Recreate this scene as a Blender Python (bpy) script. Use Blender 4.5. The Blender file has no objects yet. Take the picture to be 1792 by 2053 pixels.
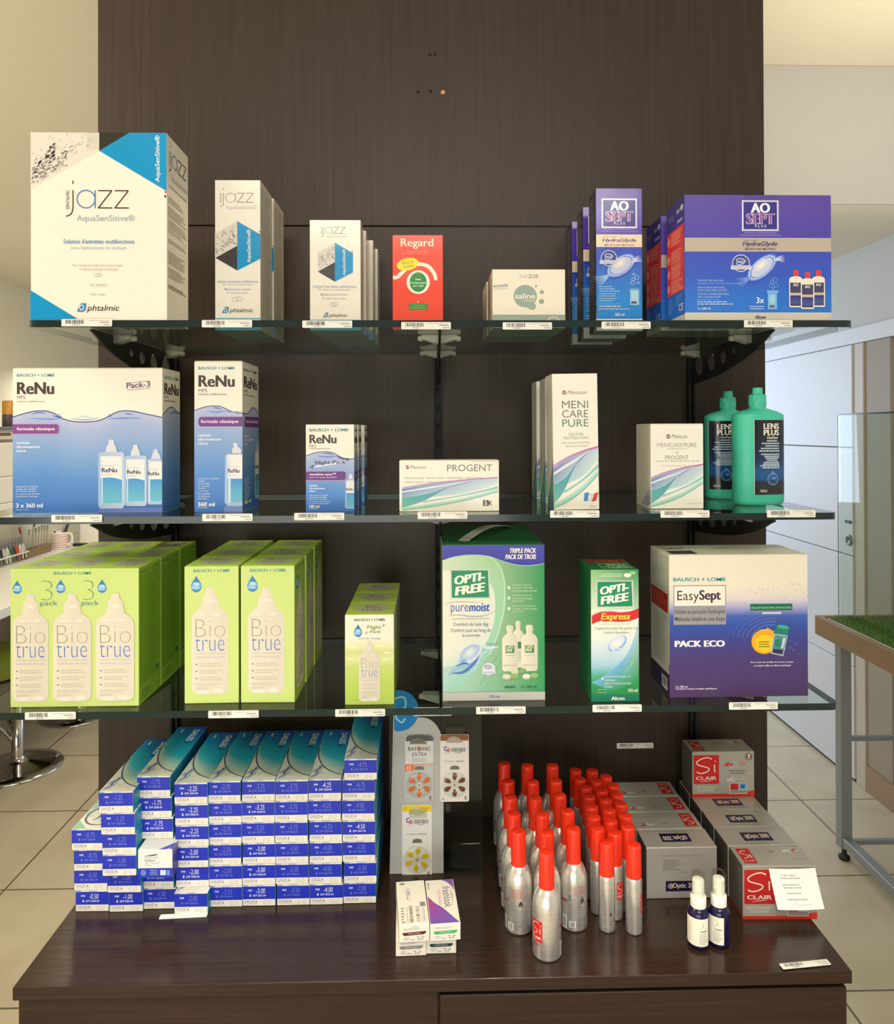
import bpy, bmesh, math, random
from mathutils import Vector, Matrix
from mathutils.geometry import tessellate_polygon
PI = math.pi
SC = bpy.context.scene
COL = SC.collection

# ---------------------------------------------------------------- camera, world, lights, exposure
EYE = 1.60
F_PX = 1480.0
YAW, ROLL, PITCH, PPX, PPY = 0.0226, -0.0033, -0.0051, 896.0, 856.0
_s, _c = math.sin(YAW), math.cos(YAW)
_sp, _cp = math.sin(PITCH), math.cos(PITCH)
FWD = Vector((_cp*_s, _cp*_c, -_sp))
UP0 = Vector((_sp*_s, _sp*_c, _cp))
RT0 = Vector((_c, -_s, 0))
RT = RT0*math.cos(ROLL) + UP0*math.sin(ROLL)
UP = UP0*math.cos(ROLL) - RT0*math.sin(ROLL)
CAMP = Vector((0.0, -1.0, EYE))
cd = bpy.data.cameras.new('camera'); cam = bpy.data.objects.new('camera', cd); COL.objects.link(cam)
cd.sensor_fit = 'HORIZONTAL'; cd.sensor_width = 36.0; cd.lens = F_PX/1792*36
cd.shift_x = -(PPX-896.0)/1792; cd.shift_y = -(1026.5-PPY)/1792
cd.clip_start = 0.05; cd.clip_end = 60
m = Matrix.Identity(4)
for i, v in enumerate((RT, UP, -FWD)):
    for j in range(3): m[j][i] = v[j]
m.translation = CAMP
cam.matrix_world = m
SC.camera = cam

world = bpy.data.worlds.new('world'); SC.world = world; world.use_nodes = True
wb = world.node_tree.nodes['Background']
wb.inputs[0].default_value = (0.86, 0.88, 0.92, 1); wb.inputs[1].default_value = 0.34

def area(name, loc, target, sx, sy, power, col):
    l = bpy.data.lights.new(name, 'AREA'); l.shape = 'RECTANGLE'; l.size = sx; l.size_y = sy
    l.energy = power; l.color = col
    o = bpy.data.objects.new(name, l); COL.objects.link(o); o.location = loc
    o.rotation_euler = (Vector(target)-Vector(loc)).to_track_quat('-Z', 'Y').to_euler()
    return o
WARM = (1.0, 0.88, 0.68); NEUT = (1.0, 0.94, 0.84); COOL = (0.62, 0.77, 1.0)
area('shop_front_daylight', (-0.8, -3.2, 1.0), (0, 0.2, 0.85), 2.6, 1.4, 41, (1.0, 0.965, 0.90))
for sx_ in (-0.30, 0.25):
    u_ = area('track_spot', (sx_, -1.05, 2.88), (sx_*1.1, 0.0, 0.86), 0.22, 0.22, 0.55, (1.0, 0.94, 0.82)); u_.data.spread = math.radians(22)
area('ceiling_panel_front', (0.10, -2.2, 2.85), (0.0, 0.25, 0.75), 1.7, 0.6, 40, NEUT)
area('ceiling_lamp_left', (-1.25, 2.2, 2.40), (-1.6, 2.4, 0), 0.6, 0.6, 16, WARM)
area('ceiling_lamp_hall', (-1.5, -0.2, 2.60), (-1.3, 0.9, 0.0), 0.5, 0.5, 22, WARM)
area('ceiling_fill_left', (-1.7, -0.2, 1.85), (-1.4, 1.6, 2.42), 0.5, 0.5, 7, WARM)  # unseen fill lamp, added to brighten the left ceiling
u_ = area('ceiling_fill_right', (1.55, 0.70, 1.75), (1.55, 0.74, 3.0), 0.9, 0.9, 9.5, (1.0, 0.91, 0.74)); u_.data.spread = math.radians(120)  # added out of frame to lift the high ceiling at right
area('rear_cool_fill', (0.6, 4.6, 1.7), (1.95, 2.6, 0.7), 1.4, 1.4, 46, COOL)  # cool daylight for the right side, sent from an added spot behind the panel
area('bench_lamp', (-1.80, 3.2, 1.75), (-2.15, 3.3, 0.9), 0.3, 0.9, 3.0, NEUT)
SC.view_settings.view_transform = 'Standard'; SC.view_settings.look = 'None'
SC.view_settings.exposure = 0.0; SC.view_settings.gamma = 1.0
SC.view_settings.use_curve_mapping = False

# ---------------------------------------------------------------- helpers
def onray(px, py):
    X, Y = px-PPX, py-PPY
    return (FWD*F_PX + RT*X - UP*Y).normalized()
def onz(px, py, z):
    r = onray(px, py); t = (z-CAMP.z)/r.z
    return CAMP + r*t
def ony(px, py, y):
    r = onray(px, py); t = (y-CAMP.y)/r.y
    return CAMP + r*t
def onx(px, py, x):
    r = onray(px, py); t = (x-CAMP.x)/r.x
    return CAMP + r*t

def lin(v):
    v = v/255.0
    return v/12.92 if v <= 0.04045 else ((v+0.055)/1.055)**2.4
def C(r, g, b): return (lin(r), lin(g), lin(b), 1.0)
def mix(a, b, t): return tuple(a[i]*(1-t)+b[i]*t for i in range(4))

# ---- materials (node based)
MATS = {}
def nmat(name):
    m = bpy.data.materials.new(name); m.use_nodes = True; MATS[name] = m
    nt = m.node_tree; b = nt.nodes['Principled BSDF']
    return m, nt, b
def node(nt, typ, **kw):
    n = nt.nodes.new(typ)
    for k, v in kw.items():
        if k.startswith('i_'):
            key = k[2:]; key = int(key) if key.isdigit() else key.replace('_', ' ')
            n.inputs[key].default_value = v
        else: setattr(n, k, v)
    return n
def ramp(nt, fac, stops):
    r = nt.nodes.new('ShaderNodeValToRGB'); e = r.color_ramp.elements
    while len(e) < len(stops): e.new(0.5)
    for i, (p, c) in enumerate(stops): e[i].position = p; e[i].color = c
    nt.links.new(fac, r.inputs[0]); return r
def bump(nt, b, h, strength, dist=0.001):
    n = node(nt, 'ShaderNodeBump', i_Strength=strength, i_Distance=dist)
    nt.links.new(h, n.inputs['Height']); nt.links.new(n.outputs[0], b.inputs['Normal'])

def print_mat(name, rough, metal=0.0, spec=0.5, warp=0.15, coat=0.0):
    m, nt, b = nmat(name)
    a = node(nt, 'ShaderNodeAttribute', attribute_name='Col')
    tc = node(nt, 'ShaderNodeTexCoord')
    n1 = node(nt, 'ShaderNodeTexNoise', i_Scale=900.0, i_Detail=2.0)
    nt.links.new(tc.outputs['Object'], n1.inputs['Vector'])
    mx = node(nt, 'ShaderNodeMixRGB', blend_type='MULTIPLY', i_Fac=1.0)
    rp = ramp(nt, n1.outputs['Fac'], [(0.3, (0.94, 0.94, 0.94, 1)), (0.7, (1, 1, 1, 1))])
    nt.links.new(a.outputs['Color'], mx.inputs[1]); nt.links.new(rp.outputs[0], mx.inputs[2])
    nt.links.new(mx.outputs[0], b.inputs['Base Color'])
    n2 = node(nt, 'ShaderNodeTexNoise', i_Scale=14.0, i_Detail=1.0)
    nt.links.new(tc.outputs['Object'], n2.inputs['Vector'])
    if warp: bump(nt, b, n2.outputs['Fac'], warp, 0.004)
    b.inputs['Roughness'].default_value = rough; b.inputs['Metallic'].default_value = metal
    b.inputs['Specular IOR Level'].default_value = spec
    b.inputs['Coat Weight'].default_value = coat; b.inputs['Coat Roughness'].default_value = 0.12
    return m
M_CARD = print_mat('printed_card', 0.42, warp=0.18)
M_GLOSS = print_mat('glossy_printed_card', 0.20, warp=0.25, spec=0.6)
M_FOIL = print_mat('silver_foil_card', 0.34, metal=0.35, warp=0.10)
M_PLASTIC = print_mat('coloured_plastic', 0.35, warp=0.0)
M_PAPER = print_mat('paper', 0.7, warp=0.0, spec=0.25)
M_RUBBER = print_mat('dull_black', 0.6, warp=0.0, spec=0.3)
M_METAL = print_mat('satin_metal', 0.32, metal=0.9, warp=0.0)

def wood(name, c0, c1, rough, axis, bstr):
    m, nt, b = nmat(name)
    tc = node(nt, 'ShaderNodeTexCoord'); mp = node(nt, 'ShaderNodeMapping')
    sc = [85, 85, 85]; sc[axis] = 2.2; mp.inputs['Scale'].default_value = sc
    nt.links.new(tc.outputs['Object'], mp.inputs['Vector'])
    n1 = node(nt, 'ShaderNodeTexNoise', i_Scale=1.6, i_Detail=6.0, i_Roughness=0.65, i_Distortion=0.5)
    nt.links.new(mp.outputs[0], n1.inputs['Vector'])
    n2 = node(nt, 'ShaderNodeTexNoise', i_Scale=2.0, i_Detail=2.0)
    nt.links.new(tc.outputs['Object'], n2.inputs['Vector'])
    r1 = ramp(nt, n1.outputs['Fac'], [(0.25, c0), (0.75, c1)])
    mx = node(nt, 'ShaderNodeMixRGB', blend_type='MULTIPLY', i_Fac=1.0)
    r2 = ramp(nt, n2.outputs['Fac'], [(0.3, (0.86, 0.86, 0.86, 1)), (0.7, (1, 1, 1, 1))])
    nt.links.new(r1.outputs[0], mx.inputs[1]); nt.links.new(r2.outputs[0], mx.inputs[2])
    nt.links.new(mx.outputs[0], b.inputs['Base Color'])
    bump(nt, b, n1.outputs['Fac'], bstr, 0.0012)
    b.inputs['Roughness'].default_value = rough
    return m
M_PANEL = wood('dark_wenge_panel', C(50, 40, 33), C(66, 54, 45), 0.40, 2, 0.25)
M_PANEL.node_tree.nodes['Principled BSDF'].inputs['Specular IOR Level'].default_value = 0.25
M_CAB = wood('dark_wenge_cabinet', C(42, 29, 22), C(60, 43, 33), 0.18, 0, 0.2)
M_CAB.node_tree.nodes['Principled BSDF'].inputs['Specular IOR Level'].default_value = 0.38
M_OAK = wood('oak_trim', C(130, 102, 70), C(158, 126, 88), 0.45, 1, 0.2)

def flat(name, col, rough, metal=0.0, noise=0.0, scale=30.0, bmp=0.0):
    m, nt, b = nmat(name)
    tc = node(nt, 'ShaderNodeTexCoord')
    n1 = node(nt, 'ShaderNodeTexNoise', i_Scale=scale, i_Detail=3.0)
    nt.links.new(tc.outputs['Object'], n1.inputs['Vector'])
    lo = tuple(x*(1-noise) for x in col[:3])+(1,)
    r = ramp(nt, n1.outputs['Fac'], [(0.3, lo), (0.7, col)])
    nt.links.new(r.outputs[0], b.inputs['Base Color'])
    if bmp: bump(nt, b, n1.outputs['Fac'], bmp, 0.001)
    b.inputs['Roughness'].default_value = rough; b.inputs['Metallic'].default_value = metal
    return m
M_WALL = flat('cream_wall_paint', C(232, 224, 200), 0.7, noise=0.03, scale=60, bmp=0.05)
M_CEIL = flat('cream_ceiling_paint', C(232, 224, 202), 0.8, noise=0.03, scale=50)
M_RWALL = flat('pale_wall_paint', C(206, 210, 214), 0.7, noise=0.03, scale=50)
M_BULK = flat('bulkhead_shaded_cream', C(198, 197, 194), 0.8, noise=0.03, scale=50)  # ceiling cream greyed to hold the bulkhead's dimmer light
M_DOOR = flat('white_door_lacquer', C(214, 218, 226), 0.45, noise=0.02, scale=40)
M_JAMB = flat('beige_jamb_paint', C(196, 186, 172), 0.5, noise=0.02, scale=40)
M_PIL = flat('grey_beige_pilaster_paint', C(160, 150, 136), 0.6, noise=0.03, scale=40)
M_BASE = flat('brown_skirting_tile', C(158, 134, 108), 0.5, noise=0.05, scale=20)
M_BLACK = flat('black_powder_coat', C(16, 16, 17), 0.55, noise=0.1, scale=300)
M_GREYMETAL = flat('grey_powder_coated_steel', C(142, 146, 146), 0.4, metal=0.3, noise=0.04, scale=200)
M_CHROME = flat('chrome', C(205, 203, 198), 0.12, metal=1.0, noise=0.02)
M_WHITE = flat('white_lacquer', C(236, 232, 220), 0.35, noise=0.02)
M_DESK = flat('taupe_desk_panel', C(150, 132, 108), 0.6, noise=0.05)
M_LIME = flat('lime_upholstery', C(128, 140, 32), 0.5, noise=0.08, scale=200, bmp=0.1)
M_RED = flat('red_cap_plastic', C(232, 48, 18), 0.38, noise=0.03, scale=60)
M_TEAL = flat('teal_bottle_plastic', C(70, 198, 168), 0.40, noise=0.03, scale=60)
M_NAVY = flat('dark_blue_bottle', C(24, 18, 62), 0.15, noise=0.03)
M_STOOLWHITE = flat('white_plastic', C(240, 238, 226), 0.35, noise=0.01)
M_COUNTERTOP = flat('white_counter_laminate', C(240, 238, 230), 0.3, noise=0.02)
def alu():
    m, nt, b = nmat('brushed_aluminium')
    tc = node(nt, 'ShaderNodeTexCoord'); mp = node(nt, 'ShaderNodeMapping')
    mp.inputs['Scale'].default_value = (60, 60, 900)
    nt.links.new(tc.outputs['Object'], mp.inputs['Vector'])
    n1 = node(nt, 'ShaderNodeTexNoise', i_Scale=1.0, i_Detail=2.0)
    nt.links.new(mp.outputs[0], n1.inputs['Vector'])
    r = ramp(nt, n1.outputs['Fac'], [(0.3, C(214, 211, 203)), (0.7, C(236, 233, 226))])
    nt.links.new(r.outputs[0], b.inputs['Base Color'])
    bump(nt, b, n1.outputs['Fac'], 0.10, 0.0004)
    b.inputs['Roughness'].default_value = 0.27; b.inputs['Metallic'].default_value = 0.72
    return m
M_ALU = alu()
def floor_mat():
    m, nt, b = nmat('beige_floor_tiles')
    tc = node(nt, 'ShaderNodeTexCoord'); sp = node(nt, 'ShaderNodeSeparateXYZ')
    nt.links.new(tc.outputs['Object'], sp.inputs[0])
    def line(out, off, size):
        a = node(nt, 'ShaderNodeMath', operation='SUBTRACT', i_1=off); nt.links.new(out, a.inputs[0])
        d = node(nt, 'ShaderNodeMath', operation='DIVIDE', i_1=size); nt.links.new(a.outputs[0], d.inputs[0])
        f = node(nt, 'ShaderNodeMath', operation='FRACT'); nt.links.new(d.outputs[0], f.inputs[0])
        s = node(nt, 'ShaderNodeMath', operation='SUBTRACT', i_1=0.5); nt.links.new(f.outputs[0], s.inputs[0])
        ab = node(nt, 'ShaderNodeMath', operation='ABSOLUTE'); nt.links.new(s.outputs[0], ab.inputs[0])
        g = node(nt, 'ShaderNodeMath', operation='GREATER_THAN', i_1=0.5-0.0035/size); nt.links.new(ab.outputs[0], g.inputs[0])
        return g
    gx = line(sp.outputs[0], 1.594, 0.441); gy = line(sp.outputs[1], 1.085, 0.538)
    mxm = node(nt, 'ShaderNodeMath', operation='MAXIMUM')
    nt.links.new(gx.outputs[0], mxm.inputs[0]); nt.links.new(gy.outputs[0], mxm.inputs[1])
    n1 = node(nt, 'ShaderNodeTexNoise', i_Scale=5.0, i_Detail=5.0)
    nt.links.new(tc.outputs['Object'], n1.inputs['Vector'])
    r = ramp(nt, n1.outputs['Fac'], [(0.3, C(188, 175, 146)), (0.7, C(204, 192, 164))])
    mx = node(nt, 'ShaderNodeMixRGB'); nt.links.new(mxm.outputs[0], mx.inputs[0])
    nt.links.new(r.outputs[0], mx.inputs[1]); mx.inputs[2].default_value = C(108, 94, 76)
    nt.links.new(mx.outputs[0], b.inputs['Base Color'])
    b.inputs['Roughness'].default_value = 0.38
    return m
M_FLOOR = floor_mat()
def clear(name, tint, ior, rough=0.02, dens=1.0):
    m = bpy.data.materials.new(name); m.use_nodes = True; MATS[name] = m
    nt = m.node_tree; nt.nodes.clear()
    out = node(nt, 'ShaderNodeOutputMaterial')
    tr = node(nt, 'ShaderNodeBsdfTransparent'); tr.inputs[0].default_value = tint
    gl = node(nt, 'ShaderNodeBsdfGlossy', i_Roughness=rough); gl.inputs[0].default_value = (0.95, 0.97, 0.95, 1)
    fr = node(nt, 'ShaderNodeFresnel', i_IOR=ior)
    mx = node(nt, 'ShaderNodeMixShader')
    ge = node(nt, 'ShaderNodeNewGeometry'); iv = node(nt, 'ShaderNodeMath', operation='SUBTRACT', i_0=1.0)
    ml = node(nt, 'ShaderNodeMath', operation='MULTIPLY')
    nt.links.new(ge.outputs['Backfacing'], iv.inputs[1]); nt.links.new(iv.outputs[0], ml.inputs[0]); nt.links.new(fr.outputs[0], ml.inputs[1])
    nt.links.new(ml.outputs[0], mx.inputs[0]); nt.links.new(tr.outputs[0], mx.inputs[1])
    nt.links.new(gl.outputs[0], mx.inputs[2]); nt.links.new(mx.outputs[0], out.inputs[0])
    return m
M_GLASS = clear('shelf_glass', (0.86, 0.93, 0.89, 1), 1.45)
M_GEDGE = flat('green_glass_edge', C(32, 46, 42), 0.12, noise=0.2, scale=25)
M_CASEGLASS = clear('showcase_glass', (0.93, 0.955, 0.93, 1), 1.35)
M_CLEARP = clear('clear_plastic', (0.90, 0.92, 0.88, 1), 1.45, 0.08)
M_HOLD = clear('tag_holder_plastic', (0.975, 0.98, 0.97, 1), 1.2, 0.1)
M_CLIP, _nt, _b = nmat('cloudy_clip_plastic')
_b.inputs['Base Color'].default_value = C(196, 196, 180); _b.inputs['Roughness'].default_value = 0.3; _b.inputs['Alpha'].default_value = 0.36
_n = node(_nt, 'ShaderNodeTexNoise', i_Scale=120.0); bump(_nt, _b, _n.outputs['Fac'], 0.1, 0.0005)

# ---- mesh builder
class MB:
    def __init__(s): s.v = []; s.f = []; s.c = []; s.m = []; s.sm = []
    def add(s, pts, faces, col, mi=0, smooth=False):
        b = len(s.v)
        s.v.extend(tuple(p) for p in pts)
        if isinstance(col, list): s.c.extend(col)
        else: s.c.extend([col]*len(pts))
        for f in faces:
            s.f.append(tuple(b+i for i in f)); s.m.append(mi); s.sm.append(smooth)
    def box(s, x0, x1, y0, y1, z0, z1, col, mi=0, bev=0.0, xf=None):
        if bev <= 0:
            p = [(x, y, z) for x in (x0, x1) for y in (y0, y1) for z in (z0, z1)]
            fs = [(0, 1, 3, 2), (4, 6, 7, 5), (0, 4, 5, 1), (2, 3, 7, 6), (0, 2, 6, 4), (1, 5, 7, 3)]
        else:
            p = []; b = bev
            X = (x0, x1); Y = (y0, y1); Z = (z0, z1); sg = (1, -1)
            for i in (0, 1):
                for j in (0, 1):
                    for k in (0, 1):
                        p.append((X[i], Y[j]+sg[j]*b, Z[k]+sg[k]*b))
                        p.append((X[i]+sg[i]*b, Y[j], Z[k]+sg[k]*b))
                        p.append((X[i]+sg[i]*b, Y[j]+sg[j]*b, Z[k]))
            def q(i, j, k, a): return (i*4+j*2+k)*3+a
            fs = []
            fs += [(q(0,0,0,0), q(0,0,1,0), q(0,1,1,0), q(0,1,0,0)), (q(1,0,0,0), q(1,1,0,0), q(1,1,1,0), q(1,0,1,0))]
            fs += [(q(0,0,0,1), q(1,0,0,1), q(1,0,1,1), q(0,0,1,1)), (q(0,1,0,1), q(0,1,1,1), q(1,1,1,1), q(1,1,0,1))]
            fs += [(q(0,0,0,2), q(0,1,0,2), q(1,1,0,2), q(1,0,0,2)), (q(0,0,1,2), q(1,0,1,2), q(1,1,1,2), q(0,1,1,2))]
            for j in (0, 1):
                for k in (0, 1):
                    fs.append((q(0,j,k,1), q(1,j,k,1), q(1,j,k,2), q(0,j,k,2)))
            for i in (0, 1):
                for k in (0, 1):
                    fs.append((q(i,0,k,0), q(i,1,k,0), q(i,1,k,2), q(i,0,k,2)))
            for i in (0, 1):
                for j in (0, 1):
                    fs.append((q(i,j,0,0), q(i,j,1,0), q(i,j,1,1), q(i,j,0,1)))
            for i in (0, 1):
                for j in (0, 1):
                    for k in (0, 1): fs.append((q(i,j,k,0), q(i,j,k,1), q(i,j,k,2)))
        if xf is not None: p = [tuple(xf @ Vector(a)) for a in p]
        s.add(p, fs, col, mi)
    def loft(s, rings, col, mi=0, n=28, cap0=True, cap1=True, smooth=True, cx=0.0, cy=0.0, xf=None):
        # ring = (z, rx, ry, e) with e the squareness exponent (2 = ellipse)
        pts = []
        for (z, rx, ry, e) in rings:
            for i in range(n):
                a = 2*PI*i/n; ca, sa = math.cos(a), math.sin(a)
                pts.append((cx+rx*math.copysign(abs(ca)**(2/e), ca), cy+ry*math.copysign(abs(sa)**(2/e), sa), z))
        fs = []
        for k in range(len(rings)-1):
            for i in range(n):
                j = (i+1) % n
                fs.append((k*n+i, k*n+j, (k+1)*n+j, (k+1)*n+i))
        if xf is not None: pts = [tuple(xf @ Vector(a)) for a in pts]
        s.add(pts, fs, col, mi, smooth)
        if cap0: s.add(pts[:n], [tuple(range(n))[::-1]], col, mi)
        if cap1: s.add(pts[-n:], [tuple(range(n))], col, mi)
    def lathe(s, prof, col, mi=0, n=28, cap0=True, cap1=True, smooth=True, cx=0.0, cy=0.0, xf=None):
        s.loft([(z, r, r, 2) for (r, z) in prof], col, mi, n, cap0, cap1, smooth, cx, cy, xf)
    def tube(s, pts, r, col, mi=0, n=10, closed=False):
        P = [Vector(p) for p in pts]; rows = []
        for i, p in enumerate(P):
            if closed: t = P[(i+1) % len(P)]-P[i-1]
            else: t = P[min(i+1, len(P)-1)]-P[max(i-1, 0)]
            t.normalize()
            a = Vector((0, 0, 1)) if abs(t.z) < 0.9 else Vector((1, 0, 0))
            u = t.cross(a).normalized(); w = t.cross(u)
            rr = r[i] if isinstance(r, (list, tuple)) else r
            rows += [p+u*(rr*math.cos(2*PI*k/n))+w*(rr*math.sin(2*PI*k/n)) for k in range(n)]
        m_ = len(P); fs = []
        for i in range(m_ if closed else m_-1):
            i2 = (i+1) % m_
            for k in range(n):
                k2 = (k+1) % n
                fs.append((i*n+k, i*n+k2, i2*n+k2, i2*n+k))
        s.add(rows, fs, col, mi, True)
        if not closed:
            s.add(rows[:n], [tuple(range(n))], col, mi); s.add(rows[-n:], [tuple(range(n))[::-1]], col, mi)
    def prism(s, outline, t0, t1, col, plane='yz', mi=0, holes=(), smooth=False):
        # outline extruded along the axis missing from plane
        def P(a, b, t): return {'yz': (t, a, b), 'xz': (a, t, b), 'xy': (a, b, t)}[plane]
        loops = [list(outline)]+[list(h) for h in holes]
        flatp = [p for l in loops for p in l]
        tri = tessellate_polygon([[Vector((a, b, 0)) for a, b in l] for l in loops])
        for t in (t0, t1):
            s.add([P(a, b, t) for a, b in flatp], [tuple(x) for x in tri], col, mi)
        for l in loops:
            n = len(l)
            s.add([P(a, b, t0) for a, b in l]+[P(a, b, t1) for a, b in l],
                  [(i, (i+1) % n, n+(i+1) % n, n+i) for i in range(n)], col, mi, smooth)
    def mesh(s, name, mats, fix=True):
        me = bpy.data.meshes.new(name); me.from_pydata(s.v, [], s.f)
        if not isinstance(mats, (list, tuple)): mats = [mats]
        for m_ in mats: me.materials.append(m_)
        me.polygons.foreach_set('material_index', s.m)
        me.polygons.foreach_set('use_smooth', s.sm)
        at = me.color_attributes.new('Col', 'FLOAT_COLOR', 'POINT')
        at.data.foreach_set('color', [x for c in s.c for x in c])
        me.update(); return me
    def build(s, name, mats, parent=None, loc=None, rz=0.0):
        o = bpy.data.objects.new(name, s.mesh(name, mats)); COL.objects.link(o)
        if parent is not None: o.parent = parent
        if loc is not None: o.location = loc
        if rz: o.rotation_euler = (0, 0, rz)
        return o

def tag(o, label=None, cat=None, group=None, kind=None):
    if label: o['label'] = label
    if cat: o['category'] = cat
    if group: o['group'] = group
    if kind: o['kind'] = kind
    return o
def empty(name, loc, label, cat, group=None, rz=0.0, rx=0.0):
    o = bpy.data.objects.new(name, None); COL.objects.link(o); o.location = loc
    o.rotation_euler = (rx, 0, rz); o.empty_display_size = 0.02
    return tag(o, label, cat, group)
def copy_tree(o, parent=None):
    c = o.copy(); COL.objects.link(c)
    if parent is not None: c.parent = parent
    for ch in [x for x in bpy.data.objects if x.parent == o]: copy_tree(ch, c)
    return c

# ---- text outlines as flat triangles (built-in font), cached
TXT = {}
def text_tris(s, wt=0.0, sh=0.0, al='LEFT', ls=1.0):
    k = (s, wt, sh, al, ls)
    if k not in TXT:
        cu = bpy.data.curves.new('t', 'FONT'); cu.body = s; cu.size = 1.0; cu.offset = wt; cu.shear = sh
        cu.align_x = al; cu.space_line = ls; cu.resolution_u = 3; cu.fill_mode = 'FRONT'
        o = bpy.data.objects.new('t', cu); COL.objects.link(o)
        me = o.to_mesh(); me.calc_loop_triangles()
        vs = [(v.co.x, v.co.y) for v in me.vertices]; tr = [tuple(t.vertices) for t in me.loop_triangles]
        o.to_mesh_clear(); bpy.data.objects.remove(o); bpy.data.curves.remove(cu)
        xs = [v[0] for v in vs] or [0, 1]; ys = [v[1] for v in vs] or [0, 1]
        TXT[k] = (vs, tr, min(xs), max(xs), min(ys), max(ys))
    return TXT[k]

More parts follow.
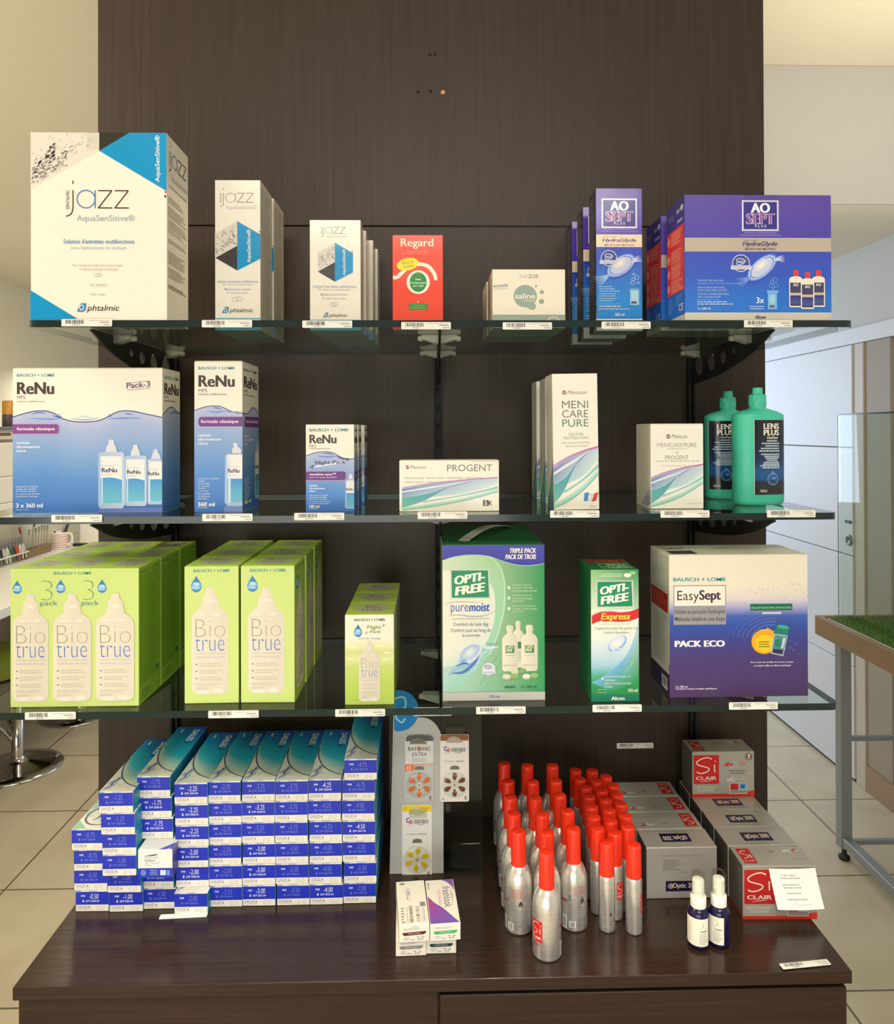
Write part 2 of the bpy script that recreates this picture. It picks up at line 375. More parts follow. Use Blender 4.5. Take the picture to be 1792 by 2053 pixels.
class CV:
    """a flat (or wrapped) printing surface; coordinates run in any frame set by fr(), y downwards"""
    E0, E1 = 0.00008, 0.000015
    def __init__(s, mb, mapf, mi=0, seg=1):
        s.mb = mb; s.mapf = mapf; s.mi = mi; s.l = 0; s.seg = seg; s.x0 = 0; s.y0 = 0; s.x1 = 1; s.y1 = 1; s.rnd = random.Random(7)
    def fr(s, x0, y0, x1, y1): s.x0, s.y0, s.x1, s.y1 = x0, y0, x1, y1; return s
    def pt(s, x, y, e): return s.mapf((x-s.x0)/(s.x1-s.x0), (y-s.y0)/(s.y1-s.y0), e)
    def put(s, pts, faces, col):
        e = s.E0+s.E1*s.l; s.l += 1
        s.mb.add([s.pt(x, y, e) for x, y in pts], faces, col, s.mi)
    def R(s, x0, y0, x1, y1, col):
        n = s.seg
        pts = []; fs = []
        for i in range(n+1):
            x = x0+(x1-x0)*i/n; pts += [(x, y0), (x, y1)]
        for i in range(n): fs.append((2*i, 2*i+1, 2*i+3, 2*i+2))
        s.put(pts, fs, col)
    def full(s, col): s.R(s.x0, s.y0, s.x1, s.y1, col)
    def P(s, pts, col):
        tri = tessellate_polygon([[Vector((x, y, 0)) for x, y in pts]])
        s.put(pts, [tuple(t) for t in tri], col)
    def E(s, cx, cy, rx, ry, col, rot=0.0, n=26, edge=None):
        c, d = math.cos(rot), math.sin(rot)
        pts = [(cx+rx*math.cos(a)*c-ry*math.sin(a)*d, cy+rx*math.cos(a)*d+ry*math.sin(a)*c) for a in [2*PI*i/n for i in range(n)]]
        if edge is None: s.put(pts, [tuple(range(n))], col)
        else: s.put(pts+[(cx, cy)], [(i, (i+1) % n, n) for i in range(n)], [edge]*n+[col])
    def O(s, cx, cy, rx, ry, w, col, rot=0.0, a0=0.0, a1=2*PI, n=30):
        c, d = math.cos(rot), math.sin(rot); pts = []
        for i in range(n+1):
            a = a0+(a1-a0)*i/n
            for k in (0, 1):
                u, v = (rx-k*w)*math.cos(a), (ry-k*w)*math.sin(a)
                pts.append((cx+u*c-v*d, cy+u*d+v*c))
        s.put(pts, [(2*i, 2*i+1, 2*i+3, 2*i+2) for i in range(n)], col)
    def L(s, pts, w, col, taper=False):
        q = []; n = len(pts)
        for i, (x, y) in enumerate(pts):
            ax, ay = pts[max(i-1, 0)]; bx, by = pts[min(i+1, n-1)]
            dx, dy = bx-ax, by-ay; L = math.hypot(dx, dy) or 1
            ww = w*0.5*(math.sin(PI*(0.04+0.92*i/(n-1))) if taper else 1)
            q += [(x-dy/L*ww, y+dx/L*ww), (x+dy/L*ww, y-dx/L*ww)]
        s.put(q, [(2*i, 2*i+1, 2*i+3, 2*i+2) for i in range(n-1)], col)
    def B(s, A, Bq, ca, cb):
        n = len(A); ca = ca if isinstance(ca, list) else [ca]*n; cb = cb if isinstance(cb, list) else [cb]*n
        s.put(A+Bq, [(i, i+1, n+i+1, n+i) for i in range(n-1)], ca+cb)
    def V(s, x0, y0, x1, y1, stops):
        pts = []; cols = []; n = len(stops); g = s.seg
        for t, c in stops:
            for i in range(g+1): pts.append((x0+(x1-x0)*i/g, y0+(y1-y0)*t)); cols.append(c)
        w = g+1
        s.put(pts, [(k*w+i, (k+1)*w+i, (k+1)*w+i+1, k*w+i+1) for k in range(n-1) for i in range(g)], cols)
    def RR(s, x0, y0, x1, y1, r, col, which='tlbr'):
        ry = r; pts = []
        for (cx, cy, a, on) in ((x1-r, y1-ry, 0, 'r' in which or which == 'tlbr'), (x0+r, y1-ry, 90, 'l' in which), (x0+r, y0+ry, 180, 'l' in which), (x1-r, y0+ry, 270, 'r' in which)):
            if on:
                for k in range(6):
                    t = math.radians(a+18*k); pts.append((cx+r*math.cos(t), cy+ry*math.sin(t)))
            else:
                pts.append((x1 if a in (0, 270) else x0, y1 if a in (0, 90) else y0))
        s.P(pts, col)
    def T(s, txt, x0, y0, x1, y1, col, wt=0.0, sh=0.0, al='LEFT', rot=0, ls=1.0, skew=0.0, grad=None):
        if wt > 0.014 and not rot:          # heavy faces: outline overlaid with small sideways shifts keeps the counters open
            v_ = text_tris(txt, 0.006, sh, al, ls); k = (wt-0.006)*1.1*(x1-x0)/((v_[3]-v_[2]) or 1)
            for dx in (-k, 0, k): s.T(txt, x0+k+dx, y0, x1-k+dx, y1, col, 0.006, sh, al, 0, ls, skew, grad)
            return
        vs, tr, a0, a1, b0, b1 = text_tris(txt, min(wt, 0.014), sh, al, ls)
        W = (a1-a0) or 1; H = (b1-b0) or 1; pts = []; cols = []
        for (x, y) in vs:
            u, v = (x-a0)/W, 1-(y-b0)/H
            if rot == 90: px, py = x0+(x1-x0)*v, y1-(y1-y0)*u      # reads upwards
            elif rot == -90: px, py = x1-(x1-x0)*v, y0+(y1-y0)*u   # reads downwards
            elif rot == 180: px, py = x1-(x1-x0)*u, y1-(y1-y0)*v
            else: px, py = x0+(x1-x0)*u, y0+(y1-y0)*v
            py += skew*(px-x0); pts.append((px, py))
            if grad: cols.append(mix(col, grad, u))
        s.put(pts, tr, cols if grad else col)
    def G(s, x0, y0, x1, y1, n, col, al='L', fill=0.5, seed=1):
        r = random.Random(seed*31+n); pts = []; fs = []; dy = (y1-y0)/n
        for i in range(n):
            w = (x1-x0)*r.uniform(0.62, 1.0) if n > 1 else (x1-x0)
            xa = x0 if al == 'L' else (x1-w if al == 'R' else (x0+x1-w)/2); xe = xa+w; ya = y0+dy*(i+0.5-fill/2); yb = ya+dy*fill
            x = xa
            while x < xe-1e-9:
                ww = (x1-x0)*r.uniform(0.07, 0.17); xb = min(x+ww, xe)
                b = len(pts); pts += [(x, ya), (x, yb), (xb, yb), (xb, ya)]; fs.append((b, b+1, b+2, b+3)); x = xb+(x1-x0)*0.022
        s.put(pts, fs, col)
    def bars(s, x0, y0, x1, y1, col, seed=3, vert=True, n=24):
        r = random.Random(seed); pts = []; fs = []; ws = [r.choice((1, 1, 2, 3)) for _ in range(2*n)]; tot = sum(ws); x = 0
        for i, w in enumerate(ws):
            if i % 2 == 0:
                a, b_ = x/tot, (x+w)/tot; b = len(pts)
                if vert: pts += [(x0+(x1-x0)*a, y0), (x0+(x1-x0)*a, y1), (x0+(x1-x0)*b_, y1), (x0+(x1-x0)*b_, y0)]
                else: pts += [(x0, y0+(y1-y0)*a), (x0, y0+(y1-y0)*b_), (x1, y0+(y1-y0)*b_), (x1, y0+(y1-y0)*a)]
                fs.append((b, b+1, b+2, b+3))
            x += w
        s.put(pts, fs, col)
def spl(P, n=8):
    out = []; m_ = len(P)
    for i in range(m_-1):
        p0, p1, p2, p3 = P[max(i-1, 0)], P[i], P[i+1], P[min(i+2, m_-1)]
        for k in range(n):
            t = k/n; q = []
            for a in range(len(p1)):
                q.append(0.5*((2*p1[a])+(-p0[a]+p2[a])*t+(2*p0[a]-5*p1[a]+4*p2[a]-p3[a])*t*t+(-p0[a]+3*p1[a]-3*p2[a]+p3[a])*t**3))
            out.append(tuple(q))
    out.append(tuple(P[-1])); return out
def face(mb, side, w, d, h, mi=0, z0=0.0):
    """a CV on one side of a carton whose base centre is the origin"""
    if side == 'F': f = lambda u, v, e: (-w/2+u*w, -d/2-e, z0+h-v*h)
    elif side == 'K': f = lambda u, v, e: (w/2-u*w, d/2+e, z0+h-v*h)
    elif side == 'R': f = lambda u, v, e: (w/2+e, -d/2+u*d, z0+h-v*h)
    elif side == 'L': f = lambda u, v, e: (-w/2-e, d/2-u*d, z0+h-v*h)
    elif side == 'T': f = lambda u, v, e: (-w/2+u*w, d/2-v*d, z0+h+e)
    else: f = lambda u, v, e: (-w/2+u*w, -d/2+v*d, z0-e)
    return CV(mb, f, mi)

# ---------------------------------------------------------------- room shell
Z = EYE
W8 = C(255, 255, 255)
def struct(mb, name, mat_, **k):
    return tag(mb.build(name, mat_, **k), kind='structure')
b = MB(); b.box(-2.5, 2.6, -5.0, 5.3, -0.06, 0.0, W8); struct(b, 'floor', M_FLOOR)
LOWC, HIGHC, BULK = 2.42, 2.925, 1.66
b = MB()
b.prism([(-2.5, 0.405), (0.30, 0.405), (0.30, BULK), (2.05, BULK), (2.05, 5.3), (-2.5, 5.3)], LOWC, HIGHC+0.02, W8, 'xy')
b.box(-2.5, 2.05, -5.0, 5.3, HIGHC, HIGHC+0.1, W8)
struct(b, 'ceiling', M_CEIL)
b = MB(); b.box(0.66, 1.95, BULK-0.012, BULK-0.001, LOWC, HIGHC-0.001, W8); struct(b, 'bulkhead_shade_sheet', M_BULK)  # thin sheet over the bulkhead face, shade put into its colour
b = MB(); b.box(-2.5, -2.31, -5.0, 5.3, 0, HIGHC, W8); struct(b, 'wall_left', M_WALL)
b = MB(); b.box(1.95, 2.05, -5.0, 5.3, 0, HIGHC, W8); struct(b, 'wall_right', M_RWALL)
b = MB(); b.box(-2.31, 1.95, 5.2, 5.3, 0, HIGHC, W8); struct(b, 'wall_back', M_RWALL)
# panelled door in the right wall with grooves, latch, cylinder, casing, jamb, pilaster
d1 = empty('door_1', (1.95, 2.312, 0), None, None); tag(d1, kind='structure')
gz = [0.012, 0.522, 1.024, 1.517, 1.987]
for i in range(4):
    b = MB(); b.box(-0.035, 0.0, 0.0, 2.85, gz[i]+0.002, gz[i+1]-0.002, W8, bev=0.002); b.build('door_panel', M_DOOR, d1)
p = onx(1703, 1083, 1.915); q = onx(1702, 1046, 1.915)
b = MB(); X90 = Matrix.Rotation(-PI/2, 4, 'Y')
b.lathe([(0.026, 0), (0.026, 0.004), (0.022, 0.007), (0.015, 0.008), (0.015, 0.004), (0.001, 0.004)], C(130, 136, 136), xf=Matrix.Translation((-0.035, p.y-2.312, p.z)) @ X90, n=24)
b.build('lock_cylinder', M_METAL, d1)
b = MB(); b.box(-0.045, -0.035, q.y-2.312-0.022, q.y-2.312+0.022, q.z-0.006, q.z+0.006, C(90, 88, 90), bev=0.002); b.build('latch', M_METAL, d1)
b = MB(); b.box(1.925, 1.95, 1.2, 5.2, 1.989, 2.062, W8, bev=0.002); struct(b, 'trim_1', M_DOOR)
b = MB(); b.box(1.922, 1.95, 2.235, 2.308, 0, 1.987, W8, bev=0.002); struct(b, 'trim_2', M_JAMB)
b = MB(); b.box(1.930, 1.95, 2.055, 2.233, 0.115, 1.987, W8); struct(b, 'trim_3', M_PIL)
b = MB(); b.box(1.920, 1.95, 1.3, 2.233, 0, 0.114, W8); struct(b, 'baseboard_right', M_BASE)
b = MB(); b.box(1.925, 1.95, 2.312, 5.2, 0.0, 0.011, W8); struct(b, 'trim_4', M_BLACK)
# unseen rear window, added to account for the cool fill lamp
w1 = empty('added_window_1', (0.55, 5.19, 1.7), None, None); tag(w1, kind='structure')
for k, (x0, x1, z0, z1) in enumerate([(-0.8, 0.8, -0.85, -0.75), (-0.8, 0.8, 0.75, 0.85), (-0.8, -0.72, -0.75, 0.75), (0.72, 0.8, -0.75, 0.75), (-0.03, 0.03, -0.75, 0.75)]):
    b = MB(); b.box(x0, x1, -0.03, 0.008, z0, z1, W8); b.build('added_window_frame', M_DOOR, w1)
b = MB(); b.box(-0.72, 0.72, -0.004, 0.004, -0.75, 0.75, W8); b.build('added_window_pane', M_CASEGLASS, w1)

# ---------------------------------------------------------------- display unit: panel, rails, brackets, shelves, cabinet
SY = 0.34
PXL, PXR = ony(196.5, 700, SY).x, ony(1534, 700, SY).x
SEAM = ony(860, 453.5, SY).z
unit = empty('display_panel', (0, SY, 0), 'tall dark wenge wood back panel carrying the glass shelves', 'panel')
b = MB(); b.box(PXL, PXR, 0, 0.045, SEAM+0.001, LOWC+0.3, W8, bev=0.0008); b.build('upper_board', M_PANEL, unit)
b = MB(); b.box(PXL, PXR, 0, 0.045, 0.0, SEAM-0.001, W8, bev=0.0008); b.build('lower_board', M_PANEL, unit)
for px, py, c_, r_ in ((838, 184, C(8, 6, 5), .0030), (863, 183, C(8, 6, 5), .0030), (888, 185, C(200, 150, 104), .0040), (862, 109, C(12, 8, 7), .0026), (872, 109, C(12, 8, 7), .0028)):
    p = ony(px, py, SY); b = MB()
    b.lathe([(r_, 0.0), (r_*0.9, 0.0008), (r_*0.45, 0.0004), (r_*0.1, 0.0004)], c_, xf=Matrix.Translation((p.x, -0.0001, p.z)) @ Matrix.Rotation(PI/2, 4, 'X'), n=14)
    b.build('screw_hole' if c_[0] < 0.2 else 'tan_wall_plug', M_RUBBER, unit)
RAILX = [ony(352, 1060, SY).x, ony(878, 1000, SY).x, ony(1384, 1000, SY).x]
Z1B = Z+0.1404
T_GL = 0.0095
SH = [Z1B+T_GL, Z-0.1139, Z-0.3746]        # top faces of the three glass shelves
CABZ = 0.90
for rx in RAILX:
    b = MB(); K = C(15, 15, 16)
    for sx in (-1, 1): b.box(rx+sx*0.0045-0.0017, rx+sx*0.0045+0.0017, -0.011, -0.0002, CABZ+0.002, Z1B-0.01, K)
    b.box(rx-0.0028, rx+0.0028, -0.003, -0.0002, CABZ+0.002, Z1B-0.01, C(52, 50, 48))
    zz = CABZ+0.03
    while zz < Z1B-0.03:
        b.box(rx-0.0028, rx+0.0028, -0.0034, -0.003, zz, zz+0.013, C(6, 6, 6)); zz += 0.032
    b.build('slotted_rail', M_RUBBER, unit)
def bracket_mesh():
    top = [(0.012, -0.0006), (0.325, -0.0006), (0.3275, -0.058)]
    bot = spl([(0.327, -0.0589), (0.2535, -0.0537), (0.163, -0.0441), (0.0707, -0.0261), (0.022, -0.008), (0.008, -0.0035)], 6)
    holes = []
    for (y, z, r) in ((0.289, -0.028, 0.0172), (0.233, -0.0262, 0.0148), (0.183, -0.0226, 0.0106), (0.141, -0.019, 0.0066)):
        holes.append([(y+r*math.cos(2*PI*i/20), z+r*math.sin(2*PI*i/20)) for i in range(20)])
    b = MB(); b.prism(top+bot[1:], -0.0015, 0.0015, W8, 'yz', holes=holes)
    return b
def clip_mesh(y):
    b = MB(); q = C(190, 190, 178)
    b.prism([(-0.026, -0.0008), (0.026, -0.0008), (0.026, -0.0060), (0.0045, -0.0125), (-0.0045, -0.0125), (-0.026, -0.0060)], y-0.009, y+0.009, q, 'xz')
    for sx in (-1, 1):
        b.lathe([(0.0032, -0.004), (0.0045, 0), (0.0032, 0.004)], q, n=12, xf=Matrix.Translation((sx*0.0275, y, -0.0050)) @ Matrix.Rotation(PI/2, 4, 'Y'))
    return b
mbr = bracket_mesh().mesh('shelf_bracket', M_BLACK)
mcl = [clip_mesh(y).mesh('shelf_clip', M_CLIP) for y in (0.085, 0.295)]
SN = ('top', 'middle', 'bottom')
for si in range(3):
    for ri, rn in enumerate(('left', 'centre', 'right')):
        r_ = empty('shelf_bracket', (RAILX[ri], 0, SH[si]-T_GL), 'black perforated %s bracket holding up the %s glass shelf' % (rn, SN[si]), 'bracket', 'brackets under the glass shelves')
        pl_ = bpy.data.objects.new('bracket_plate', mbr); COL.objects.link(pl_); pl_.parent = r_
        for mc in mcl:
            o = bpy.data.objects.new('shelf_clip', mc); COL.objects.link(o); o.parent = pl_
            o['label'] = 'cloudy clear plastic clip'
def glass_shelf(i, xl, xr):
    b = MB(); r = 0.012; y0, y1 = 0.0, SY-0.006; out = []
    for cx, cy, a in ((xr-r, y1-r, 0), (xl+r, y1-r, 90), (xl+r, y0+r, 180), (xr-r, y0+r, 270)):
        for k in range(5):
            t = math.radians(a+22.5*k); out.append((cx+r*math.cos(t), cy+r*math.sin(t)))
    n = len(out); t0, t1 = SH[i]-T_GL, SH[i]
    b.add([(x, y, t1) for x, y in out], [tuple(range(n))], W8, 0)
    b.add([(x, y, t0) for x, y in out], [tuple(range(n))[::-1]], W8, 0)
    b.add([(x, y, t0) for x, y in out]+[(x, y, t1) for x, y in out], [(k, (k+1) % n, n+(k+1) % n, n+k) for k in range(n)], W8, 1)
    o = b.build('glass_shelf', [M_GLASS, M_GEDGE])
    return tag(o, ('top glass shelf with green edge, above eye level', 'middle glass shelf with green edge, between two others', 'bottom glass shelf with green edge, above the contact lens boxes')[i], 'shelf', 'glass shelves')
glass_shelf(0, onz(35, 652, Z1B).x, onz(1713, 656, Z1B).x)
glass_shelf(1, -0.625, onz(1678, 1027, SH[1]).x)
glass_shelf(2, -0.625, onz(1678, 1406, SH[2]).x)
# cabinet
cl, cr_ = onz(26, 1979, CABZ), onz(1710, 1949, CABZ)
CY0 = (cl.y+cr_.y)/2; CXL, CXR = cl.x, cr_.x
cab = empty('base_cabinet', ((CXL+CXR)/2, CY0, 0), 'low dark wenge cabinet under the shelves with two fronts', 'cabinet')
w2 = (CXR-CXL)/2; dep = SY-CY0-0.001
b = MB(); b.box(-w2, w2, 0, dep, CABZ-0.0165, CABZ, W8, bev=0.0008); b.build('top_board', M_CAB, cab)
b = MB(); b.box(-w2+0.006, w2-0.006, 0.025, dep, 0.0, CABZ-0.0165, W8); b.build('carcass', M_CAB, cab)
xm = onz(880, 2012, CABZ-0.02).x-(CXL+CXR)/2
b = MB(); b.box(-w2+0.005, xm-0.001, 0.005, 0.0248, 0.08, CABZ-0.019, W8, bev=0.0008); b.build('cabinet_door', M_CAB, cab)
b = MB(); b.box(xm+0.0015, w2-0.005, 0.004, 0.0248, 0.08, CABZ-0.0235, W8, bev=0.001); b.build('cabinet_door', M_CAB, cab)

# ---------------------------------------------------------------- printed cartons
WH = C(242, 236, 222); INK = C(62, 48, 46); GREY = C(150, 146, 138); LGREY = C(184, 180, 172); BLUEJ = C(0, 148, 208)
def prof(cv, x0, y0, x1, y1, P, col, colr=None):
    """symmetric outline filled as a ribbon, P = [(y fraction, half width fraction)]"""
    cx, hw, H = (x0+x1)/2, (x1-x0)/2, y1-y0
    cv.B([(cx-hw*w, y0+H*t) for t, w in P], [(cx+hw*w, y0+H*t) for t, w in P], col, colr or col)
BIOP = [(0, .18), (.005, .21), (.045, .215), (.07, .33), (.078, .40), (.13, .41), (.14, .46), (.165, .47), (.175, .44), (.19, .55), (.22, .80), (.255, .95), (.30, 1), (.95, 1), (.975, .93), (.99, .8), (1, .6)]
RENP = [(0, .12), (.01, .2), (.06, .22), (.09, .34), (.16, .42), (.175, .42), (.18, .85), (.2, .97), (.23, 1), (.95, 1), (.985, .93), (1, .8)]
OPTP = [(0, .25), (.02, .40), (.05, .45), (.12, .42), (.15, .36), (.19, .40), (.23, .75), (.30, .98), (.36, 1), (.93, 1), (.98, .9), (1, .8)]
AOP = [(0, .25), (.03, .40), (.12, .42), (.14, .36), (.17, .36), (.2, .8), (.23, .96), (.27, 1), (.95, 1), (1, .92)]
def specks(cv, quad, n, col, seed, ang=-0.6, ln=30, w=5):
    r = random.Random(seed); (ax, ay), (bx, by), (cx, cy), (dx, dy) = quad; l0 = cv.l
    for i in range(n):
        cv.l = l0+i % 6
        u, v = r.random(), r.random()
        x = (ax*(1-u)+bx*u)*(1-v)+(dx*(1-u)+cx*u)*v; y = (ay*(1-u)+by*u)*(1-v)+(dy*(1-u)+cy*u)*v
        a = ang+r.uniform(-.7, .7); L = ln*r.uniform(.3, 1.1)
        cv.L(spl([(x-L/2*math.cos(a), y-L/2*math.sin(a)), (x+r.uniform(-.2, .2)*L, y+r.uniform(-.2, .2)*L), (x+L/2*math.cos(a), y+L/2*math.sin(a))], 3), w*r.uniform(.4, 1.3), mix(col, WH, r.uniform(0, .6)), True)
    cv.l = l0+6
def jazz_logo(cv, X, Y, k, ca=C(70, 124, 192), cz=C(66, 46, 40), w=9):
    f = lambda x, y: (X+(x-550)*k, Y+(y-552)*k); wk = w*k
    L = lambda pts, c: cv.L([f(*p) for p in pts], wk, c)
    L([(608, 552), (608, 580)], cz); L(spl([(608, 632), (608, 740), (606, 790), (590, 830), (550, 850)], 5), cz)
    cx, cy = f(718, 705); cv.O(cx, cy, 80*k, 78*k, wk, ca); L([(795, 632), (795, 780)], ca)
    for dx in (0, 140):
        L([(820+dx, 634), (937+dx, 634)], cz); L([(935+dx, 636), (822+dx, 778)], cz); L([(818+dx, 778), (940+dx, 778)], cz)
    x0, y0 = f(550, 632); x1, y1 = f(578, 790); cv.T('OPHTALMIC', x0, y0, x1, y1, cz, rot=90)
def oph_logo(cv, x0, y0, x1, y1):
    H = y1-y0; W = x1-x0; a = C(64, 130, 190)
    cv.P([(x0, y1), (x0+.06*W, y0+.25*H), (x0+.1*W, y0), (x0+.22*W, y0), (x0+.20*W, y0+.75*H), (x0+.15*W, y1)], a)
    cv.O(x0+.11*W, y0+.5*H, .055*W, .34*H, .02*W, WH)
    cv.T('phtalmic', x0+.235*W, y0+.2*H, x1, y1+.12*H, INK, sh=.25)
def mk(w, d, h, base, mats=M_CARD, bev=0.0006):
    b = MB(); b.box(-w/2, w/2, -d/2, d/2, 0, h, base, bev=bev); return b
def lens_icon(cv, x, y, rx, ry, w, col):
    cv.O(x-rx*.35, y, rx*.65, ry, w, col); cv.O(x+rx*.35, y-ry*.2, rx*.65, ry, w, col)

def art_jazz_big(w, d, h):
    b = mk(w, d, h, WH); c = face(b, 'F', w, d, h).fr(250, 150, 1400, 1715)
    c.P([(250, 150), (830, 150), (830, 300), (250, 625)], C(226, 220, 208))
    dk = C(64, 52, 64)
    specks(c, [(262, 170), (800, 165), (800, 250), (270, 330)], 40, C(150, 142, 142), 3, -.5, 26, 5)
    specks(c, [(300, 330), (700, 220), (640, 330), (262, 480)], 60, C(120, 110, 120), 13, -.6, 40, 5)
    specks(c, [(262, 440), (560, 300), (540, 390), (262, 530)], 90, dk, 4, -.5, 34, 9)
    specks(c, [(262, 520), (500, 400), (560, 420), (264, 590)], 80, dk, 5, -.45, 24, 9)
    specks(c, [(330, 400), (450, 330), (460, 250), (440, 240)], 30, C(46, 40, 48), 6, -.9, 30, 13)
    for cx_, cy_ in ((330, 398), (392, 350), (440, 318), (440, 345)): c.E(cx_, cy_, 20, 9, C(46, 40, 48), rot=-.7)
    c.P([(830, 150), (1085, 150), (830, 302)], C(46, 42, 40))
    c.P([(1085, 150), (1400, 150), (1400, 636), (830, 302)], BLUEJ)
    c.P([(250, 1465), (668, 1715), (250, 1715)], BLUEJ)
    c.T('AquaSenSitive®', 1300, 172, 1352, 560, WH, rot=90, wt=.012)
    c.P([(1376, 636), (1400, 636), (1400, 662)], C(214, 60, 130)); c.P([(1376, 672), (1400, 672), (1388, 697)], C(70, 40, 70))
    jazz_logo(c, 550, 552, 1.0)
    c.T('AquaSenSitive®', 640, 836, 1130, 902, C(156, 170, 188))
    c.T("Solution d'entretien multifonctions", 528, 1038, 1125, 1076, C(84, 152, 200), wt=.014)
    c.T('avec hyaluronate de sodium', 590, 1096, 1058, 1132, C(170, 180, 196))
    c.T('Pour toutes les lentilles de contact souples', 605, 1245, 1030, 1272, LGREY)
    c.T('en silicone hydrogel et hydrogel', 662, 1278, 982, 1304, LGREY)
    lens_icon(c, 820, 1338, 34, 15, 3, LGREY)
    c.T('YEUX SENSIBLES', 742, 1410, 892, 1430, LGREY); c.T('Pack 3 mois', 760, 1486, 878, 1508, LGREY)
    oph_logo(c, 642, 1572, 1000, 1642)
    c = face(b, 'R', w, d, h).fr(0, 0, 100, 300)
    jazz_logo(c, 10, 12, 0.15, cz=C(66, 46, 40), w=14)
    c.T('AquaSenSitive®', 20, 60, 96, 71, C(176, 184, 196)); c.G(8, 78, 92, 84, 1, GREY)
    for y0, n, k in ((98, 3, GREY), (114, 5, GREY), (135, 4, GREY), (150, 2, LGREY), (166, 2, GREY), (186, 6, GREY), (212, 5, GREY), (240, 2, INK)):
        c.G(6, y0, 92, y0+n*3.6, n, k, seed=y0)
    c = face(b, 'B', w, d, h).fr(0, 0, 100, 50)
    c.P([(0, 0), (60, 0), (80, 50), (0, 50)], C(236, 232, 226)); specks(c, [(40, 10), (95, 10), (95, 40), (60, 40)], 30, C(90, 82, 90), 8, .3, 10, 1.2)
    return b
def hexa(c, x0, y0, x1, y1, seed):
    W, H = x1-x0, y1-y0; f = lambda u, v: (x0+u*W, y0+v*H)
    q = [f(.49, 0), f(0, .26), f(0, .74), f(.49, .5)]
    c.P(q, C(222, 216, 204))
    specks(c, [f(.46, .06), f(.03, .30), f(.04, .66), f(.46, .44)], 46, C(84, 78, 80), seed, 1.0, .12*H, .018*H)
    c.P([f(.49, .5), f(.01, .745), f(.49, 1)], C(58, 54, 54))
    c.P([f(.49, 0), f(1, .27), f(1, .76), f(.49, 1)], BLUEJ)
    c.T('AquaSenSitive®', *f(.70, .17), *f(.81, .835), WH, rot=90, wt=.012)
    c.P([f(.955, .2), f(1, .2), f(1, .235)], C(190, 60, 110)); c.P([f(.94, .25), f(.985, .25), f(.965, .28)], C(70, 40, 70))
def art_jazz_tall(w, d, h):
    b = mk(w, d, h, WH); c = face(b, 'F', w, d, h).fr(137, 92, 545, 1452)
    c.R(137, 1342, 545, 1452, C(96, 168, 204)); c.R(137, 1354, 545, 1360, WH)
    jazz_logo(c, 182, 165, .57, cz=C(120, 104, 94), ca=C(128, 156, 190))
    c.T('AquaSenSitive®', 234, 322, 512, 366, C(190, 194, 196))
    hexa(c, 137, 465, 545, 912, 11)
    k = C(176, 186, 196)
    c.T("Solution d'entretien multifonctions", 158, 998, 525, 1024, k, wt=.014); c.T('Pour lentilles de contact souples', 200, 1030, 474, 1050, LGREY)
    c.T('Multipurpose solution', 224, 1072, 458, 1096, k, wt=.014); c.T('For soft contact lenses', 240, 1104, 432, 1122, LGREY)
    lens_icon(c, 336, 1174, 50, 22, 4, LGREY); oph_logo(c, 200, 1242, 480, 1296)
    c = face(b, 'R', w, d, h).fr(0, 0, 100, 300); c.full(C(226, 220, 206))
    c.G(5, 10, 94, 282, 62, C(168, 162, 150), seed=5, fill=.42)
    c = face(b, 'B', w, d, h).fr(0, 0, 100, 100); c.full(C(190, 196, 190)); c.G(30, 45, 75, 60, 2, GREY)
    return b
def art_jazz_small(w, d, h):
    b = mk(w, d, h, WH); c = face(b, 'F', w, d, h).fr(988, 452, 1445, 1450)
    c.R(988, 1354, 1445, 1450, C(96, 168, 204)); c.R(988, 1368, 1445, 1374, WH)
    jazz_logo(c, 1090, 483, .41, cz=C(120, 104, 94), ca=C(150, 160, 176), w=11)
    c.T('AquaSenSitive®', 1128, 590, 1326, 618, C(196, 198, 196))
    hexa(c, 1058, 658, 1376, 1010, 12)
    k = C(176, 190, 202)
    c.T("Solution d'entretien multifonctions", 1014, 1040, 1408, 1068, k, wt=.014); c.T('Pour lentilles de contact souples', 1060, 1074, 1352, 1096, LGREY)
    c.T('Multipurpose solution', 1086, 1116, 1330, 1142, k, wt=.014); c.T('For soft contact lenses', 1098, 1152, 1310, 1172, LGREY)
    lens_icon(c, 1206, 1217, 38, 20, 4, LGREY); oph_logo(c, 1106, 1290, 1324, 1334)
    c = face(b, 'R', w, d, h).fr(0, 0, 100, 300); c.full(C(216, 210, 198)); c.G(8, 20, 92, 270, 44, C(176, 170, 158), seed=9, fill=.4)
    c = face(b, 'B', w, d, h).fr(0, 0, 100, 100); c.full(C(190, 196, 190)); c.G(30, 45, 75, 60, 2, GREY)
    return b
